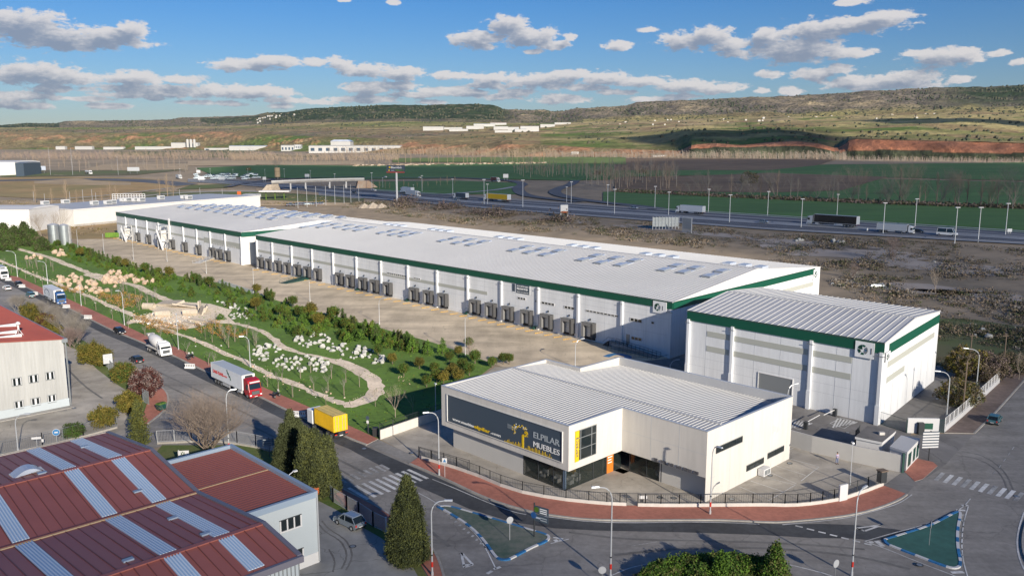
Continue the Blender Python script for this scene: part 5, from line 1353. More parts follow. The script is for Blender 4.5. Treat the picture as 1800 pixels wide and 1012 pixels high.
def shear(root,k):
    done=set()
    for ch in root.children:
        if ch.type=='MESH' and ch.data.name not in done and not ch.name.startswith('dock_shelter'):
            done.add(ch.data.name)
            for v in ch.data.vertices: v.co.x-=k*v.co.y
            for g in ch.children:
                if g.type=='MESH' and g.data.name not in done:
                    done.add(g.data.name)
                    for v in g.data.vertices: v.co.x-=k*v.co.y
ca=fA.l(at(1437,471,12.35)); cc=fC.l(at(1652,548,13.9)); cb=fC.l(at(1350,507,13.9)); print('SHEAR',ca,LA,cc,cb)
shear(hA,(LA-ca[0])/ca[1]); shear(hC,(LC-cc[0])/cc[1])
# ================================================================ fences and walls
def fence(name,label,pts,wh=0,wm='render_cream',rh=1.4,step=2.5,pm='metal_dark',bars=.0,top=True,pw=.05,cat='fence',world=False,wt=.22,mid=False,gaps=(),pstep=None,barm=None,base=0):
    P=pts if world else PX(pts); o=P[0]; t=thing(name,label,cat,(*o,0),0); P=[(p[0]-o[0],p[1]-o[1]) for p in P]
    barm=barm or pm
    if wh:
        m=MB(); A=offset_line(P,wt/2); B=offset_line(P,-wt/2)
        for i in range(len(P)-1):
            if i in gaps: continue
            q=[A[i],B[i],B[i+1],A[i+1]]; a=sum(q[k][0]*q[(k+1)%4][1]-q[(k+1)%4][0]*q[k][1] for k in range(4))
            if a<0:q=q[::-1]
            m.hexa([(x,y,0) for x,y in q],[(x,y,wh) for x,y in q],wm)
        ob('base_wall',m,t)
    if rh:
        rs=[]; g=MB(); pn=MB()
        for i in range(len(P)-1):
            if i in gaps: continue
            a,b=P[i],P[i+1]; L=math.dist(a,b); n=max(1,round(L/step))
            for k in range(n+1):
                x,y=a[0]+(b[0]-a[0])*k/n,a[1]+(b[1]-a[1])*k/n; g.box(x-pw,x+pw,y-pw,y+pw,base,wh+rh,pm)
            for z in ([wh+rh-.05,wh+.08]+([wh+rh*.5] if mid else [])): pn.tube([(a[0],a[1],z),(b[0],b[1],z)],.035,barm,4)
            if bars:
                nb=max(1,int(L/bars))
                for k in range(nb): x,y=a[0]+(b[0]-a[0])*k/nb,a[1]+(b[1]-a[1])*k/nb; pn.tube([(x,y,wh+.08),(x,y,wh+rh-.05)],.016,barm,3,cap=False)
        ob('posts',g,t); ob('rails',pn,t)
    return t
def mpoly(pts,n=2): return smooth_line(PX(pts),n)
WE=[(738,806),(825,832),(868,851)]
fence('boundary_fence','dark railing on low cream wall along the curved red pavement, west part',mpoly([(738,806),(825,832),(900,864),(975,879),(1055,887.5),(1101,889.5)],1),.55,'render_cream',1.25,2.6,'metal_dark',.28,world=True)
fence('boundary_fence','dark railing on low cream wall in front of the furniture shop parking, east part',mpoly([(1121,890.5),(1175,891.5),(1250,891),(1347,890),(1390,891.5),(1435,887.5),(1476,880.5)],1),.55,'render_cream',1.25,2.6,'metal_dark',.28,world=True)
fence('boundary_fence','short dark railing rising to the corner post by the entrance',[(1486,878),(1525,864.5),(1552,854)],.6,'render_cream',1.6,2.4,'metal_dark',.2)
fence('sliding_gate','dark sliding gate lying behind the fence at the shop entrance',[(736,803),(780,815),(825,828)],0,None or 'white',1.7,2.4,'metal_dark',.22,cat='gate')
tag(ob('gate_pillar',MB().box(-.7,.7,-.14,.14,0,2.3,'white'),loc=(*at(1481,880),0),rz=R(25)),'white panel pillar with small dark slots between the fence sections','pillar')
t=thing('intercom_panel','white and black entry panel at the gap of the low fence','panel',(*at(1125,890),0),0); ob('panel',MB().box(-.1,.9,-.04,.04,1.1,1.5,'white').box(0,.4,-.05,.03,.6,1.0,'metal_dark'),t)
fence('side_wall','white wall with dark mesh rail between the lawn and the forecourt',[(668,772),(778,733.5),(800,726)],1.55,'render_cream',1.0,3,'metal_dark',.3)
fence('garden_wall','low white wall at the lawn edge of the loading yard',[(385,497),(410,505),(446,517)],1.1,'white',0)
fence('concrete_wall','tall plain concrete wall between the shop parking and the gatehouse',[(1381,781),(1427,794),(1502,812),(1588,830)],2.55,'render_grey',0,wt=.3)
m=MB(); 
fence('white_fence','white railing on white wall running beside the right-hand pavement',[(1660,759.5),(1690,734),(1715,711),(1756,673)],1.0,'white',1.5,2.4,'white',.35,barm='white')
fence('yard_fence','grey mesh fence with pale posts between the works yard and the red roofs',[(0,801),(75,785),(147,768),(206,752)],.3,'kerb',2.0,4.,'metal_grey',.25)
fence('yard_fence','grey mesh fence behind the big bare tree at the side street',[(277,780),(337,777),(385,777),(417,781),(450,787),(478,794)],.3,'kerb',1.9,3.2,'metal_light',.22)
fence('yard_fence','grey post fence along the reddish pavement by the silver car',[(567,860),(586,882),(610,896),(631,908),(656,925),(679,936)],0,'kerb',2.0,9,'metal_light',.2,pw=.09)
fence('yard_fence','short galvanised fence panel between the hedge bushes',[(178,637),(200,655)],0,'kerb',2.2,3,'galv',.15)
fence('yard_fence','short galvanised fence panel beside the plum-coloured tree',[(252,706),(262,712)],0,'kerb',2.6,2,'galv',.12)
fence('lawn_fence','thin dark wire fence in the shaded lawn by the waste bins',[(648,762),(668,770)],0,'kerb',1.6,2.5,'metal_dark',.4)
fence('plot_fence','long pale mesh fence on concrete base behind the main warehouse',[gnd(520,363),gnd(640,353)],.9,'kerb',3.,14,'metal_light',1.2,world=True)
fence('green_gate','dark green barred sliding gate at the warehouse entrance',[(1540,743),(1593,760)],0,'kerb',2.2,4,'rail_green',.22,cat='gate')
fence('green_gate','narrow dark green gate leaf beside the white sign wall',[(1649,760.5),(1660,759.5)],0,'kerb',2.2,2,'rail_green',.14,cat='gate')
fence('green_gate','black barred gate piece between the gatehouse and the concrete wall',[(1503,779),(1510,770)],0,'kerb',2.2,2,'metal_dark',.15,cat='gate')
a=at(1594,760); b=at(1649,761); L=math.dist(a,b); t=thing('sign_wall','white wall panel carrying a green rectangular sign at the gate','wall',(*a,0),rz_of(brg(a,b)))
ob('panel',MB().box(0,L,-.15,.15,0,2.5,'white'),t); ob('sign',MB().box(L*.52,L*.80,-.2,-.15,.7,1.7,'band_green'),t); ob('cabinet',MB().box(L*.3,L*.48,-.9,-.16,0,1.9,'metal_dark'),t)
# gatehouse
fg=Frame(at(1505,776),RZ)
def box_building(name,label,cat,corners,z,zt,m,top,over=.0):
    P=[at(px,py,z) for px,py in corners]; o=P[0]; Q=[(p[0]-o[0],p[1]-o[1]) for p in P]; t=thing(name,label,cat,(*o,0),0)
    c=(sum(q[0] for q in Q)/4,sum(q[1] for q in Q)/4); I=[(c[0]+(q[0]-c[0])*(1-over),c[1]+(q[1]-c[1])*(1-over)) for q in Q]
    w=MB(); w.prism(I,0,z-.35,m); ob('wall',w,t); r=MB(); r.prism(Q,z-.35,z,m,top); ob('roof',r,t); return t,Q,I
t,Q,I=box_building('gatehouse','small white flat-roofed gatehouse with a stained roof behind the concrete wall','building',[(1503,767),(1525,747.5),(1575,757),(1551,777)],3.1,3,'white','lot_dark',.07)
c=(sum(q[0] for q in Q)/4,sum(q[1] for q in Q)/4)
ob('roof_unit',MB().box(c[0]+.4,c[0]+1.2,c[1]-.6,c[1]-.1,3.1,3.5,'white_dirty'),t); ob('window',MB().box(Q[0][0]*.8+Q[3][0]*.2,Q[0][0]*.8+Q[3][0]*.2+.6,I[3][1]-.2,I[3][1]-.1,1.2,2.2,'glass_dark'),t)
t,Q,I=box_building('kiosk','white kiosk with pale blue roof and tall dark green windows by the red pavement','kiosk',[(1564,784),(1584,764.5),(1618,770),(1595,794)],2.9,3,'white','roof_grey',.02)
q3,q2=Q[3],Q[2]; dx,dy=q2[0]-q3[0],q2[1]-q3[1]; l=math.hypot(dx,dy); nx,ny=dy/l,-dx/l
for a_,b_ in ((.12,.34),(.5,.66),(.76,.92)):
    g=MB(); g.hexa([(q3[0]+dx*a_,q3[1]+dy*a_,.35),(q3[0]+dx*b_,q3[1]+dy*b_,.35),(q3[0]+dx*b_-nx*.1,q3[1]+dy*b_-ny*.1,.35),(q3[0]+dx*a_-nx*.1,q3[1]+dy*a_-ny*.1,.35)],[(q3[0]+dx*a_+nx*.03,q3[1]+dy*a_+ny*.03,2.3),(q3[0]+dx*b_+nx*.03,q3[1]+dy*b_+ny*.03,2.3),(q3[0]+dx*b_-nx*.1,q3[1]+dy*b_-ny*.1,2.3),(q3[0]+dx*a_-nx*.1,q3[1]+dy*a_-ny*.1,2.3)],'rail_green')
    ob('window',g,t)
# ================================================================ street furniture
def lamp_proto(h,arm,r=.085,cm='metal_light',head='metal_light',curve=True,band=False):
    t=thing('street_lamp','','street lamp'); m=MB()
    if curve:
        pts=[(0,0,0),(0,0,h*.5),(0,0,h-1.6)]; 
        for k in range(1,7): a=math.pi/2*k/6; pts.append((arm*.75*(1-math.cos(a)),0,h-1.6+1.5*math.sin(a)))
        pts.append((arm,0,h))
        m.tube(pts,[r*1.25,r]+[r*.8]*(len(pts)-2),cm,7)
    else: m.tube([(0,0,0),(0,0,h)],[r*1.2,r*.7],cm,7)
    m.tube([(0,0,0),(0,0,.5)],r*1.7,cm,7)
    if band: m.tube([(0,0,1.1),(0,0,1.7)],r*1.5,'lamp_red',7); m.tube([(0,0,2.4),(0,0,2.55)],r*1.4,'metal_dark',7)
    ob('pole',m,t); g=MB()
    if curve: g.hexa([(arm-.15,-.12,h-.07),(arm+.75,-.16,h-.02),(arm+.75,.16,h-.02),(arm-.15,.12,h-.07)],[(arm-.15,-.09,h+.09),(arm+.7,-.1,h+.12),(arm+.7,.1,h+.12),(arm-.15,.09,h+.09)],head)
    else: g.hexa([(-.3,-.14,h-.05),(.35,-.14,h-.05),(.35,.14,h-.05),(-.3,.14,h-.05)],[(-.2,-.1,h+.12),(.25,-.1,h+.12),(.25,.1,h+.12),(-.2,.1,h+.12)],head)
    ob('lamp_head',g,t); return t
def place_lamp(b,top,head,label,group=None,curve=True,band=False,cm='metal_light',r=.085,gz=0):
    B=at(*b) if gz==0 else gnd(*b); h=hgt(B,top)-terr(*B); 
    q=at(head[0],head[1],h+terr(*B)); d=math.dist(B,q); br=brg(B,q) if d>.5 else 0
    d=max(1.2,min(d,3.2))
    o=lamp_proto(h,d-.4,r,cm,curve=curve,band=band); o.location=(*B,terr(*B)); o.rotation_euler=(0,0,rz_of(br)); tag(o,label,'street lamp',group); return o
SLg='curved street lamps along the road'
place_lamp((1248,904),781,(1266,786),'street lamp with red band whose shadow falls on the cream shop wall',band=True,group=SLg)
place_lamp((772,836),722,(747,725),'street lamp beside the zebra crossing sign at the west end of the shop fence',band=True,group=SLg)
place_lamp((1073,1016),853,(1045,856),'tall street lamp in the bottom centre reaching over the red pavement',band=True,group=SLg)
place_lamp((1497,1012),862,(1521,855),'tall street lamp left of the green triangular island',band=True,group=SLg)
place_lamp((760,1012),878,(790,879),'street lamp beside the big cypress at the bottom, arm over the road',band=True,group=SLg)
place_lamp((32,794),727,(49,727),'street lamp in the yard behind the red roofs at the left edge',group=SLg)
place_lamp((403,797),686,(404,685),'slim street lamp rising out of the big bare tree',group=SLg,band=True)
place_lamp((440,645),590,(423,591),'street lamp on the lawn between the red truck and the white boulders',group=SLg)
place_lamp((314,615),552,(311,551),'straight grey lamp post on the red pavement beside the cement mixer',curve=False,group=SLg)
place_lamp((219,572),510,(205,511),'street lamp on the lawn near the concrete ruins',group=SLg)
place_lamp((143,538),502,(140,502),'straight lamp post beside the blue truck',curve=False,group=SLg)
place_lamp((84,499),459,(68,459),'street lamp behind the blue truck trailer',group=SLg)
place_lamp((31,487),441,(12,441),'street lamp at the far end of the red pavement',group=SLg)
YLg='lamps at the garden edge of the loading yard'
for b,t_,h,l in [((137,434),403,(145,402),'yard lamp next to the green skip and silos'),((183,446),415,(183,415),'yard lamp second from the silos'),((235,457),427,(234,427),'yard lamp opposite the steel filter frame'),((294,460),441,(296,441),'yard lamp opposite the tall pipe tower'),
  ((363,481),462,(361,462),'yard lamp near the pale concrete ramp'),((446,503),475,(447,475),'yard lamp at the end of the low white wall'),((545,530),499,(544,499),'yard lamp facing the green railed ramp'),((667,570),526,(677,524),'yard lamp in the middle of the pine belt'),
  ((818,625),557,(826,555),'yard lamp beside the small bare tree'),((1011,645),600,(1025,595),'yard lamp behind the shop roof corner'),((766,726),677,(769,676),'thin blue-grey lamp post at the shop west corner')]:
    place_lamp(b,t_-3,h,l,YLg,curve=(abs(h[0]-b[0])>6),r=.075)
place_lamp((1178,648),633,(1192,632),'short lamp behind the shop parapet in the shade',YLg)
place_lamp((1381,760),676,(1400,674),'lamp arching over the shop rear corner toward the tall warehouse',YLg)
place_lamp((1664,731),653,(1647,652),'lamp inside the white fence close to the tall warehouse',YLg)
place_lamp((1716,685),613,(1697,612),'lamp beyond the dark trees at the white fence',YLg)
place_lamp((1494,852),778,(1496,777),'thin pale mast in the shop parking',curve=False,r=.06)
def pole(b,top,label,m='wood',r=.13):
    B=at(*b); h=hgt(B,top); t=thing('wooden_pole',label,'pole',(*B,0)); ob('post',MB().tube([(0,0,0),(0,0,h)],[r,r*.8],m,7),t); ob('crossarm',MB().box(-.5,.5,-.05,.05,h-.5,h-.4,m),t)
pole((1692,727),634,'old wooden pole standing inside the white fence'); pole((1703,650),586,'bare wooden pole behind the brown tree'); pole((1762,662),586,'wooden pole in the rough grass, rightmost one'); pole((1535,545),512,'short dark post on the wasteland behind the tall warehouse')
def sign_post(b,h,label,build,rz=0,pm='metal_light',r=.04):
    B=at(*b); t=thing('road_sign',label,'sign',(*B,0),rz); ob('post',MB().tube([(0,0,0),(0,0,h)],r,pm,6),t); m=MB(); build(m); ob('sign_face',m,t); return t
def round_(m,z,r,c1='white',c2='metal_grey'):
    m.disc((0,-.06,z),(0,1,0),r,.03,c1,20); m.disc((0,-.035,z),(0,1,0),r*.97,.03,c2,20)
sign_post((896,950),3.0,'grey round sign seen from behind on the mottled island',lambda m:round_(m,2.65,.42,'metal_light'),R(20))
sign_post((1633,959),3.0,'grey round sign seen edge-on on the green triangular island',lambda m:round_(m,2.65,.42,'metal_light'),R(60),'metal_grey')
sign_post((1467,1020),2.4,'round grey sign at the bottom beside the planting bed',lambda m:round_(m,2.0,.45,'metal_light'),R(30),'metal_grey')
sign_post((1058,1030),2.2,'round grey sign just entering the bottom edge',lambda m:round_(m,1.9,.42,'metal_light'),R(0),'metal_grey')
def xing(m):
    m.box(-.35,.35,-.06,-.03,2.2,2.9,'white'); m.face([(-.25,-.07,2.3),(.25,-.07,2.3),(0,-.07,2.8)],'paint_blue')
sign_post((782,839),2.9,'square crossing sign on a leaning post by the zebra crossing',xing,R(-10))
def pur(m): m.disc((0,-.05,2.6),(0,1,0),.33,.03,'sign_slate',16); m.box(-.2,.2,-.06,-.03,1.7,2.15,'white')
sign_post((647,761),2.8,'purple round sign over a small white plate on the lawn edge',pur,R(-20))
def bl(m): m.disc((0,-.05,2.2),(0,1,0),.55,.04,'white',18); m.disc((0,-.08,2.2),(0,1,0),.5,.04,'paint_blue',18); m.box(-.25,.25,-.11,-.09,2.1,2.3,'white')
sign_post((101,783),2.4,'round blue and white sign on the yard fence',bl,R(20))
sign_post((66,790),2.2,'long white name plate above the yard fence',lambda m:m.box(-.7,.7,-.05,-.02,1.7,2.05,'white').box(.7,1.0,-.06,-.02,1.2,1.7,'white'),R(10))
def dirs(m):
    for k in range(3): m.box(-.9,.7,-.06,-.03,2.6-k*.38,2.92-k*.38,'sign_slate'); m.box(-.8,.5,-.065,-.06,2.7-k*.38,2.8-k*.38,'letter_grey')
sign_post((474,803),3.1,'dark blue stacked direction boards beside the twin cypresses',dirs,R(15),'sign_slate',.06)
def gc(m):
    m.box(-.1,1.4,-.06,-.02,1.7,2.6,'white'); m.box(.3,.8,-.07,-.06,1.85,2.45,'leaf_green'); m.face([(.3,-.075,1.85),(.42,-.075,1.85),(.8,-.075,2.45),(.68,-.075,2.45)],'white'); m.face([(.68,-.075,1.85),(.8,-.075,1.85),(.42,-.075,2.45),(.3,-.075,2.45)],'white')
sign_post((316,822),2.7,'white board with a green crossed emblem beside the red annex roof',gc,R(10),'white',.09)
sign_post((191,650),3.4,'tall plain white board at the edge of the works yard',lambda m:m.box(-.9,.9,-.06,-.02,1.4,3.4,'metal_light'),R(40),'metal_grey',.06)
def slat(m):
    for k in range(6): m.box(-1.2,1.3,-.08,-.02,2.0+.42*k,2.24+.42*k,'white'); m.box(-1.2,1.3,-.07,-.03,2.24+.42*k,2.42+.42*k,'sign_slate')
sign_post((1632,809),4.6,'dark and white slatted board on a black post beside the kiosk',slat,R(5),'metal_dark',.08)
def adv(m):
    m.box(-.05,2.0,-.05,.03,3.15,4.1,'sign_slate'); m.box(-.3,1.95,-.05,.03,2.2,3.05,'sign_slate')
    m.disc((.35,-.07,3.65),(0,1,0),.33,.03,'leaf_bright',14); m.disc((-.05,-.07,2.85),(0,1,0),.4,.03,'car_blue',14)
    for k in range(3): m.box(.8,1.8,-.065,-.05,3.3+.24*k,3.42+.24*k,'letter_white')
    for k in range(2): m.box(.9,1.8,-.065,-.05,2.4+.28*k,2.52+.28*k,'letter_grey')
    m.box(.2,.9,-.065,-.05,2.55,2.75,'skylight')
sign_post((939,944),4.4,'black advertising boards with green and blue discs on the mottled island',adv,R(-35),'metal_dark',.09)
# bins, barriers
t=thing('waste_container','green wheeled waste container on the pavement corner','waste bin',(*at(284,722),.12),R(60)); m=MB(); m.hexa([(-.6,-.45,.2),(.6,-.45,.2),(.6,.45,.2),(-.6,.45,.2)],[(-.75,-.55,1.2),(.75,-.55,1.2),(.75,.55,1.2),(-.75,.55,1.2)],'rail_green'); ob('body',m,t,bev=.04); m=MB(); m.hexa([(-.78,-.58,1.2),(.78,-.58,1.2),(.78,.58,1.2),(-.78,.58,1.2)],[(-.7,-.4,1.42),(.7,-.4,1.42),(.7,.4,1.42),(-.7,.4,1.42)],'leaf_green'); ob('lid',m,t)
for dx in(-.5,.5): ob('wheel',MB().disc((dx,-.3,.1),(1,0,0),.1,.06,'rubber',8),t)
t=thing('letter_box','orange-red box on a short pillar at the foot of the cypress','post box',(*at(555,880),0),R(20)); ob('box',MB().box(-.45,.45,-.35,.35,1.0,1.9,'orange_red'),t,bev=.03); ob('pillar',MB().box(-.2,.2,-.18,.18,0,1.0,'orange_red'),t)
t=thing('litter_bin','black bin at the end of the lawn fence','waste bin',(*at(660,766),0.0)); ob('body',MB().box(-.4,.4,-.4,.4,0,1.3,'rubber'),t,bev=.04); ob('lid',MB().box(-.45,.45,-.45,.45,1.3,1.45,'metal_dark'),t)
a=at(185,418); b=at(212,417); t=thing('skip_container','long open green skip at the corner of the older warehouse','skip',(*a,0),rz_of(brg(a,b))); L=math.dist(a,b); m=MB(); m.box(0,L,0,2.4,.15,.35,'field_green')
for q in ((0,L,-.05,.1),(0,L,2.3,2.45),(0,.12,0,2.4),(L-.12,L,0,2.4)): m.box(*q,.3,2.3,'leaf_bright')
for k in range(9): m.box(k*L/9,k*L/9+.15,-.15,-.04,.3,2.2,'field_green')
ob('body',m,t)
def barrier_proto():
    t=thing('plastic_barrier','','barrier'); m=MB(); m.hexa([(-1.1,-.3,0),(1.1,-.3,0),(1.1,.3,0),(-1.1,.3,0)],[(-1.1,-.18,.35),(1.1,-.18,.35),(1.1,.18,.35),(-1.1,.18,.35)],'white')
    for k in range(6): x=-1.0+k*.38; m.box(x,x+.16,-.1,.1,.35,.85,'white')
    m.box(-1.1,1.1,-.12,.12,.85,1.0,'white'); ob('barrier_body',m,t); return t
bp=Proto(barrier_proto()); bg='white slotted barriers beside the parked trucks'
for (px,py),l in zip(((15,493),(39,505),(61,518),(117,541),(155,560),(334,647),(526,732)),('in front of the white box lorry','beside the first black parked car','behind the blue-cab lorry','right in front of the blue-cab lorry','alone on the kerb between blue lorry and black car','behind the red-cab trailer lorry','behind the left cypress, near the yellow container')):
    bp.put((*at(px,py),.0),R(-8),'white slotted plastic barrier '+l,bg)
# yellow wheel guides in front of the docks
gp=MB()
for k in range(5): gp.tube([(k*.5,0,.1+.02*(k%2)),(k*.5+.3,.15,.1)],.09,'yellow_ochre',5); 
gp.tube([(-.1,-.1,.05),(2.4,.3,.05)],.04,'yellow_ochre',5)
GP=gp.mesh('wheel_guide'); gi=0
for i in range(36):
    for fr,pxs in ((fA,None),):
        x=463+i*16.6; u=fr.wall(x,480+(x-460)*.2)[0]
        if x>1030: break
        v=-4.2
        o=link(bpy.data.objects.new('wheel_guide',GP)); p=fr.w(u,v); o.location=(*p,.02); o.rotation_euler=(0,0,fr.rz+R(75)); tag(o,'yellow wheel guide kerb set on the yard in front of the docks','wheel guide','yellow wheel guides of the long warehouse docks')
for i in range(19):
    x=215+i*10.5
    if x>420: break
    u=fB.wall(x,420+(x-215)*.2)[0]; o=link(bpy.data.objects.new('wheel_guide',GP)); p=fB.w(u,-4.2); o.location=(*p,.02); o.rotation_euler=(0,0,fr.rz+R(75)); tag(o,'yellow wheel guide kerb in front of the older warehouse docks','wheel guide','yellow wheel guides of the older warehouse docks')
for (a,b),l in ((((1465,722),(1475,718)),'x'),): pass
# barrier arms
def boom(b,b2,label):
    a=at(*b); c=at(*b2); t=thing('boom_barrier',label,'barrier',(*a,0),rz_of(brg(a,c))); L=math.dist(a,c); ob('housing',MB().box(-.3,.3,-.3,.3,0,1.3,'metal_dark'),t); ob('arm',MB().tube([(0,0,1.15),(L,0,1.2)],.07,'white',5),t)
boom((1467,731),(1447,741),'boom barrier with white arm near the tall warehouse wall'); boom((1416,754),(1440,741),'boom barrier with white arm nearer the shop rear wall')
# green column at entrance of concrete wall
tag(ob('gate_post',MB().box(-.15,.15,-.15,.15,0,2.9,'rail_green'),loc=(*at(1586,830),0)),'dark green steel post at the end of the concrete wall','post')
t=thing('corner_post','brown topped cage post at the end of the curved fence','post',(*at(1549,854),0),R(20)); ob('cage',MB().box(-.5,.5,-.4,.4,.6,2.2,'metal_dark'),t); ob('cap',MB().box(-.6,.6,-.5,.5,2.2,2.35,'wood'),t)
# ================================================================ vehicles
def wheel(t,x,y,r=.5,w=.28,rim='metal_grey'):
    m=MB(); m.disc((0,0,0),(0,1,0),r,w,'rubber',14); o=ob('wheel',m,t); o.location=(x,y,r); q=MB(); q.disc((0,0,0),(0,1,0),r*.58,w+.03,rim,10); ob('rim',q,o); return o
def cab(t,col,h=3.6,l=2.2,w=2.45,high=True):
    y=w/2; m=MB()
    prof=[(0,.55),(-.02,1.4),(-.12,1.75),(-.42,h-.75),(-.75,h-.25),(-l,h) ,(-l,.9),(-1.9,.9),(-1.85,.55)]
    A=[(x,-y*(1 if z<1.8 else .97),z) for x,z in prof]; B=[(x,y*(1 if z<1.8 else .97),z) for x,z in prof]
    m.loft([A,B],col); ob('cab',m,t,bev=.06)
    g=MB(); g.face([(.012-.12,-y*.90,1.78),(.012-.12,y*.90,1.78),(-.40,y*.86,h-.82),(-.40,-y*.86,h-.82)],'glass_dark'); g.v=[(a+.03,b,c) for a,b,c in g.v]; ws=ob('windscreen',g,t)
    s=MB()
    for q in (-1,1): s.box(-1.25,-.45,q*y-.012 if q>0 else q*y-.02,q*y+.02 if q>0 else q*y+.012,1.85,h-.95,'glass_dark')
    ob('side_window',s,t)
    g=MB(); g.box(-.01,.04,-y*.62,y*.62,.75,1.45,'metal_dark'); 
    for k in range(4): g.box(.04,.06,-y*.6,y*.6,.82+.16*k,.87+.16*k,'metal_grey')
    ob('grille',g,t); 
    g=MB(); g.box(-.1,.12,-y,y,.3,.62,col); ob('bumper',g,t,bev=.04)
    for q in (-1,1): g=MB(); g.box(.02,.14,q*y*.82-.16,q*y*.82+.16,.62,.85,'lamp_clear'); ob('headlight',g,t)
    for q in (-1,1): g=MB(); g.box(-.35,-.2,q*(y+.22)-.1,q*(y+.22)+.1,1.9,2.7,'metal_dark'); g.box(-.3,-.25,q*y if q>0 else -y-.22,y+.22 if q>0 else -y,2.6,2.65,'metal_dark'); ob('mirror',g,t)
    g=MB(); g.box(-.45,-.15,-y*.8,y*.8,h-.62,h-.42,'white'); ob('sun_visor',g,t)
    g=MB(); g.box(.121,.135,-.28,.28,.38,.5,'white'); ob('number_plate',g,t)
def semi(name,label,loc,rz,col,tcol,roofcol,L=13.4,text=None,group=None,grey=False,tank=False,hT=4.0,cat='lorry'):
    t=thing(name,label,cat,loc,rz,group); cab(t,col)
    m=MB(); m.box(-16.2,-2.0,-.45,.45,.75,1.05,'metal_dark'); ob('chassis',m,t)
    w=1.27; x1=-2.75; x0=x1-L
    m=MB()
    if tank: m.tube([(x0,0,2.3),(x0+.3,0,2.3),(x1-.3,0,2.3),(x1,0,2.3)],[.8,1.15,1.15,.8],tcol,14)
    else:
        m.box(x0,x1,-w,w,1.15,hT,tcol,roofcol)
    tr=ob('trailer',m,t)
    if not tank:
        m=MB()
        for a,b in ((x0-.03,x0+.08),(x1-.08,x1+.03)):
            m.box(a,b,-w-.02,-w+.1,1.13,hT+.02,'white'); m.box(a,b,w-.1,w+.02,1.13,hT+.02,'white'); m.box(a,b,-w,w,hT-.1,hT+.02,'white')
        m.box(x0,x1,-w-.025,-w+.02,1.08,1.2,'metal_light'); m.box(x0,x1,w-.02,w+.025,1.08,1.2,'metal_light'); ob('trailer_edges',m,tr)
        m=MB(); m.box(x1+.02,x1+.4,-.7,.7,hT-1.1,hT-.15,'metal_dark'); ob('cooling_unit',m,tr)
        m=MB(); m.box(x0-.05,x0-.03,-w+.1,-.03,1.2,hT-.1,roofcol); m.box(x0-.05,x0-.03,.03,w-.1,1.2,hT-.1,roofcol); ob('rear_doors',m,tr)
    m=MB()
    for q in (-1,1): m.box(x0+5.0,x0+8.2,q*w-.05,q*w+.03,.5,1.0,'metal_light')
    ob('side_guard',m,t); m=MB()
    for q in (-1,1): m.tube([(-4.6,q*1.0,.7),(-3.4,q*1.0,.7)],.32,'metal_light',10)
    ob('fuel_tank',m,t)
    for x in (-.95,-4.9,x0+1.6,x0+2.9,x0+4.2):
        for q in (-1,1): wheel(t,x-.0,q*1.08)
    for q in(-1,1): ob('tail_light',MB().box(x0-.08,x0-.02,q*.95-.15,q*.95+.15,.9,1.05,'lamp_red'),t)
    if text: text(tr,x0,x1,w)
    return t
def dani(tr,x0,x1,w):
    m=MB(); 
    for s in (1,):
        # side facing -y (right side when heading +x)
        q=MB(); wall_text(q,'DANI-TRANS',0,0,4.6,.62,'lamp_red',y0=0,ext=.01,fat=.03); wall_text(q,'service',4.7,.05,1.6,.38,'lamp_red',y0=0,ext=.01,fat=.01)
        for k in range(3): q.hexa([(6.6+.55*k,-.02,.9-.5*k),(6.9+.55*k,-.02,.9-.5*k),(6.9+.55*k,0,.9-.5*k),(6.6+.55*k,0,.9-.5*k)],[(6.2+.55*k,-.02,1.7-.5*k),(6.55+.55*k,-.02,1.7-.5*k),(6.55+.55*k,0,1.7-.5*k),(6.2+.55*k,0,1.7-.5*k)],'band_green')
        m.add(q,Matrix.Translation((x0+.8,-w-.02,2.2)))
    ob('lettering',m,tr)
def arc(tr,x0,x1,w):
    m=MB(); pts=[(x0+4.5+2.6*math.cos(a),-w-.03,2.4+1.0*math.sin(a)) for a in [R(d) for d in range(-40,230,20)]]; m.tube(pts,.09,'sign_slate',4)
    for k in range(6): m.box(x0+4.+.4*k,x0+4.25+.4*k,-w-.03,-w-.01,2.1,2.4,'letter_grey')
    ob('emblem',m,tr)
d1=brg(at(250,602),at(465,701)); d0=brg(at(60,511),at(200,582))
# street vehicles: origin at the middle of the front
semi('articulated_lorry','lorry with dark red cab and white trailer lettered in red, parked by the pavement',(*at(450,700),.01),rz_of(d1),'car_red','truck_white','truck_grey',text=dani)
semi('articulated_lorry','lorry with blue cab and light grey trailer with a dark arc, parked by the pavement',(*at(109,535.5),.01),rz_of(d0),'car_blue','truck_white','truck_white',12.2,text=arc)
t=semi('box_lorry','white lorry farthest up the street at the left edge',(*at(9,491),.01),rz_of(d0),'car_white','truck_white','truck_grey',8)
# cement mixer
t=thing('cement_mixer','white and grey cement mixer lorry parked at the kerb','lorry',(*at(293,626.5),.01),rz_of(d1)); cab(t,'car_white',3.0,1.9)
m=MB(); m.box(-9.3,-1.9,-.5,.5,.8,1.1,'metal_grey'); m.box(-9.3,-2.1,-1.1,1.1,1.05,1.2,'white_dirty'); ob('chassis',m,t)
m=MB(); m.tube([(-2.6,0,2.0),(-3.2,0,2.1),(-4.6,0,2.45),(-6.6,0,2.75),(-8.0,0,3.05),(-8.8,0,3.25)],[.55,.95,1.22,1.22,.85,.5],'white',16); dr=ob('drum',m,t,smooth=True)
m=MB()
for k in range(2): pts=[(-3.4-4.6*s/14,(1.24-(.3 if s>10 else 0))*math.cos(s*.5+k*3.14),2.15+.065*s+(1.24-(.35 if s>10 else 0))*math.sin(s*.5+k*3.14)) for s in range(15)]; m.tube(pts,.03,'metal_grey',4)
ob('drum_rib',m,dr)
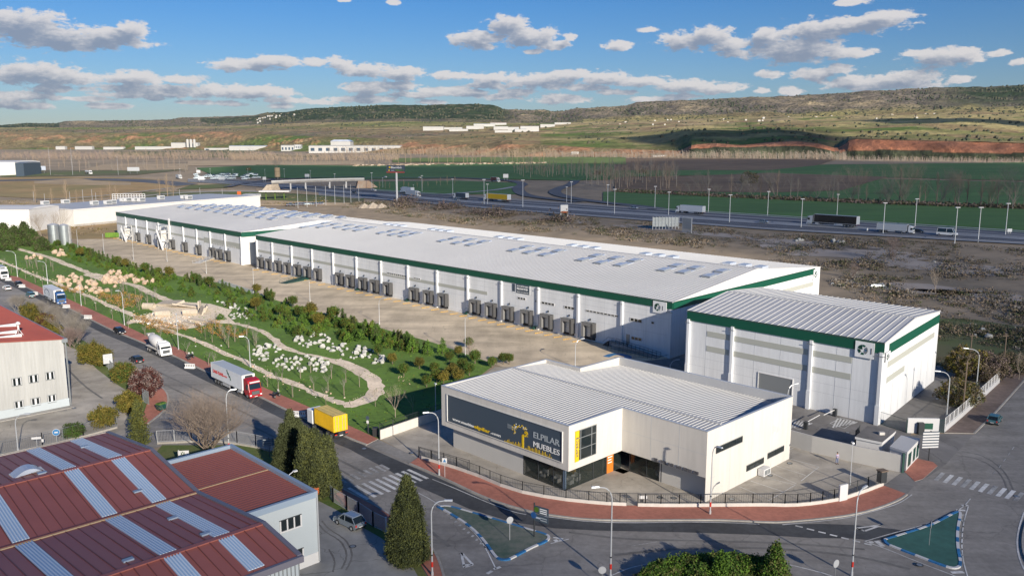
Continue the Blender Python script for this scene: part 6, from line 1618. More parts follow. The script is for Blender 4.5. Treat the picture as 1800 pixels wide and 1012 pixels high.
m=MB(); m.hexa([(-9.3,-.5,2.9),(-8.5,-.5,2.9),(-8.5,.5,2.9),(-9.3,.5,2.9)],[(-9.6,-.8,3.8),(-8.4,-.8,3.8),(-8.4,.8,3.8),(-9.6,.8,3.8)],'white_dirty'); ob('hopper',m,t); m=MB(); m.hexa([(-9.5,-.35,2.5),(-9.2,-.35,2.5),(-9.2,.35,2.5),(-9.5,.35,2.5)],[(-10.6,-.3,1.6),(-10.3,-.3,1.6),(-10.3,.3,1.6),(-10.6,.3,1.6)],'metal_dark'); ob('chute',m,t)
m=MB(); m.box(-2.5,-2.0,-1.1,1.1,1.2,2.7,'white'); m.tube([(-2.2,-.9,2.9),(-2.2,.9,2.9)],.3,'white',10); ob('water_tank',m,t)
for x in (-.95,-2.8,-6.6,-7.9):
    for q in (-1,1): wheel(t,x,q*1.05,.5,.3,'white')
# yellow container lorry, seen from behind
b=at(600,771.5); dy_=brg(at(645,782),at(546,733)); t=thing('container_lorry','lorry carrying a bright yellow ribbed container, seen from its doors','lorry',(*b,.01),rz_of(dy_))
m=MB(); m.box(.15,6.4,-1.22,1.22,1.3,3.9,'truck_yellow','truck_yellow_top'); c=ob('container',m,t); m=MB()
for k in range(20): x=.35+k*.3; m.box(x,x+.14,-1.25,-1.22,1.45,3.75,'truck_yellow'); m.box(x,x+.14,1.22,1.25,1.45,3.75,'truck_yellow')
for k in range(9): m.box(.3+k*.7,.5+k*.7,-1.1,1.1,3.9,3.93,'truck_yellow_top')
ob('container_ribs',m,c); m=MB()
for y in (-1.2,0,1.2): m.box(.09,.15,y-.06,y+.06,1.32,3.9,'truck_yellow')
for y in (-.85,-.35,.35,.85): m.tube([(.08,y,1.4),(.08,y,3.8)],.03,'metal_light',5)
for z in (1.9,2.5,3.1): m.box(.1,.14,-1.1,1.1,z,z+.05,'yellow_ochre')
ob('container_doors',m,c); m=MB(); m.box(0,8.8,-.45,.45,.85,1.28,'metal_dark'); m.box(-.05,.1,-1.2,1.2,.55,.85,'metal_dark'); m.box(-.06,-.02,-.3,.3,.6,.75,'white'); ob('chassis',m,t)
for q in(-1,1): ob('tail_light',MB().box(-.1,-.04,q*.95-.2,q*.95+.2,.85,1.0,'lamp_red'),t)
for x in (1.1,2.4,6.9): 
    for q in(-1,1): wheel(t,x,q*1.02)
m=MB(); m.box(7.1,8.9,-1.2,1.2,.9,3.2,'car_white'); ob('cab',m,t,bev=.1)
def car(label,loc,rz,col,L=4.3,w=1.76,h=1.46,van=False,glass='glass_dark',group=None,rear=None,cat='car',name='parked_car',rails=False):
    t=thing(name,label,cat,loc,rz,group); y=w/2
    if van: P=[(0,.3),(.02,.75),(-.12,.95),(-1.0,1.12),(-L,1.15),(-L-.02,.6),(-L+.05,.3)]
    else: P=[(0,.3),(.03,.6),(-.12,.78),(-1.05,.95),(-L+.35,.98),(-L+.02,.85),(-L,.5),(-L+.06,.3)]
    m=MB(); m.loft([[(x,-y*.93,z) for x,z in P],[(x,-y,z*.97+.015) for x,z in P],[(x,y,z*.97+.015) for x,z in P],[(x,y*.93,z) for x,z in P]],col); 
    m.v=[(a,b*(1 if c<.8 else .97),c) for a,b,c in m.v]; ob('body',m,t,bev=.05)
    zb=1.1 if van else .94
    G=[(-1.0,zb),(-1.75,h-.05),(-L+.75,h-.03),(-L+.12,zb+.03)] if not van else [(-.8,zb),(-1.4,h-.05),(-L+.25,h-.03),(-L+.04,zb+.03)]
    m=MB(); m.loft([[(x,-y*(.93 if z<1.2 else .78),z) for x,z in G],[(x,y*(.93 if z<1.2 else .78),z) for x,z in G]],glass); gh=ob('windows',m,t,bev=.03)
    m=MB(); x0,x1=G[2][0],G[1][0]; m.hexa([(x0-.05,-y*.8,h-.07),(x1+.1,-y*.8,h-.09),(x1+.1,y*.8,h-.09),(x0-.05,y*.8,h-.07)],[(x0,-y*.72,h),(x1,-y*.72,h-.01),(x1,y*.72,h-.01),(x0,y*.72,h)],col)
    for q in (-1,1):
        for (xa,za),(xb,zb_) in ((G[0],G[1]),(G[3],G[2]),((-L*.52,zb),(-L*.5,h-.05))):
            m.tube([(xa,q*y*.935,za),(xb,q*y*.79,zb_)],.05,col,5)
        if rails: m.tube([(x0,q*y*.66,h+.06),(x1,q*y*.66,h+.05)],.03,'metal_light',5)
    ob('roof',m,t)
    if rear:
        ob('tailgate',MB().hexa([(-L-.01,-y*.85,.6),(-L+.03,-y*.85,.6),(-L+.03,y*.85,.6),(-L-.01,y*.85,.6)],[(-L-.01,-y*.85,.95),(-L+.03,-y*.85,.95),(-L+.03,y*.85,.95),(-L-.01,y*.85,.95)],rear),t)
    for q in (-1,1):
        ob('headlight',MB().box(-.06,.035,q*y*.72-.17,q*y*.72+.17,.6,.74,'lamp_clear'),t); ob('tail_light',MB().box(-L-.03,-L+.05,q*y*.8-.1,q*y*.8+.1,.62,.88,'lamp_red'),t)
        ob('mirror',MB().box(-1.35,-1.2,q*(y+.08)-.08,q*(y+.08)+.08,.95,1.08,col),t)
        for x in (-.8,-L+.75): wheel(t,x,q*(y-.1),.32,.22,'metal_light')
    ob('number_plate',MB().box(-L-.035,-L-.02,-.26,.26,.45,.56,'white').box(.035,.05,-.26,.26,.36,.46,'white'),t)
    ob('bumper',MB().box(-L-.03,-L+.1,-y*.9,y*.9,.3,.5,'rubber').box(-.06,.045,-y*.7,y*.7,.3,.42,'rubber'),t)
    return t
car('black car with dark windows parked by the first barrier near the white lorry',(*at(36,503.5),.01),rz_of(d0),'car_black')
car('white hatchback driving up the street at the left edge',(*at(10,508),.01),rz_of(d0+math.pi),'car_white')
car('dark teal people carrier with pale rear door beside the blue-cab lorry',(*at(51,521),.01),rz_of(d0+math.pi),'car_teal',4.4,1.8,1.75,van=True,rear='car_white')
car('black estate car parked between the plastic barrier and the cement mixer',(*at(216,588),.01),rz_of(d1),'car_black',4.4)
car('dark blue-grey car half hidden behind the round bushes',(*at(234,633),.01),rz_of(d1+math.pi),'car_dark')
ps=at(639,934); pf=at(596,914); car('silver people carrier with roof rails parked beside the reddish fence',(*pf,.02),rz_of(brg(ps,pf)),'car_silver',4.3,1.8,1.62,rails=True)
pr=at(1738,754); pf=at(1752,737); car('blue-green hatchback parked against the kerb of the right-hand street',(*pf,.01),rz_of(brg(pr,pf)),'car_teal',4.1,1.72,1.48)
def moto(b,rz,label):
    t=thing('motorcycle',label,'motorcycle',(*at(*b),.12),rz)
    m=MB(); m.hexa([(-.7,-.15,.5),(.6,-.15,.5),(.6,.15,.5),(-.7,.15,.5)],[(-.9,-.2,.85),(.35,-.18,1.0),(.35,.18,1.0),(-.9,.2,.85)],'car_black'); ob('body',m,t,bev=.05)
    for x in (-.7,.75): wheel(t,x,0,.3,.14,'metal_grey')
    ob('handlebar',MB().tube([(.4,-.38,1.15),(.5,0,1.05),(.4,.38,1.15)],.03,'metal_dark',5),t); ob('windshield',MB().hexa([(.55,-.2,.95),(.6,-.2,.95),(.6,.2,.95),(.55,.2,.95)],[(.35,-.15,1.45),(.4,-.15,1.45),(.4,.15,1.45),(.35,.15,1.45)],'white'),t); ob('luggage_box',MB().box(-1.1,-.7,-.22,.22,.85,1.2,'metal_dark'),t,bev=.05)
moto((332,632),R(100),'black motorcycle under a thin tree behind the cement mixer'); moto((337,631),R(80),'second black motorcycle right beside the first one'); moto((487,699),R(70),'black motorcycle with white screen on the pavement past the red-cab lorry')
# ---------------------------------------------------------------- person in the parking
def person(b,rz,label,top,legs,hs=1.76):
    P=at(*b); t=thing('person',label,'person',(*P,.02),rz)
    def skin(name,V,E_,Rr,m,parent,sub=1):
        me=bpy.data.meshes.new(name); me.from_pydata(V,E_,[]); me.materials.append(MT[m]); o=link(bpy.data.objects.new(name,me)); o.parent=parent
        sk=o.modifiers.new('skin','SKIN'); 
        for i,r in enumerate(Rr): me.skin_vertices[0].data[i].radius=(r,r) if not isinstance(r,tuple) else r
        me.skin_vertices[0].data[0].use_root=True
        s=o.modifiers.new('s','SUBSURF'); s.levels=sub; s.render_levels=sub; return o
    # body: pelvis root, spine, neck, head, arms with hands, legs with feet
    V=[(0,0,.95),(0,0,1.15),(0,0,1.38),(0,.0,1.5),(0,-.02,1.62),(0,-.02,1.70),
       (.19,0,1.42),(.24,.02,1.15),(.22,-.14,.95),(.21,-.19,.88),
       (-.19,0,1.42),(-.26,-.02,1.18),(-.16,-.24,1.28),(-.10,-.30,1.36),
       (.10,0,.88),(.11,-.03,.5),(.12,0,.10),(.13,-.14,.05),(-.10,0,.88),(-.12,.05,.5),(-.13,.08,.10),(-.14,-.06,.05)]
    E_=[(0,1),(1,2),(2,3),(3,4),(4,5),(2,6),(6,7),(7,8),(8,9),(2,10),(10,11),(11,12),(12,13),(0,14),(14,15),(15,16),(16,17),(0,18),(18,19),(19,20),(20,21)]
    Rr=[(.15,.11),(.14,.10),(.17,.11),.06,(.085,.10),(.07,.085),.065,.048,.036,.03,.065,.048,.036,.03,.09,.062,.042,.035,.09,.062,.042,.035]
    bd=skin('body',V,E_,Rr,'skin',t)
    skin('jacket',[(0,0,.93),(0,0,1.15),(0,0,1.39),(.19,0,1.42),(.245,.02,1.15),(.225,-.12,.97),(-.19,0,1.42),(-.265,-.02,1.18),(-.17,-.22,1.27)],[(0,1),(1,2),(2,3),(3,4),(4,5),(2,6),(6,7),(7,8)],[(.18,.135),(.17,.125),(.20,.14),.085,.064,.05,.085,.064,.05],top,bd)
    skin('trousers',[(0,0,.96),(.10,0,.88),(.11,-.03,.5),(.12,0,.12),(-.10,0,.88),(-.12,.05,.5),(-.13,.08,.12)],[(0,1),(1,2),(2,3),(0,4),(4,5),(5,6)],[(.165,.125),.105,.078,.065,.105,.078,.065],legs,bd)
    for x,y in ((.12,-.05),(-.13,.02)): 
        m=MB(); m.hexa([(x-.05,y-.18,0),(x+.05,y-.18,0),(x+.05,y+.12,0),(x-.05,y+.12,0)],[(x-.04,y-.14,.06),(x+.04,y-.14,.06),(x+.045,y+.1,.11),(x-.045,y+.1,.11)],'cloth_black'); ob('shoe',m,bd)
    m=MB(); m.tube([(0,.01,1.66),(0,.015,1.72),(0,.01,1.79),(0,0,1.82)],[.10,.108,.09,.03],'hair',10); ob('hair',m,bd,smooth=True)
    for sx,(x,y,z) in ((1,(.21,-.21,.85)),(-1,(-.09,-.32,1.38))):
        for k in range(4): q=MB(); q.tube([(x-.03+.02*k,y,z),(x-.03+.02*k,y-.04,z-.03),(x-.03+.02*k,y-.03,z-.07+.008*abs(k-1.5))],[.010,.009,.007],'skin',5); ob('finger',q,bd)
        q=MB(); q.tube([(x-.04*sx,y+.02,z),(x-.06*sx,y-.01,z-.03)],[.011,.008],'skin',5); ob('thumb',q,bd)
    return t
person((1471,815),R(20),'person in lilac and black top and light jeans standing alone in the parking','cloth_lilac','cloth_jeans')
# ================================================================ rocks
def rock_mesh(seed,m,el=1.0):
    r=random.Random(seed); bm=bmesh.new()
    for _ in range(26):
        v=Vector((r.gauss(0,1),r.gauss(0,1),r.gauss(0,1))).normalized()*r.uniform(.75,1.05); bm.verts.new((v.x,v.y*.85,max(-.25,v.z*.9*el+.35)))
    bmesh.ops.convex_hull(bm,input=bm.verts)
    for v in [v for v in bm.verts if not v.link_faces]: bm.verts.remove(v)
    me=bpy.data.meshes.new('boulder'); bm.to_mesh(me); bm.free(); me.materials.append(MT[m]); return me
RT=[rock_mesh(i,'rock_tan',1.1) for i in range(6)]; RW=[rock_mesh(20+i,'rock_white',.95) for i in range(6)]
def inpoly(p,P):
    c=False; n=len(P)
    for i in range(n):
        a,b=P[i],P[(i+1)%n]
        if (a[1]>p[1])!=(b[1]>p[1]) and p[0]<(b[0]-a[0])*(p[1]-a[1])/(b[1]-a[1])+a[0]: c=not c
    return c
def scatter(poly,n,dmin,seed,avoid=()):
    r=random.Random(seed); out=[]; P=PX(poly) if poly[0][1]>0 and poly[0].__len__()==2 else poly
    xs=[p[0] for p in P]; ys=[p[1] for p in P]; tries=0
    while len(out)<n and tries<n*60:
        tries+=1; p=(r.uniform(min(xs),max(xs)),r.uniform(min(ys),max(ys)))
        if inpoly(p,P) and all(math.dist(p,q)>dmin for q in out): out.append(p)
    return out
def rocks(poly,n,smin,smax,meshes,label,group,seed,dmin):
    r=random.Random(seed)
    for p in scatter(poly,n,dmin,seed):
        o=link(bpy.data.objects.new('boulder',r.choice(meshes))); s=r.uniform(smin,smax)*(1.25 if r.random()<.15 else 1); o.location=(p[0],p[1],.0); o.scale=(s,s*r.uniform(.7,1),s*r.uniform(.7,1.2)); o.rotation_euler=(0,0,r.uniform(0,6.28)); tag(o,label,'boulder',group)
rocks([(97,491),(105,484),(125,482),(150,492),(163,495),(175,491),(184,484),(190,477),(212,478),(225,485),(246,490),(262,493),(272,498),(258,503),(232,497),(215,496),(205,507),(192,513),(170,516),(150,512),(133,512),(120,503),(103,497)],70,.75,1.35,RT,'angular tan and cream boulder in the ochre rock field beside the gravel path','tan boulders of the upper rock field',1,1.75)
rocks([(38,452),(45,447),(60,448),(75,450),(72,456),(50,457)],9,.6,1.1,RT,'small tan boulder near the far bend of the gravel path','tan boulders by the far path bend',2,1.3)
rocks([(90,446),(100,442),(126,446),(124,450),(105,451)],10,.8,1.4,RT,'cream boulder in the row between the far shrubs and the path','cream boulders beside the far shrubs',3,1.4)
rocks([(511,606),(517,596),(530,590),(548,583),(575,590),(610,602),(640,612),(662,620),(650,630),(625,633),(600,625),(570,620),(540,612),(520,613)],56,.35,.85,RW,'chalk white boulder on the lawn above the curved gravel path','white boulders above the path',4,.95)
rocks([(656,640),(664,626),(676,625),(677,634),(668,640)],8,.5,1.1,RW,'white boulder at the right tip of the upper white rock field','white boulders at the tip',5,1.0)
rocks([(440,622),(452,608),(480,606),(500,616),(540,626),(575,634),(588,646),(570,656),(540,655),(510,652),(480,643),(448,636)],66,.32,.82,RW,'chalk white boulder on the lawn between the two gravel paths','white boulders between the paths',6,.95)
rocks([(380,531),(392,528),(420,536),(440,546),(432,552),(405,543)],22,.3,.7,RW,'pale broken stone along the sand edge by the young pines','pale stones by the sand',7,.7)
rocks([(400,556),(425,548),(445,556),(430,563),(412,562)],20,.3,.65,RW,'pale stone in the small heap right of the sand area','pale stones right of the sand',8,.7)
# rubble along the lower path and in the sand area: loose, uncountable
r=random.Random(9); m=MB()
def lump(x,y,s,mm):
    b=[(x+s*r.uniform(.6,1)*math.cos(a),y+s*r.uniform(.6,1)*math.sin(a),0) for a in (0,1.4,2.9,4.4)]; m.hexa(b,[(x+(p[0]-x)*.55,y+(p[1]-y)*.55,s*r.uniform(.4,.9)) for p in b],mm)
pth=resample(PX([(-60,438),(12,463),(83,492),(149,517),(188,535),(222,548),(272,572),(315,587),(352,601),(388,618),(431,634),(482,662),(545,687),(590,705)]),.8)
for p in pth:
    if r.random()<.75: lump(p[0]+r.gauss(0,1.1),p[1]+r.gauss(0,1.1),r.uniform(.1,.36),r.choice(['rubble','rock_tan','rock_white']))
for p in scatter([(225,565),(262,548),(330,555),(360,570),(320,577),(265,572)],420,.35,10): lump(p[0],p[1],r.uniform(.12,.4),r.choice(['rubble','rubble','rock_tan','white_dirty','metal_grey']))
for p in scatter([(640,690),(668,682),(660,697),(632,710),(600,712)],50,.5,11): lump(p[0],p[1],r.uniform(.08,.2),'rubble')
for p in scatter([(700,660),(735,668),(722,676),(700,672)],14,.4,12): lump(p[0],p[1],r.uniform(.08,.2),'rock_tan')
tag(ob('rubble',m,label=None),'loose broken stones along the lower path and around the ruins','rubble',kind='stuff')
# concrete ruins
def ruin_slab(b,rz,L,w,th,tilt,label,z=0.1):
    t=ob('concrete_slab',MB().hexa([(-L/2,-w/2,0),(L/2,-w/2,0),(L/2,w/2,0),(-L/2,w/2,0)],[(-L/2,-w/2,th),(L/2,-w/2,th),(L/2,w/2,th),(-L/2,w/2,th)],'old_concrete'),loc=(*at(*b),z)); t.rotation_euler=(tilt[0],tilt[1],rz); tag(t,label,'concrete slab')
ruin_slab((363,547),R(20),2.2,3.6,.5,(0,R(-62),),'upright concrete slab leaning at the right of the ruins',.7)
ruin_slab((351,545),R(0),.4,1.6,2.6,(0,0),'dark-sided upright concrete post slab in the ruins'); ruin_slab((356,552),R(25),2.6,3.,.4,(R(10),R(-70)),'broad tilted concrete plate beside the upright post',.8)
ruin_slab((300,537),R(-30),9,3,.7,(R(12),R(-6)),'long low concrete plate at the upper left of the ruins',.4); ruin_slab((330,540),R(-10),8,3,.5,(R(-8),R(5)),'long broken concrete plate in the middle of the ruins',.3)
ruin_slab((335,570),R(-35),6,.8,.4,(0,0),'narrow concrete beam in the foreground rubble'); ruin_slab((322,573),R(-30),5,.7,.4,(R(5),R(8)),'second narrow concrete beam lying across the rubble'); ruin_slab((345,565),R(-20),5,.9,.4,(0,R(4)),'grey beam end nearest the sand clearing')
def pipe(b,rz,L,rad,label):
    t=thing('concrete_pipe',label,'concrete pipe',(*at(*b),rad*.85),rz); m=MB(); n=18
    for (r0,flip) in ((rad,0),(rad*.82,1)):
        m.tube([(-L/2,0,0),(L/2,0,0)],r0,'old_concrete',n,cap=False)
    i=len(m.v)
    for x in (-L/2,L/2):
        for q in range(n):
            a=2*math.pi*q/n; a2=2*math.pi*(q+1)/n; m.face([(x,rad*math.cos(a),rad*math.sin(a)),(x,rad*math.cos(a2),rad*math.sin(a2)),(x,rad*.82*math.cos(a2),rad*.82*math.sin(a2)),(x,rad*.82*math.cos(a),rad*.82*math.sin(a))],'old_concrete')
    ob('pipe_wall',m,t); ob('pipe_collar',MB().tube([(-L/2,0,0),(-L/2+.35,0,0)],rad*1.1,'rubble',n,cap=False),t)
pipe((262,543),R(-5),3.2,.95,'large concrete pipe at the upper left of the ruins'); pipe((286,556),R(15),3.8,.9,'large concrete pipe with open dark end left of the beams'); pipe((334,553),R(12),3.6,.9,'large concrete pipe with open end nearest the upright slabs')
# silos
for px,r_,l in ((96,5.2,'wider corrugated steel silo at the left'),(114.5,4.3,'narrower shiny steel silo with a ladder cage')):
    B=at(px,428 if px<100 else 430); h=hgt(B,395 if px<100 else 396); r_=(9.2 if px<100 else 8.4)*B[1]/F*1.0; t=thing('steel_silo',l,'silo',(*B,0)); m=MB()
    zs=[i*h/10 for i in range(11)]; m.tube([(0,0,z) for z in zs],r_,'galv',28,cap=False); m.tube([(0,0,h-.01),(0,0,h+.7)],[r_*1.01,r_*.15],'metal_light',28); ob('shell',m,t,smooth=False)
    m=MB(); 
    for z in zs[1:]: m.tube([(r_*1.003*math.cos(a*math.pi/14),r_*1.003*math.sin(a*math.pi/14),z) for a in range(29)],.05,'metal_grey',3)
    ob('hoop',m,t)
    if px>100:
        m=MB(); m.tube([(r_+.2,-.5,0),(r_+.2,-.5,h+.8)],.06,'white',4); m.tube([(r_+.2,.4,0),(r_+.2,.4,h+.8)],.06,'white',4)
        for i in range(20): m.box(r_+.15,r_+.9,-.6,.5,h*i/20,h*i/20+.12,'white')
        ob('ladder',m,t)

MC=MB().disc((0,0,.012),(0,0,1),.42,.024,'metal_dark',14).disc((0,0,.02),(0,0,1),.30,.03,'metal_grey',12).mesh('manhole_cover')
for px,py,z in ((1160,874,.02),(1184,875,.02),(1286,877,.02),(1388,814,.02),(1353,835,.02),(859,765,.02),(724,797,.12),(640,788,.01),(1616,994,.13),(1787,872,.01),(130,717,.022),(143,890,.01),(300,735,.01),(620,960,.02),(1395,700,.016),(1490,760,.016),(1647,701,.016)):
    o=link(bpy.data.objects.new('manhole_cover',MC)); o.location=(*at(px,py),z); tag(o,'round dark iron cover set flush in the paving','manhole cover','iron covers in paving and road')
# ================================================================ vegetation
def leaf(mb,c,s,r,m,up=.0,n=3):
    a=Vector((r.gauss(0,1),r.gauss(0,1),r.gauss(0,1)+up)).normalized(); b=a.cross(Vector((r.gauss(0,1),r.gauss(0,1),r.gauss(0,1)))).normalized(); d=a.cross(b)
    i=len(mb.v); k=mb.mi(m)
    if n==3: pts=[c+b*s,c-b*s*.5+d*s*.8,c-b*s*.5-d*s*.8]
    else: pts=[c+b*s,c+d*s*.6,c-b*s,c-d*s*.6]
    mb.v+=[tuple(p) for p in pts]; mb.f.append(tuple(range(i,i+len(pts)))); mb.m.append(k)
def clumps(mb,r,n,per,fn,cs,ls,mats):
    """n clumps of `per` leaves; fn(r)->centre"""
    for _ in range(n):
        c=Vector(fn(r)); m=r.choice(mats)
        for _ in range(per): leaf(mb,c+Vector((r.gauss(0,cs),r.gauss(0,cs),r.gauss(0,cs))),ls*r.uniform(.6,1.3),r,m)
def ell(rx,ry,rz,cz,fill=.35,bump=.0,ph=0):
    def f(r):
        d=Vector((r.gauss(0,1),r.gauss(0,1),r.gauss(0,1))).normalized(); k=1 if r.random()>fill else r.random()**.4
        k*=1+1.6*bump*math.sin(d.x*5+ph)*math.cos(d.y*4+d.z*3+ph)+(r.uniform(0,.22) if r.random()<.12 else 0)
        return (d.x*rx*k,d.y*ry*k,cz+d.z*rz*k)
    return f
def cone(rb,h,z0,p=1.,fill=.2,bulge=.25):
    def f(r):
        t=r.random()**1.25; rad=rb*(math.sin(math.pi*min(1,(t*.93+.07))**.55)**.8 if bulge>.5 else (1-t)**p*min(1,(t+.06)/.16)**.5)
        a=r.uniform(0,6.283); k=1 if r.random()>fill else r.random()**.5; k*=1+.13*math.sin(a*3+t*9)+.09*math.sin(a*7-t*20)+(r.uniform(0,.25) if r.random()<.1 else 0)
        return (rad*k*math.cos(a),rad*k*math.sin(a),z0+t*h)
    return f
def branchy(mb,r,p,d,L,rad,depth,m,spread=.5,n=3,nseg=2,up=.15,tw=None,kids=3):
    pts=[Vector(p)]; dd=Vector(d).normalized()
    for _ in range(nseg):
        dd=(dd+Vector((r.gauss(0,.1),r.gauss(0,.1),r.gauss(0,.06)+up*.3))).normalized(); pts.append(pts[-1]+dd*L/nseg)
    mb.tube(pts,[rad*(1-.45*i/nseg) for i in range(nseg+1)],m if rad>.03 or not tw else tw,3 if rad<.06 else 5,cap=False)
    if depth<=0: return
    for i in range(kids):
        t=r.uniform(.35,1.) if i else 1.; q=pts[0].lerp(pts[-1],t); a=r.uniform(0,6.283); side=Vector((math.cos(a),math.sin(a),0)); nd=(dd+side*spread*r.uniform(.6,1.4)+Vector((0,0,up))).normalized()
        branchy(mb,r,q,nd,L*r.uniform(.6,.85),rad*.55,depth-1,m,spread,n,nseg,up,tw,kids)
def tree_thing(name,label,crown,trunk,group=None,cat='tree'):
    t=thing(name,label,cat,(0,0,0),0,group)
    if trunk: ob('trunk',trunk,t)
    if crown: ob('crown',crown,t)
    return t
def bare_tree(seed,h,depth,spread,kids,m='twig',tw=None,trunk_h=.3,base=1,rad=None,up=.2):
    r=random.Random(seed); tr=MB(); cr=MB(); rad=rad or h*.018
    for b in range(base):
        a=r.uniform(0,6.283); q=Vector((math.cos(a)*.12*base,math.sin(a)*.12*base,0)); dd=Vector((math.cos(a)*.25*(base>1),math.sin(a)*.25*(base>1),1)); th=h*trunk_h*r.uniform(.8,1.1); top=q+dd.normalized()*th
        tr.tube([q,(q+top)/2,top],[rad,rad*.85,rad*.75],m,6,cap=False)
        for k in range(kids+1): a2=r.uniform(0,6.283); branchy(cr,r,top,(math.cos(a2)*spread+dd.x*.5,math.sin(a2)*spread+dd.y*.5,1),h*.34,rad*.55,depth,m,spread,3,2,up,tw,kids)
    return cr,tr
# --- foreground cypresses
r=random.Random(1)
def cyp(seed,rb,h,n,per,ls,mats,z0=.3,lean=0,bulge=.25,p=.75,cs=.22):
    r=random.Random(seed); c=MB(); clumps(c,r,n,per,cone(rb,h,z0,p,.12,bulge),cs,ls,mats); t=MB(); t.tube([(0,0,0),(0,0,h*.5)],[.18,.08],'bark',6); return c,t
def put(name,label,ct,b,rz=0,group=None,cat='tree',s=1,z=0):
    c,t=ct; P=at(*b); o=tree_thing(name,label,c,t,group,cat); o.location=(P[0],P[1],z+terr(*P)); o.rotation_euler=(0,0,rz); o.scale=(s,s,s); return o
def lobed(seed,lobes,ls,mats,per=18,p=.6):
    r=random.Random(seed); c=MB()
    for dx,dy,rb,h,n in lobes:
        q=MB(); clumps(q,r,n,per,cone(rb,h,.25,p,.12),.17,ls,mats); c.add(q,Matrix.Translation((dx,dy,0)))
    t=MB(); t.tube([(0,0,0),(0,0,3)],[.2,.1],'bark',6); return c,t
put('cypress_tree','large conical cypress standing alone at the bottom by the pavement',lobed(1,[(0,0,2.1,9.7,1500),(.9,-.3,1.6,7.6,700),(-.9,.2,1.6,7.0,700),(0,-.9,1.5,6.2,500)],.10,['leaf_cypress','leaf_cypress','leaf_cypress_pale'],p=.62),(717,985))
put('cypress_tree','right one of the twin cypresses, broad and tallest, above the orange-red box',lobed(2,[(0,0,2.0,8.6,1100),(1.5,.4,1.6,7.6,800),(-1.2,0,1.6,8.9,800),(.6,-1.2,1.8,6.2,800),(2.2,-.2,1.1,5.2,300)],.11,['leaf_cypress','leaf_cypress','leaf_cypress_pale'],p=.5),(556,866))
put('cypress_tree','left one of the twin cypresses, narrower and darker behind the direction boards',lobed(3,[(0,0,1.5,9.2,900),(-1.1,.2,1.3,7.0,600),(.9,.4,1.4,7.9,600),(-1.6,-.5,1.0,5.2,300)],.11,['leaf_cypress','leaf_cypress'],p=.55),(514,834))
def feathery(seed,rb,h):
    r=random.Random(seed); c=MB(); t=MB(); t.tube([(0,0,0),(0,0,h)],[.16,.03],'bark',6)
    for i in range(430):
        z=.3+(h-.5)*r.random()**1.1; L=rb*(1-(z/h))**.6*r.uniform(.6,1.15); a=r.uniform(0,6.283); up=r.uniform(.35,1.1)
        for k in range(20): q=k/20; leaf(c,Vector((math.cos(a)*L*q,math.sin(a)*L*q,z+L*q*up))+Vector((r.gauss(0,.07),r.gauss(0,.07),r.gauss(0,.1))),.14,r,r.choice(['leaf_cypress_pale','leaf_cypress','leaf_olive']))
    return c,t
put('conifer_tree','slender feathery conifer tilting upward between the red roof and the side street',feathery(5,1.9,8.0),(246,790))
# roundabout planting
def bushy(seed,rx,rz,n,mats,ls=.12,per=12,trunk=0):
    r=random.Random(seed); c=MB(); clumps(c,r,n,per,ell(rx,rx*.9,rz,rz*.8+trunk,.3,.15,seed),.16,ls,mats); t=MB(); t.tube([(0,0,0),(0,0,rz+trunk)],[.12,.05],'bark',5); return c,t
rr=random.Random(44)
for i,(px,py) in enumerate([(1165,1013),(1190,1006),(1215,1003),(1240,1000),(1265,1000),(1292,1000),(1318,1002),(1150,1024),(1345,1008),(1230,1018),(1280,1018)]):
    put('shrub','dense green juniper bush of the low hedge on the roundabout',bushy(100+i,1.5,.8,420,['leaf_green','leaf_bright','leaf_cypress_pale'],.13),(px,py),rr.uniform(0,6),'hedge bushes on the roundabout','shrub')
put('conifer_tree','small spiky green fir at the left of the roundabout planting',cyp(31,1.1,2.9,300,12,.13,['leaf_bright','leaf_green'],p=.9),(1268,1022)); put('conifer_tree','young green fir rising at the right of the roundabout planting',cyp(32,1.5,3.7,420,12,.13,['leaf_bright','leaf_green','leaf_cypress_pale'],p=.9),(1361,1019))
# bushes of the works yard edge
def roundtree(seed,rx,rz,th,n,mats,ls=.14):
    r=random.Random(seed); c=MB(); clumps(c,r,n,14,ell(rx,rx,rz,th+rz*.85,.3,.18,seed),.2,ls,mats); t=MB(); t.tube([(0,0,0),(0,0,th+rz*.6)],[.13,.07],'bark',6)
    for k in range(5): a=k*1.26; t.tube([(0,0,th*.8),(rx*.5*math.cos(a),rx*.5*math.sin(a),th+rz*.9)],[.07,.02],'bark',4)
    return c,t
put('round_tree','round ochre-green bushy tree closest to the white sheet building corner',roundtree(11,2.3,1.9,.9,560,['leaf_olive','leaf_autumn','leaf_olive']),(160,641))
put('round_tree','second round ochre-green tree joined to the first at its right',roundtree(12,2.0,1.7,.9,460,['leaf_olive','leaf_autumn']),(180,644))
put('round_tree','round olive-green bush left of the plum-coloured tree',roundtree(13,1.9,1.7,.6,440,['leaf_olive','leaf_autumn','leaf_green']),(218,672))
put('plum_tree','dark plum-coloured round tree beside the waste container',roundtree(14,2.5,2.2,1.2,620,['leaf_plum','leaf_plum','twig_purple'],.13),(257,700))
put('round_tree','olive bush behind the feathery conifer in the works yard',roundtree(15,1.9,1.5,.9,420,['leaf_olive','leaf_autumn']),(228,727))
put('round_tree','small round olive tree alone in the works yard near the fence',roundtree(16,1.75,1.3,1.2,380,['leaf_olive','leaf_autumn']),(184,755))
put('round_tree','low dark green shrub by the works yard fence',roundtree(17,1.2,.9,.5,240,['leaf_green','leaf_cypress']),(131,770))
put('round_tree','ochre-green tree at the far end of the verge behind the red roof edge',roundtree(18,2.3,1.9,1,520,['leaf_olive','leaf_autumn']),(55,565))
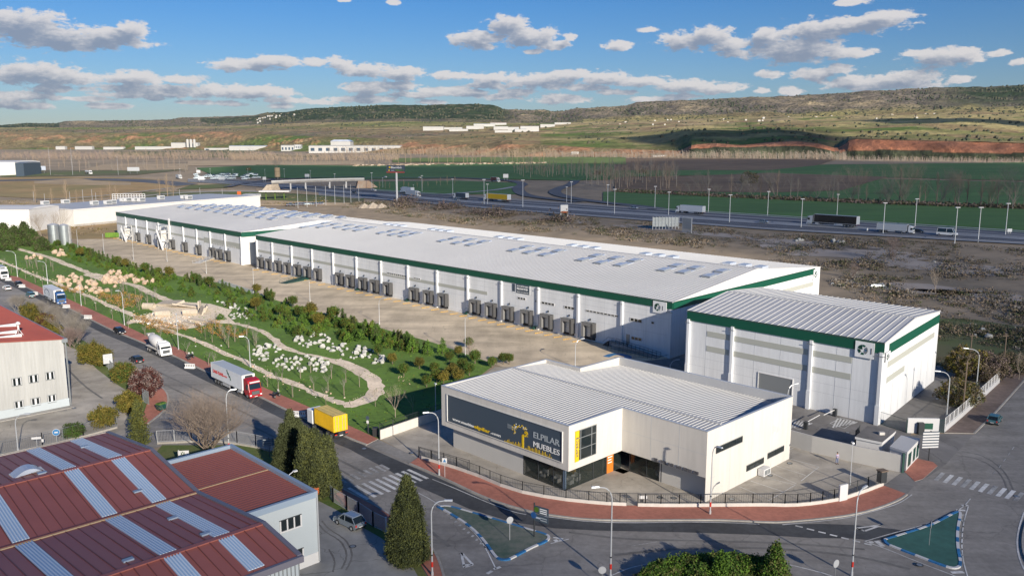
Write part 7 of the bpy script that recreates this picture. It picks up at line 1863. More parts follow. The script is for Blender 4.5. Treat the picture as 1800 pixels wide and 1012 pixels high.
put('round_tree','brownish tree beside it on the verge behind the building corner',roundtree(19,2.,1.6,1,420,['leaf_autumn','leaf_plum']),(82,580)); put('round_tree','small ochre bush nearest the grey gutter of the white building',roundtree(20,1.5,1.2,.6,320,['leaf_olive','leaf_autumn']),(96,590))
# bare trees
cr,tr=bare_tree(41,9.4,6,.72,3,'twig','twig',.10,5,.20,.12); put('bare_tree','big bare grey tree with fanned branches behind the grey fence',(cr,tr),(366,797))
for i,(px,py,h,l) in enumerate([(140,604,6.5,'bare grey brushy tree closest behind the white building corner'),(118,590,6.5,'bare brushy tree in the middle of the verge thicket'),(95,575,6,'bare brushy tree at the far side of the verge thicket'),(70,563,5.5,'bare brush rising over the red roof ridge'),(128,612,5,'low purple bare shrub at the foot of the verge thicket'),(30,548,5,'bare tree twigs at the left above the red roof')]):
    cr,tr=bare_tree(50+i,h,4,.55,4,'twig_grey' if i!=4 else 'twig_purple',None,.12,4,.07,.2); put('bare_tree',l,(cr,tr),(px,py))
cr,tr=bare_tree(61,4.2,4,.5,3,'twig_purple',None,.25,1,.07); put('bare_tree','small bare brown tree at the yard edge by the lamp',(cr,tr),(826,627))
cr,tr=bare_tree(62,5,4,.5,3,'bark_pale',None,.3,1,.07); put('bare_tree','bare young tree standing in the shaded lawn beside the forecourt wall',(cr,tr),(694,733)); 
cr,tr=bare_tree(63,3.4,3,.4,2,'bark_pale',None,.5,1,.05); put('bare_tree','thin bare sapling nearest the forecourt wall',(cr,tr),(727,732))
cr,tr=bare_tree(64,3.2,3,.4,2,'bark_pale',None,.5,1,.05); put('bare_tree','thin bare sapling over the end of the gravel path',(cr,tr),(661,714))
# dark trees at the right fence
put('round_tree','large dark brown-green tree behind the white fence by the wooden poles',roundtree(71,3.6,2.7,1.,700,['leaf_autumn','leaf_scrub','leaf_olive'],.17),(1697,667)); put('round_tree','dark brown spreading tree inside the white fence corner',roundtree(72,3.2,2.0,.6,600,['leaf_scrub','leaf_autumn','leaf_scrub_green'],.16),(1687,712))
put('round_tree','dark purple-brown tree between the fence end and the rough grass',roundtree(73,3.8,2.4,.8,650,['leaf_scrub','twig_purple','leaf_scrub'],.17),(1735,668)); put('round_tree','brown scrubby tree beyond the far end of the white fence',roundtree(74,3.0,1.8,.5,480,['leaf_scrub','leaf_scrub_green'],.17),(1775,655))
cr,tr=bare_tree(75,5,4,.5,3,'bark_pale',None,.3,1,.07); put('bare_tree','pale bare tree at the right edge above the street',(cr,tr),(1792,668))
cr,tr=bare_tree(76,9,5,.55,3,'twig_purple',None,.2,2,.12); put('bare_tree','lone purple-grey bare tree on the wasteland behind the tall warehouse, farther one',(cr,tr),(1570,467)); cr,tr=bare_tree(77,7,4,.5,3,'bark_pale',None,.3,1,.09); put('bare_tree','pale birch-like bare tree in the middle of the wasteland',(cr,tr),(1643,519))
cr,tr=bare_tree(78,5,4,.55,3,'twig_purple',None,.2,2,.08); put('bare_tree','low bare tree on the wasteland close to the warehouse corner',(cr,tr),(1497,488))
# trees by the silos
for i,(px,py,h) in enumerate([(8,428,9),(28,432,8.5),(45,430,10),(58,432,7),(-14,425,9),(75,440,5),(14,440,6)]):
    c=cyp(80+i,3.4,h,560,12,.30,['leaf_green','leaf_cypress','leaf_cypress'],p=.55,cs=.4); put('pine_tree','dense dark green conifer in the clump left of the steel silos',c,(px,py),0,'conifer clump left of the silos')
for i,(px,py,h,l) in enumerate([(72,398,13,'bare pale tree in front of the white building, left of the silos'),(101,397,14,'bare pale tree rising right behind the silos')]):
    cr,tr=bare_tree(90+i,h,5,.5,3,'bark_pale',None,.2,2,.14); put('bare_tree',l,(cr,tr),(px,py+26))
cr,tr=bare_tree(93,5,4,.6,4,'twig_tan',None,.1,4,.05); put('bare_tree','tan leafless shrub left of the silos',(cr,tr),(74,432))
# --- garden prototypes
GREENS=['leaf_green','leaf_bright','leaf_olive']
def pr(name,ct,cat='tree'): return Proto(tree_thing(name,'',ct[0],ct[1],None,cat))
ballP=[pr('topiary_tree',roundtree(201+i,.95,.75,1.25,150,['leaf_olive','leaf_green'] if i<2 else ['leaf_autumn','leaf_olive'],.12)) for i in range(3)]
def young(seed,rb,h,mats): r=random.Random(seed); c=MB(); clumps(c,r,95,10,cone(rb,h,.15,.8,.3),.16,.14,mats); t=MB(); t.tube([(0,0,0),(0,0,h*.6)],[.06,.02],'bark',4); return c,t
pineP=[pr('young_pine',young(210+i,1.25+.15*i,2.1+.25*i,[['leaf_green','leaf_bright'],['leaf_bright','leaf_green','leaf_green'],['leaf_olive','leaf_green'],['leaf_bright','leaf_olive']][i])) for i in range(4)]
colP=[pr('column_cypress',young(220+i,.34,2.6+.3*i,['leaf_cypress','leaf_green'] if i else ['leaf_cypress_pale','leaf_cypress'])) for i in range(2)]
firP=pr('young_fir',young(225,1.3,3.6,['leaf_bright','leaf_green']))
def sap(seed,h): 
    r=random.Random(seed); t=MB(); c=MB(); t.tube([(0,0,0),(0,0,h*.55)],[.05,.035],'bark_pale',5); t.tube([(.15,0,0),(.15,0,1.5)],.035,'wood',4)
    for k in range(5): a=r.uniform(0,6.28); branchy(c,r,(0,0,h*.5),(.45*math.cos(a),.45*math.sin(a),1),h*.3,.025,2,'twig_grey',.5,3,1,.2,None,3)
    return c,t
sapP=[pr('sapling',sap(230+i,2.6+.4*i)) for i in range(3)]
def orange(seed):
    r=random.Random(seed); c=MB(); t=MB()
    for k in range(7): a=r.uniform(0,6.28); branchy(t,r,(0,0,0),(.6*math.cos(a),.6*math.sin(a),1),.55,.03,1,'twig_tan',.5,3,1,.2,None,2)
    clumps(c,r,26,5,ell(.75,.75,.5,.75,.5),.14,.09,['leaf_orange','leaf_orange','leaf_autumn']); return c,t
orP=[pr('ochre_shrub',orange(240+i),'shrub') for i in range(2)]
r=random.Random(77)
def sow(P,proto,label,group,smin=.8,smax=1.2):
    for p in P:
        q=r.choice(proto) if isinstance(proto,list) else proto; s=r.uniform(smin,smax); q.put((p[0],p[1],0.0),r.uniform(0,6.28),label,group,(s,s,s*r.uniform(.9,1.12)))
BELT=[(62,432),(100,428),(140,436),(200,461),(325,490),(385,500),(462,523),(512,539),(575,556),(640,572),(690,590),(668,600),(620,592),(590,592),(560,592),(500,590),(478,580),(440,560),(412,543),(372,528),(318,520),(272,508),(232,492),(190,479),(160,470),(120,455)]
pts=scatter(BELT,200,1.75,301); sow(pts,pineP,'young bushy green pine in the dense belt between path and loading yard','young pines of the dense belt',.42,.88)
B2=[(575,560),(640,576),(700,594),(735,608),(728,626),(690,612),(640,606),(600,600),(570,590)]
sow(scatter(B2,34,1.9,302),pineP,'small pine in the looser right part of the belt above the white boulders','pines above the white boulders',.7,1.05)
EDGE=[PX([a])[0] for a in ((150,440),(170,452),(205,466),(221,470),(255,479),(277,484),(298,488),(343,500),(368,505),(450,515))]
for (px,py),k in zip(((102,433),(127,440),(141,452),(157,449),(206,467),(221,471),(256,480),(278,484),(298,488),(343,497),(369,505),(452,517),(475,530),(515,540),(548,556),(587,563),(608,580),(450,545),(492,555),(530,560),(560,575)),range(99)):
    ballP[k%3].put((*at(px,py),0),r.uniform(0,6),'clipped ball tree standing out along the loading yard edge','clipped ball trees along the yard edge',(r.uniform(1.,1.35),)*3)
for (px,py) in ((165,455),(175,456),(190,463),(199,465),(230,475),(240,477),(262,484),(268,486),(285,489),(330,495),(338,497),(352,503),(360,505),(466,524),(577,558),(580,562),(603,570),(608,573),(618,579),(622,580),(640,590),(661,600),(693,602),(700,606),(705,608),(712,612),(720,615),(734,618),(746,622),(470,525),(478,530),(392,512),(398,513),(404,514),(160,452),(182,459),(210,468)):
    colP[r.randrange(2)].put((*at(px,py),0),0,'thin dark column cypress in the row at the yard edge','column cypresses at the yard edge',(r.uniform(.9,1.3),)*3)
for (px,py) in ((725,620),(752,624),(778,622)): firP.put((*at(px,py),0),r.uniform(0,6),'pale green young fir at the right end of the belt','young firs at the belt end',(r.uniform(.9,1.1),)*3)
for (px,py) in ((710,661),(737,648),(764,656),(790,638),(794,663),(813,651),(768,672),(835,639),(865,646),(885,640),(806,626),(824,612),(895,640),(750,680),(780,676),(825,660),(690,640),(665,625),(805,673)):
    ballP[r.randrange(3)].put((*at(px,py),0),r.uniform(0,6),'small clipped ball tree casting a round shadow on the right lawn','ball trees on the right lawn',(r.uniform(.8,1.05),)*3)
SL=[(40,470),(60,480),(95,500),(150,527),(200,555),(240,580)]
sow(scatter([(20,470),(60,463),(100,470),(96,482),(60,480)],12,2,303)+scatter([(215,505),(262,520),(285,532),(262,545),(225,545),(190,520)],20,2.2,304),sapP,'thin staked sapling on the lawn near the tan boulders','staked saplings by the tan boulders')
sow(scatter([(330,582),(400,575),(470,600),(440,620),(400,612),(360,598)],18,2.2,305),sapP,'thin staked sapling on the lawn right of the ruins','staked saplings right of the ruins')
for (px,py) in ((62,497),(75,502),(90,512),(150,535),(169,545),(198,562),(226,578),(255,592),(283,605),(329,628),(367,643),(378,650),(515,698),(573,712),(470,680),(490,690),(546,655),(552,690),(605,695),(632,680),(577,687),(496,672),(528,665),(583,665),(608,672),(20,480),(8,470),(45,490),(110,522),(132,530)):
    sapP[r.randrange(3)].put((*at(px,py),.0),r.uniform(0,6),'thin staked sapling in the row along the red pavement','staked saplings along the pavement',(r.uniform(.9,1.15),)*3)
sow(scatter([(88,505),(120,508),(150,515),(190,520),(232,518),(250,525),(228,545),(200,538),(160,520),(110,512)],52,1.2,306),orP,'ochre leafed low shrub in the band below the tan boulders','ochre shrubs below the tan boulders')
sow(scatter([(228,555),(262,560),(300,572),(330,580),(300,590),(262,580)],34,1.2,307)+scatter([(330,578),(372,568),(430,582),(445,595),(400,600),(360,590)],26,1.6,308),orP,'ochre leafed low shrub around the ruins','ochre shrubs around the ruins')
pineP[0].put((*at(388,562),0),0,'single round dark bush on the sand clearing',None,(1,1,.7)); 
# grass tufts (uncountable)
r=random.Random(5); m=MB()
G=[(-60,450),(19,486),(175,552),(362,637),(546,718),(665,771),(778,735),(805,692),(870,642),(700,586),(462,522),(325,489),(140,435),(0,402)]
for p in scatter(G,5200,.0,310):
    for _ in range(2): leaf(m,Vector((p[0]+r.gauss(0,.2),p[1]+r.gauss(0,.2),.07)),r.uniform(.08,.2),r,r.choice(['leaf_bright','leaf_green','leaf_bright','leaf_olive']),0,4)
tag(ob('grass_tufts',m),'tufts of short green grass on the park lawn','grass',kind='stuff')
# wasteland scrub (uncountable)
def scrub(poly,n,smin,smax,seed,mats,mb,per=9,gn=True,flatk=.35):
    P=[gnd(*p) for p in poly]; r=random.Random(seed)
    xs=[p[0] for p in P]; ys=[p[1] for p in P]; k=0; tr=0
    while k<n and tr<n*40:
        tr+=1; x,y=r.uniform(min(xs),max(xs)),r.uniform(min(ys),max(ys))
        if not inpoly((x,y),P): continue
        f=NZ.noise(Vector((x/22,y/22,1)))+.4*NZ.noise(Vector((x/7,y/7,4)))
        if f<r.uniform(-.35,.25): continue
        k+=1; s=r.uniform(smin,smax)*(1+max(0,f)); mm=r.choice(mats); z=terr(x,y)
        for _ in range(per): leaf(mb,Vector((x+r.gauss(0,s*.6),y+r.gauss(0,s*.6),z+abs(r.gauss(0,s*flatk*.8))+.05)),s*.2,r,mm,.6)
m=MB()
scrub([(640,352),(775,364),(900,374),(1125,391),(1350,408),(1560,420),(1900,445),(1900,700),(1760,660),(1650,640),(1430,470),(1180,430),(900,405),(600,365)],4300,.6,1.6,1,['leaf_scrub','leaf_scrub','leaf_scrub_green','twig_grey','twig_tan'],m,20)
scrub([(700,352),(900,374),(1000,384),(1000,392),(850,380),(690,366)],500,1.5,2.6,2,['leaf_scrub','twig_purple'],m,12,flatk=.7)
scrub([(1650,560),(1900,560),(1900,690),(1755,672),(1640,650)],1100,.6,1.2,3,['leaf_scrub_green','leaf_scrub_green','leaf_scrub'],m,10)
tag(ob('scrub',m),'low dark scrub covering the wasteland behind the warehouses','scrub',kind='stuff')
m=MB(); scrub([(0,352),(120,355),(260,345),(450,342),(640,350),(500,362),(300,352),(200,362),(140,372),(100,395),(200,405),(205,412),(130,415),(60,400),(0,385)],900,.8,1.8,4,['twig_tan','leaf_autumn','leaf_scrub'],m,10); tag(ob('scrub',m),'tan dry scrub along the road behind the older warehouse','scrub',kind='stuff')
mat('far_oak',(.050,.062,.035),.95); mat('far_oak2',(.09,.085,.05),.95)
# ================================================================ far things
def far_box(name,label,cat,pxl,pxr,pyb,pyt,depth,wm='white',rm='roof_grey',rz=0,fan=False,group=None,windows_=0,dark=None):
    """building whose front spans picture columns pxl..pxr, foot at row pyb, roof at row pyt"""
    if fan:
        x,y,z=fan_at((pxl+pxr)/2,pyb); z-=3
    else:
        x,y=gnd((pxl+pxr)/2,pyb); z=terr(x,y)
    W=(pxr-pxl)/F*y; hgt_=(pyb-pyt)/F*y*1.02+(3 if fan else 0)
    t=thing(name,label,cat,(x,y,z),rz,group); w=MB(); w.box(-W/2,W/2,0,depth,0,hgt_*.93,wm); ob('wall',w,t)
    r_=MB(); r_.hexa([(-W/2-.3,-.3,hgt_*.93),(W/2+.3,-.3,hgt_*.93),(W/2+.3,depth+.3,hgt_*.93),(-W/2-.3,depth+.3,hgt_*.93)],[(-W/2,depth*.3,hgt_),(W/2,depth*.3,hgt_),(W/2,depth*.7,hgt_),(-W/2,depth*.7,hgt_)],rm); ob('roof',r_,t)
    if windows_:
        g=MB()
        for i in range(windows_): xx=-W/2+W*(i+.25)/windows_; g.box(xx,xx+W*.5/windows_,-.15,-.02,hgt_*.35,hgt_*.7,'glass_blue')
        ob('window_band',g,t)
    return t
# long white building with roof plant behind the silos
a=at(131,398.5); b=at(205,391.5); lb=Frame(a,rz_of(brg(a,b))); hh=9.4; c=lb.l(at(43,363,hh))
t=thing('cold_store','long low white building with many air conditioners on its grey roof','building',(*a,0),lb.rz)
print('cold',c,math.dist(a,b)); LD=150; WD=52
ob('wall',MB().box(0,LD,0,WD,0,hh,'panel_light'),t); ob('roof',MB().box(-.3,LD+.3,-.3,WD+.3,hh,hh+.5,'white').box(.3,LD-.3,.3,WD-.3,hh+.5,hh+.55,'roof_grey'),t)
ob('plinth',MB().box(0,LD,-.2,0,0,1.2,'kerb'),t)
for px,py in ((76,361),(112,358.5),(163,361),(187,360),(215,355),(222,355),(236,355),(246,355),(281,351),(322,350),(330,351),(195,359)):
    u,v=lb.l(at(px,py,hh+.5)); 
    if v<0: v=abs(v)
    cond(t,u,v,hh+.5,2.6,4.2,2.6)
ob('window',MB().box(60,64,-.1,0,6.,7.2,'glass_dark').box(70,74,-.1,0,6,7.2,'glass_dark'),t)
far_box('storage_hall','white low-pitched hall roof behind the conifer clump at the left edge','building',-60,55,408,366,30,'white','white')
far_box('distribution_hall','big white hall with a dark grey end wall at the far left','building',-80,28,310,284,60,'white','white'); far_box('dark_hall_end','dark grey end block joined to the big white hall','building',28.5,43,310.5,286,40,'sign_slate','metal_grey')
# lattice billboard
x,y=gnd(228,372); t=thing('lattice_billboard','long white lattice hoarding above the roof of the low white building','billboard',(x,y,0),0); m=MB(); W=57/F*y; z0,z1=hgt((x,y),352),hgt((x,y),341)
for k in range(13): m.box(-W/2+W*k/12-.15,-W/2+W*k/12+.15,0,.3,0 if k%3==0 else z0,z1,'white')
for k in range(4): m.box(-W/2,W/2,-.1,.2,z0+(z1-z0)*k/3-.15,z0+(z1-z0)*k/3+.15,'white')
ob('frame',m,t)
# white works in the middle distance
for a in [('dairy_works','white works with three tall silos beyond the fields','building',300,346,262,254,30,'far_white','far_white'),
 ('factory_hall','long white low hall left of the three-silo works','building',236,300,265,259,30,'far_white','far_white'),('factory_hall','pale green-roofed hall with white wall in the middle distance','building',402,482,271,262,40,'far_white','skylight'),
 ('office_block','white office block beside the pale green-roofed hall','building',493,516,268,257,25,'far_white','far_white'),('office_block','low grey office annex with dark windows right of the white office block','building',516,528,267,259,20,'roof_grey','far_white'),
 ('storage_hall','long bright white storage hall with a window band in the middle distance','building',543,702,276,263,60,'far_white','far_white'),
 ('storage_hall','small white farm shed near the dark green field edge','building',576,600,285,281,10,'far_white','far_white'),('farm_house','white farm house far behind the poplar row','building',1005,1018,274,269,12,'far_white','field_rust'),('farm_shed','long white farm shed below the red cliffs','building',1149,1172,276,273,10,'far_white','far_white'),
 ('storage_hall','small white shed near the far left trees','building',96,112,277,271,20,'far_white','far_white'),('storage_hall','low white shed row at the foot of the left hills','building',130,160,278,272,20,'far_white','far_white'),('storage_hall','white shed beyond the rust-brown field','building',180,215,268,263,20,'far_white','far_white'),('farm_house','small white house with terracotta roof left of the office block','building',358,395,266,262,18,'far_white','field_rust'),('storage_hall','flat pale depot under the orange quarry','building',366,400,270,266,30,'far_white','far_white')]:
    far_box(*a,fan=True,windows_=12 if 'window band' in a[1] else (4 if 'office' in a[1] else 0))
for i,px in enumerate((330,336,342)):
    x,y,z=fan_at(px,262); rr_=2.2/F*y; t=thing('storage_silo','tall white storage silo standing on the far white works','silo',(x,y-8,z),0,'three white silos'); ob('shell',MB().tube([(0,0,0),(0,0,13/F*y)],rr_,'far_white',12),t); ob('cap',MB().tube([(0,0,13/F*y),(0,0,14/F*y)],[rr_,rr_*.3],'far_white',12),t)
x,y,z=fan_at(598,264); t=thing('round_hall','wide round-shouldered pale hall rising behind the long storage hall','building',(x,y,z),0); ob('wall',MB().box(-17/F*y,17/F*y,0,50,0,11/F*y,'far_white'),t); ob('roof',MB().hexa([(-18/F*y,-1,11/F*y),(18/F*y,-1,11/F*y),(18/F*y,51,11/F*y),(-18/F*y,51,11/F*y)],[(-12/F*y,5,14/F*y),(12/F*y,5,14/F*y),(12/F*y,45,14/F*y),(-12/F*y,45,14/F*y)],'skylight'),t)
rr=random.Random(8)
sites=[(744,779,230,223,'far_white'),(781,812,228,224,'far_white'),(820,850,227,222,'far_white'),(833,870,224,219,'skylight'),(868,893,229,223,'sign_slate'),(893,912,232,224,'far_white'),(905,925,232,227,'paint_blue'),(915,947,232,223,'far_white'),(862,890,221,217,'lamp_red'),(950,975,224,219,'far_white'),(975,1003,220,216,'far_white'),(790,822,231,227,'far_white'),(870,900,234,230,'far_white')]
names=['white hall farthest left in the distant industrial estate','low white hall second from the left in the distant estate','white hall in the middle of the distant estate','pale blue-roofed hall in the distant estate','dark-fronted hall of the distant estate','small white hall next to the dark-fronted one','blue-roofed shed of the distant estate','broad white hall at the right of the distant estate','red-topped hall of the distant estate','white hall near the right end of the distant estate','long low hall at the far right end of the distant estate','front row white hall of the distant estate','lowest white hall in front of the distant estate']
for (l,r_,b_,t_,m_),n in zip(sites,names): far_box('industrial_hall',n,'building',l,r_,b_,t_,40,'far_white',m_,fan=True,group='distant industrial estate')
for i in range(26):
    px=rr.uniform(1030,1640); py=interp([(1030,218),(1200,214),(1400,209),(1640,203)],px)+rr.uniform(-3,6); x,y,z=fan_at(px,py); s=rr.uniform(5,10)
    t=ob('farm_house',MB().box(-s/2,s/2,0,s*.6,-3,4.5,'far_white','field_rust').box(-s/2-.4,s/2+.4,-.4,s*.3,4.5,5.6,'field_rust'),loc=(x,y,z)); tag(t,'tiny pale farm house scattered on the plain below the long hill','house','scattered houses below the long hill')
for i in range(26):
    px=rr.uniform(452,520); py=interp([(452,212),(480,203),(520,201)],px)+rr.uniform(0,6); x,y,z=fan_at(px,py); s=rr.uniform(6,12)
    t=ob('village_house',MB().box(-s/2,s/2,0,s*.6,-4,7,'far_white').box(-s/2-.5,s/2+.5,-.5,s*.6+.5,7,8.6,'field_tan'),loc=(x,y,z)); tag(t,'tiny pale village house on the wooded hill crest','house','houses of the hilltop village')
# overpass
P=smooth_line([gnd(*p) for p in [(470,320),(500,322),(560,325),(600,327),(630,330)]],1)
a=gnd(478,336); b=gnd(640,330); L=math.dist(a,b); t=thing('road_bridge','pale concrete motorway overpass with columns and long railing','bridge',(*a,terr(*a)),rz_of(brg(a,b)))
zb=hgt(a,319.5)-terr(*a); z2=hgt(b,314.5)-terr(*a); n=14; dk=MB(); rl=MB()
for k in range(n):
    f0,f1=k/n,(k+1)/n; za,zc=zb+(z2-zb)*(1-(1-f0)**2),zb+(z2-zb)*(1-(1-f1)**2)
    dk.hexa([(L*f0,-5,za-1.6),(L*f1,-5,zc-1.6),(L*f1,6,zc-1.6),(L*f0,6,za-1.6)],[(L*f0,-5,za),(L*f1,-5,zc),(L*f1,6,zc),(L*f0,6,za)],'kerb')
    rl.hexa([(L*f0,-5.2,za),(L*f1,-5.2,zc),(L*f1,-5.0,zc),(L*f0,-5.0,za)],[(L*f0,-5.2,za+1.1),(L*f1,-5.2,zc+1.1),(L*f1,-5.0,zc+1.1),(L*f0,-5.0,za+1.1)],'panel_light')
ob('deck',dk,t); ob('parapet',rl,t)
for f in (.2,.36,.62,.8):
    for y in (-3.5,4): ob('column',MB().box(L*f-.6,L*f+.6,y-.6,y+.6,-1,zb+(z2-zb)*f-1.5,'panel_light'),t)
ob('abutment',MB().hexa([(-10,-5.5,-1),(L*.1,-5.5,-1),(L*.1,7,-1),(-10,7,-1)],[(-4,-5.5,zb-2.5),(L*.07,-5.5,zb-1.7),(L*.07,7,zb-1.7),(-4,7,zb-2.5)],'rubble'),t); ob('abutment',MB().hexa([(L*.9,-5.5,-1),(L+16,-5.5,-1),(L+16,7,-1),(L*.9,7,-1)],[(L*.93,-5.5,z2-1.5),(L+4,-5.5,z2-1.5),(L+4,7,z2-1.5),(L*.93,7,z2-1.5)],'rock_tan'),t)
# roadside billboard on a column
B=gnd(698,356); zt=terr(*B); h0,h1=hgt(B,303.5)-zt,hgt(B,290.5)-zt; t=thing('roadside_billboard','tall white column carrying a black billboard with yellow and green lettering','billboard',(*B,zt),R(-8)); ob('column',MB().tube([(0,0,0),(0,0,h0)],.75,'white',10),t)
W=30/F*B[1]; m=MB(); m.box(-W/2-1,W/2,-.6,.6,h0,h1,'sign_slate'); ob('board',m,t); m=MB(); hh_=h1-h0
wall_text(m,'Bambú',-W*.30,h0+hh_*.58,W*.62,hh_*.26,'letter_white',y0=-.65,ext=.05,fat=.02); wall_text(m,'TERRAZA',-W*.06,h0+hh_*.2,W*.52,hh_*.22,'leaf_bright',y0=-.65,ext=.05,fat=.04); wall_text(m,'con',-W*.3,h0+hh_*.24,W*.18,hh_*.13,'letter_white',y0=-.65,ext=.05)
m.disc((-W*.38,-.7,h0+hh_*.72),(0,1,0),hh_*.13,.1,'sign_yellow',10); m.disc((-W*.42,-.7,h0+hh_*.3),(0,1,0),hh_*.1,.1,'sign_yellow',8); m.box(-W/2-1,W/2,-.7,-.6,h0,h0+.5,'lamp_red'); ob('lettering',m,t)
# small tower-like hoarding and the back of two boards on the wasteland
B=gnd(991,382); zt=terr(*B); h=hgt(B,360)-zt; t=thing('hoarding_tower','narrow white two-stage hoarding with a dark opening on the wasteland','billboard',(*B,zt),R(10)); ob('board',MB().box(-2.2,2.2,-1.2,1.2,h*.5,h,'white').box(-2.2,-1.8,-1.2,1.2,0,h*.5,'white').box(1.8,2.2,-1.2,1.2,0,h*.5,'white').box(-1.8,1.8,.8,1.2,0,h*.5,'metal_dark').box(-2.2,2.2,-1.25,-1.2,h*.38,h*.47,'orange_red'),t)
def back_board(pl,pr_,pb,pt,label,rz):
    a=gnd(pl,pb); W=(pr_-pl)/F*a[1]/max(.4,math.cos(rz)); zt=terr(*a); h=hgt(a,pt)-zt; t=thing('hoarding',label,'billboard',(*a,zt),rz); ob('panel',MB().box(0,W,0,.15,h*.25,h,'galv'),t); m=MB()
    for k in range(9): m.box(W*k/8-.1,W*k/8+.1,-.35,0,0,h+.3,'metal_light')
    for k in range(4): m.box(0,W,-.12,0,h*(.3+.2*k),h*(.3+.2*k)+.12,'metal_grey')
    ob('posts',m,t)
back_board(1147,1193,404,382,'back of a long grey hoarding with pale posts on the wasteland',R(2)); back_board(1200,1212,408,382.5,'back of a narrow hoarding standing obliquely beside the long one',R(-55))
def plain_board(px,pb,pt,w,label,m='white'):
    a=gnd(px,pb); zt=terr(*a); h=hgt(a,pt)-zt; W=w/F*a[1]; t=thing('road_sign',label,'sign',(*a,zt),0); ob('sign_face',MB().box(-W/2,W/2,-.1,.1,h*.45,h,m),t); ob('post',MB().box(-W*.3,-W*.3+.3,.1,.3,0,h,'metal_grey').box(W*.3-.3,W*.3,.1,.3,0,h,'metal_grey'),t)
for a in ((354,321,310,11,'pale square board back left of the long bridge'),(390,320,311,11,'grey square board back next to the motorway ramps','metal_light'),(235,306,294,21,'wide blue-grey gantry board over the far motorway','metal_light'),(540,315,306,8,'small grey board at the bridge approach','metal_light'),(889,318,306,9,'white square road board on the slip road','white'),(465,320,311,6,'small white board at the start of the bridge','white'),(1524,408,401,3,'tiny pale board by the motorway barrier','metal_light'),(1774,412,402,8,'small grey cabinet board beside the motorway lamp','metal_light'),(349,308,299,7,'white board on a post above the parked cars','white'),(74,305,292,14,'blue-white gantry board near the big white hall','skylight')): plain_board(*a)
x,y=gnd(488,316); t=thing('water_tower','slim ochre water tank tower at the dark green field','tower',(x,y,terr(x,y))); ob('tank',MB().tube([(0,0,3),(0,0,13)],3.0,'field_tan',12),t); ob('legs',MB().tube([(0,0,0),(0,0,3)],2.2,'metal_dark',8),t)
# ---- motorway lamps
def mw_lamp():
    t=thing('street_lamp','','street lamp'); ob('pole',MB().tube([(0,0,0),(0,0,14)],[.2,.12],'metal_light',5),t); ob('lamp_head',MB().box(-.9,.9,-.35,.35,13.9,14.25,'white'),t); return t
ml=Proto(mw_lamp())
for (bx,by,ty) in ((919,365,317),(996,359,329),(1004,359,320),(1068,362,325),(1080,377,333),(1151,367,328),(1175,380,338),(1245,374,333),(1282,392,343),(1349,380,337),(1408,401,350),(1471,380,342),(1552,412,357),(1608,400,350),(1678,428,365),(1719,426,365),(1767,414,358),(654,332,304),(742,337,309),(796,345,315),(851,360,316),(589,330,306),(546,315,300),(500,313,297),(466,312,298),(436,312,297),(410,312,298),(370,312,297),(346,311,296),(317,312,297),(857,360,324),(673,330,313),(727,340,325)):
    B=gnd(bx,by); h=hgt(B,ty)-terr(*B); ml.put(B,0,'tall pale motorway lamp on a straight pole','motorway lamp posts',(h/14,h/14,h/14))
def slim(px,pb,pt,label,group):
    B=gnd(px,pb); h=hgt(B,pt)-terr(*B); o=ob('mast',MB().tube([(0,0,0),(0,0,h)],[.16,.1],'metal_light',5),loc=B); tag(o,label,'mast',group)
for px in (524,540,556,573,589,605,617,631): slim(px,366-(px-524)*.1,345-(px-524)*.05-16,'thin pale mast along the fenced plot behind the warehouse roof','masts of the fenced plot')
for px,pb,pt in ((60,355,336),(79,357,340),(124,362,337),(147,362,333),(163,360,333),(169,355,338),(316,345,333),(352,345,330),(391,345,332)): slim(px,pb,pt,'thin pale mast by the access road behind the white building','masts of the access road')
for px,pt in ((89,259),(128,260),(208,275)): slim(px,308,pt,'slender tall mast far off near the left motorway','tall masts at the far left')
# ---- service area
far_box('service_building','low white service building with an orange sign behind the warehouse roofs','building',426,450,351,342,14,'white','white'); x,y=gnd(482,352); t=thing('canopy','long thin white filling-station canopy on yellow-striped columns','canopy',(x,y,terr(x,y)),R(4)); W=52/F*y; ob('roof',MB().box(-W/2,W/2,0,9,6.4,7.2,'white'),t)
for k in (-.3,0,.3): ob('column',MB().box(W*k-.25,W*k+.25,3.8,4.2,0,6.4,'leaf_bright'),t)
x,y=gnd(421,352); t=thing('price_sign','small orange totem sign left of the service building','sign',(x,y,terr(x,y))); ob('sign_face',MB().box(-1.5,1.5,-.3,.3,1.5,7,'orange_red'),t); ob('post',MB().box(-.4,.4,-.2,.2,0,1.5,'metal_grey'),t)
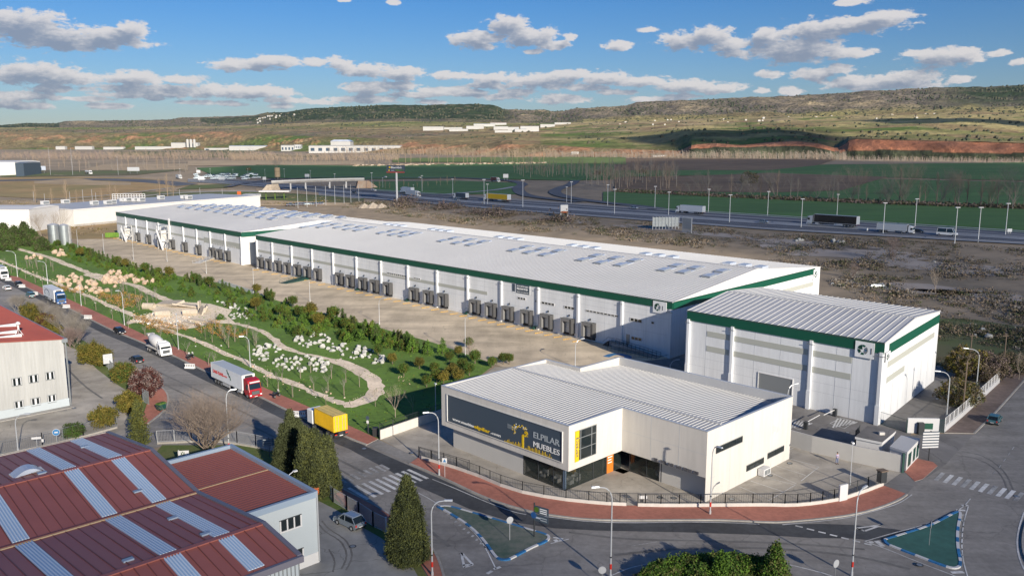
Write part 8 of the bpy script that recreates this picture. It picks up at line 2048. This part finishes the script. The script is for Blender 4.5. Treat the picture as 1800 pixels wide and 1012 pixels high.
# ---- motorway traffic
def msemi(px,py,head,label,col,tcol,L=13.4,tank=False,s=1.0,hT=4.0):
    B=gnd(px,py); B2=gnd(px+20,py+interp([(700,2.),(1800,1.25)],px)); rz=rz_of(brg(B,B2)); 
    if head=='l': rz+=math.pi
    t=semi('articulated_lorry',label,(*B,terr(*B)+.5),rz,col,tcol,'truck_grey',L,tank=tank,hT=hT); t.scale=(s,)*3
for a in ((1190,375,'l','lorry with long white trailer heading left on the far carriageway','car_white','truck_white',13.4,False,1.15),
 (1420,396,'l','lorry with black trailer printed with white and red patches on the motorway','truck_grey','car_black',16,False,1.35),
 (1606,413,'r','lorry with grey ribbed open trailer heading right on the near carriageway','car_white','truck_grey',13.4,False,1.0),
 (737,347,'r','grey-blue lorry nearest the billboard column heading right','car_white','truck_grey',12,False,1.1),(706,340,'l','white-grey lorry just behind the billboard column','truck_white','truck_white',12,False,1.2),
 (799,350,'l','lorry with dark blue trailer heading left on the motorway','car_white','sign_slate',11,False,1.1),(853,353,'l','lorry with lime-yellow and white trailer heading left','car_white','truck_yellow',18,False,1.25),
 (877,321,'r','lorry with dark red trailer and white cab on the slip road','car_white','car_red',11,False,1.1),(160,307,'r','white tanker lorry on the far left motorway','car_white','white',14,True,1.35),(318,315,'r','pale grey lorry left of the bridge approach','car_white','truck_grey',9,False,1.1)): msemi(*a)
def mcar(px,py,head,label,col,van=False,s=1.1,cat='car'):
    B=gnd(px,py); B2=gnd(px+20,py+interp([(700,2.),(1800,1.25)],px)); rz=rz_of(brg(B,B2))+(math.pi if head=='l' else 0)
    t=car(label,(*B,terr(*B)+.5),rz,col,4.5 if not van else 6.,1.8 if not van else 2.1,1.5 if not van else 2.5,van=van,cat=cat,name='passing_car' if not van else 'van'); t.scale=(s,)*3
mcar(1624,411,'r','dark car right behind the grey ribbed trailer lorry','car_dark'); mcar(1682,417,'r','white and pale blue van between two motorway lamps','car_white',True,1.35,'van'); mcar(626,341,'r','dark car near the overpass on the motorway','car_black'); mcar(660,337,'r','white car between overpass and billboard column','car_white'); mcar(806,354,'r','silver car below the dark blue trailer','car_silver'); mcar(1120,369,'r','silver-white car near the slip road on the motorway','car_silver'); mcar(1350,394,'r','grey car at the foot of a motorway lamp in the middle','car_silver')
mcar(736,314,'l','small white car on the far slip road','car_white'); mcar(676,313,'l','white car left of the far roundabout','car_white')
rr=random.Random(15); cp=Proto(car('','(0,0,0)' and (0,0,0),0,'car_silver'))
k=0
for i in range(46):
    px=rr.uniform(345,450); py=rr.uniform(308,317)-(px-345)*.005; B=gnd(px,py); cp.put((*B,terr(*B)+.5),rr.choice([R(20),R(200)]),'silver car in the large car park beside the left motorway','cars in the far car park',(1.5,1.5,1.6))
for i in range(24):
    px=rr.uniform(505,560); B=gnd(px,361.5-(px-505)*.03); cp.put((*B,terr(*B)+.05),rr.uniform(0,6),'silver car inside the fenced plot behind the warehouse roof','cars in the fenced plot',(1.15,)*3)
# guard rails
for f,l in ((.0,'near guard rail along the motorway'),(.46,'median guard rail of the motorway'),(.97,'far guard rail of the motorway')):
    m=MB(); pts=[]
    for i in range(91):
        x=330+(2300-330)*i/90; a=gnd(x,interp(HN2,x)); b=gnd(x,interp(HF2,x)); p=(a[0]+(b[0]-a[0])*f,a[1]+(b[1]-a[1])*f); pts.append((p[0],p[1],terr(*p)+1.15))
    m.tube(pts,.16,'metal_light',4); tag(ob('guard_rail',m),l,'guard rail')
# ---- trees of the valley
def poplar(seed,h,m='twig',w=.16):
    r=random.Random(seed); t=MB(); c=MB(); t.tube([(0,0,0),(r.gauss(0,.3),r.gauss(0,.3),h*.5),(r.gauss(0,.5),0,h*.95)],[h*.016,h*.011,.03],m,4,cap=False)
    for k in range(30): z=h*r.uniform(.16,.9); a=r.uniform(0,6.28); L=h*.26*(1.08-z/h); branchy(c,r,(0,0,z),(.55*math.cos(a),.55*math.sin(a),1),L,.045,1,m,.5,3,1,.25,None,4)
    return c,t
popP=[Proto(tree_thing('poplar_tree','',*poplar(400+i,16,'twig' if i%2 else 'twig_grey'))) for i in range(4)]
oakP=[]
for i in range(3):
    cr,tr=bare_tree(420+i,12,5,.62,3,'twig_grey' if i else 'twig',None,.14,2,.11,.15); oakP.append(Proto(tree_thing('bare_tree','',cr,tr)))
popT=[Proto(tree_thing('poplar_tree','',*poplar(430+i,16,'twig_tan'))) for i in range(2)]
rr=random.Random(21)
def trow(n,x0,x1,fy,proto,label,group,h0,h1,jit=1.5):
    for i in range(n):
        px=x0+(x1-x0)*(i+rr.uniform(-.35,.35))/max(1,n-1); py=fy(px)+rr.uniform(-jit,jit); B=gnd(px,py); s=rr.uniform(h0,h1); rr.choice(proto).put(B,rr.uniform(0,6.28),label,group,(s,s,s*rr.uniform(.85,1.15)))
hedge=lambda x: interp([(1080,337),(1350,350),(1540,358),(1800,367),(2000,375)],x)
trow(46,1180,1960,hedge,popP+oakP,'bare tree in the dark hedge line beyond the near green field','hedge line trees beyond the green field',.8,1.5,1.)
for px,py,s in ((1500,352,1.9),(1584,359,2.3),(1560,358,1.6),(1655,361,2.0),(1675,362,1.8),(1780,368,2.2),(1740,366,1.6),(1300,344,1.5),(1360,350,1.7),(1455,352,1.7)):
    oakP[rr.randrange(3)].put(gnd(px,py),rr.uniform(0,6),'large spreading bare tree in the hedge line','large hedge line trees',(s,s,s))
trow(60,1030,1190,lambda x:rr.uniform(310,336),popP,'bare grey poplar in the thick grove beside the slip road','grove beside the slip road',.9,1.5)
trow(34,905,1030,lambda x:rr.uniform(303,313),popP,'bare poplar in the grove above the S-shaped slip roads','grove above the slip roads',.8,1.2)
trow(26,650,960,lambda x:287,popT,'tan bare poplar in the row beyond the dark field','tan poplar row beyond the dark field',.9,1.5,1)
trow(16,470,600,lambda x:288,popT,'tan bare poplar left of the long white storage hall','tan poplars left of the storage hall',.6,1.,1)
for px,py,s,l in ((828,290,1.9,'big dark bare tree alone above the dark field'),(885,292,1.6,'dark bare tree right of the lone big one'),(616,289,1.7,'dark bare tree in front of the long white storage hall'),(756,287,2.1,'tall tan bare tree in the middle of the poplar row'),(930,293,1.3,'dark bare tree near the sunny field strip'),(487,300,1.3,'bare tree beside the slim water tank')): oakP[rr.randrange(3)].put(gnd(px,py),0,l,None,(s,s,s))
trow(30,0,330,lambda x:rr.uniform(292,302),popP+popT,'bare poplar in the band beyond the far left motorway','poplars beyond the far left motorway',.9,1.5)
for px,py,s in ((62,358,1.0),(118,364,1.35),(136,365,.9),(195,362,1.25),(205,362,1.1),(281,352,1.2),(295,350,1.4),(305,352,1.1),(92,362,.9),(180,363,.9)):
    popT[rr.randrange(2)].put(gnd(px,py),rr.uniform(0,6),'tall bare pale poplar behind the long low white building','poplars behind the low white building',(s,s,s))
trow(14,655,800,lambda x:interp([(655,334),(800,325)],x),popT,'low tan bare tree on the bank right of the overpass','tan trees right of the overpass',.35,.6)
for px,py,rx in ((1317,323,11),(437,300,4),(1050,308,5),(1130,305,5)):
    B=gnd(px,py); o=tree_thing('round_tree','dark round leafy bush standing alone in the far fields',*bushy(500+int(px),rx*.7,rx*.5,300,['leaf_scrub','leaf_scrub_green'],.6,8),'round bushes in the far fields'); o.location=(*B,terr(*B))
# hedge undergrowth and far-off woods (read as masses)
m=MB(); r=random.Random(61)
for i in range(2600):
    px=r.uniform(1080,2000); B=gnd(px,hedge(px)+r.uniform(-1.2,1.4)); s=r.uniform(.6,1.5)
    for _ in range(5): leaf(m,Vector((B[0]+r.gauss(0,1.2),B[1]+r.gauss(0,1.5),terr(*B)+abs(r.gauss(0,.9))+.3)),s*.6,r,r.choice(['leaf_scrub','twig_purple','leaf_scrub_green']))
tag(ob('undergrowth',m),'dark brushy undergrowth along the hedge line beyond the green field','undergrowth',kind='stuff')
m=MB()
def wood(x0,x1,row,n,h0,h1,mats,dj=40,wd=.5):
    for i in range(n):
        px=r.uniform(x0,x1); g=gnd(px,interp(ROWS[0],px) if row is None else row(px)); Y=g[1]-r.uniform(6,dj); X=tx(px)*Y; z=terr(X,Y); h=r.uniform(h0,h1); mm=r.choice(mats)
        m.face([(X-.25,Y,z),(X+.25,Y,z),(X+r.gauss(0,.4),Y,z+h)],mm)
        for k in range(9):
            zz=z+h*r.uniform(.15,.95); a=r.uniform(-1,1)*wd*h*.45; q=(X,Y+r.gauss(0,.6),zz); m.face([q,(X+a,q[1],zz+abs(a)*1.5),(X+a*.9+.22,q[1],zz+abs(a)*1.5+.1)],mm)
wood(960,1490,None,1500,6,13,['twig','twig','twig_grey'],60); wood(1480,2200,None,1100,3,7,['twig_purple','twig_grey','twig'],60); wood(560,980,None,700,9,18,['twig_tan','twig_tan','twig'],120)
wood(0,480,lambda x:277,1100,8,15,['twig_purple','twig_tan','twig'],200,.8); wood(400,700,lambda x:280,600,6,12,['twig_tan','twig'],100,.8)
tag(ob('far_woods',m),'far-off bare woods along the foot of the hills','woods',kind='stuff')
m=MB(); r=random.Random(62)
for i in range(380):
    px=r.uniform(620,960); B=gnd(px,interp([(620,292),(960,287)],px)+r.uniform(-1.5,1)); s=r.uniform(.8,2.2); c=r.choice(['rubble','rock_tan','rubble','leaf_scrub','wood']); m.box(B[0]-s,B[0]+s,B[1]-1,B[1]+1,terr(*B),terr(*B)+s*.7,c)
tag(ob('scattered_sheds',m),'jumble of tiny huts and allotments at the edge of the dark field','allotments',kind='stuff')
# spoil heaps near the motorway
for px,py,s in ((641,365,3),(656,365,3.6),(671,365,3)):
    B=gnd(px,py); o=ob('earth_heap',MB().tube([(0,0,-.2),(0,0,s*.5),(0,0,s)],[s*1.6,s*.9,.1],'rubble',9),loc=B); tag(o,'small conical pale earth heap behind the warehouse roof','earth heap','earth heaps')
for px,py,s in ((1405,424,1.3),(1410,424,1.),(1465,426,1.5),(1475,427,1.4),(1482,427,1.0),(1727,582,1.0),(1738,594,1.1),(1714,590,.5),(1642,462,.8),(1655,464,.7),(1463,500,.7),(1400,424.5,.9)):
    B=gnd(px,py); o=link(bpy.data.objects.new('boulder',RW[int(px)%6])); o.location=(*B,terr(*B)); o.scale=(s,s,s); tag(o,'pale block lying on the wasteland','boulder','pale blocks on the wasteland')
B=gnd(1542,505); o=ob('scrap_heap',MB().hexa([(-3,-1,0),(3,-1,0),(3,1,0),(-3,1,0)],[(-2,-.6,1.2),(2.5,-.4,.7),(2,.5,1.5),(-2.6,.4,.9)],'metal_grey').disc((3.6,0,.8),(1,.3,0),.8,.3,'field_tan',10),loc=B); tag(o,'heap of grey scrap with a pale drum end on the wasteland','scrap heap')
# scrub oaks dotted over the far slopes (uncountable)
m=MB(); r=random.Random(71)
for i in range(9000):
    px=r.uniform(-100,1950); Pp=prof(px); b=r.choice((1,2,3,4,4,5,5,5,5,5,5,5)); (ya,za),(yb,zb2)=Pp[b],Pp[b+1]; t_=r.random(); Y=ya+(yb-ya)*t_; z=za+(zb2-za)*t_
    if b==5: z-=2
    if b<5 and NZ.noise(Vector((tx(px)*Y/150,Y/150,3)))<.12: continue
    X=tx(px)*Y; s=r.uniform(2.5,6)*(1.3 if b==5 else 1); 
    a0=r.uniform(0,2); m.tube([(X,Y,z-2),(X,Y,z+s*.5),(X,Y,z+s)],[s*.8,s*.9,s*.2],r.choice(['far_oak','far_oak','far_oak2']),5,cap=False)
tag(ob('far_oaks',m),'dark scrub oaks dotted over the far slopes and along the crest','woods',kind='stuff')
# ================================================================ unseen cloud slabs behind the camera, outlined to put shade on chosen ground
def shade_cloud_over(name,label,poly,alt,trans,seed,world=False):
    P=[gnd(*p) for p in poly] if not world else poly
    P=resample(P+[P[0]],60)[:-1]; r=random.Random(seed); k=alt/SD.z; c=(sum(p[0] for p in P)/len(P),sum(p[1] for p in P)/len(P)); Q=[]
    for p in P:
        Q.append((p[0]+SD.x*k+r.gauss(0,5),p[1]+SD.y*k+r.gauss(0,5)))
    m=bpy.data.materials.new(name+'_shade_slab'); m.use_nodes=True; nt=m.node_tree; b=nt.nodes['Principled BSDF']; b.inputs['Base Color'].default_value=(.9,.9,.9,1); b.inputs['Roughness'].default_value=1; b.inputs['Alpha'].default_value=1-trans**.5
    MT[name+'_v']=m; mb=MB(); mb.prism(Q,0,1,name+'_v'); sh=40/SD.z; mb.v=[(v[0]+(SD.x*sh if v[2]>.5 else 0),v[1]+(SD.y*sh if v[2]>.5 else 0),alt+40*v[2]) for v in mb.v]; o=ob(name,mb); tag(o,kind='structure'); return o
shade_cloud_over('cloud','', [(-900,1300),(-300,830),(0,775),(180,735),(300,790),(440,800),(560,815),(690,838),(800,880),(900,898),(1050,915),(1250,922),(1420,915),(1540,895),(1590,840),(1575,780),(1555,720),(1545,640),(1560,580),(1700,560),(2400,640),(3200,900),(2600,1900),(900,2600)],900,.46,1)
shade_cloud_over('cloud','',[(1640,640),(1560,560),(1480,490),(1440,455),(1300,432),(1100,408),(900,388),(700,362),(560,345),(470,335),(400,322),(360,312),(400,291),(480,290),(640,292),(760,291),(900,289),(1050,285),(1150,279),(1300,279),(1480,282),(1800,287),(2300,292),(2600,700)],1400,.42,2)
def fanp(px,py): x,y,z=fan_at(px,py); k=z/SD.z; return (x-SD.x*k,y-SD.y*k)
shade_cloud_over('cloud','',[fanp(1010,240),fanp(1080,243),fanp(1180,233),fanp(1210,230),fanp(1300,230),fanp(1400,230),fanp(1470,240),fanp(1480,243),fanp(1480,262),fanp(1420,266),fanp(1350,262),fanp(1290,254),fanp(1240,262),fanp(1120,252)],1500,.12,3,True)
shade_cloud_over('cloud','',[fanp(1490,214),fanp(1560,209),fanp(1700,207),fanp(1780,212),fanp(1850,218),fanp(1850,226),fanp(1780,222),fanp(1700,216),fanp(1600,219)],1500,.12,4,True)
shade_cloud_over('cloud','',[fanp(1482,246),fanp(1650,250),fanp(1900,256),fanp(1900,285),fanp(1600,280),fanp(1482,275)],1500,.5,6,True)
# ================================================================ haze
hzm=bpy.data.materials.new('haze_air'); hzm.use_nodes=True; nt=hzm.node_tree; nt.nodes.clear(); o_=nt.nodes.new('ShaderNodeOutputMaterial'); pv=nt.nodes.new('ShaderNodeVolumePrincipled'); pv.inputs['Color'].default_value=(.80,.88,1,1); pv.inputs['Density'].default_value=HAZE if 'HAZE' in globals() else 5e-5; pv.inputs['Anisotropy'].default_value=.2; nt.links.new(pv.outputs[0],o_.inputs['Volume']); MT['haze_air']=hzm
if HAZE>0: tag(ob('haze',MB().box(-15000,15000,-600,14000,-330,650,'haze_air')),'thin blue air between the camera and the far hills','haze',kind='stuff')
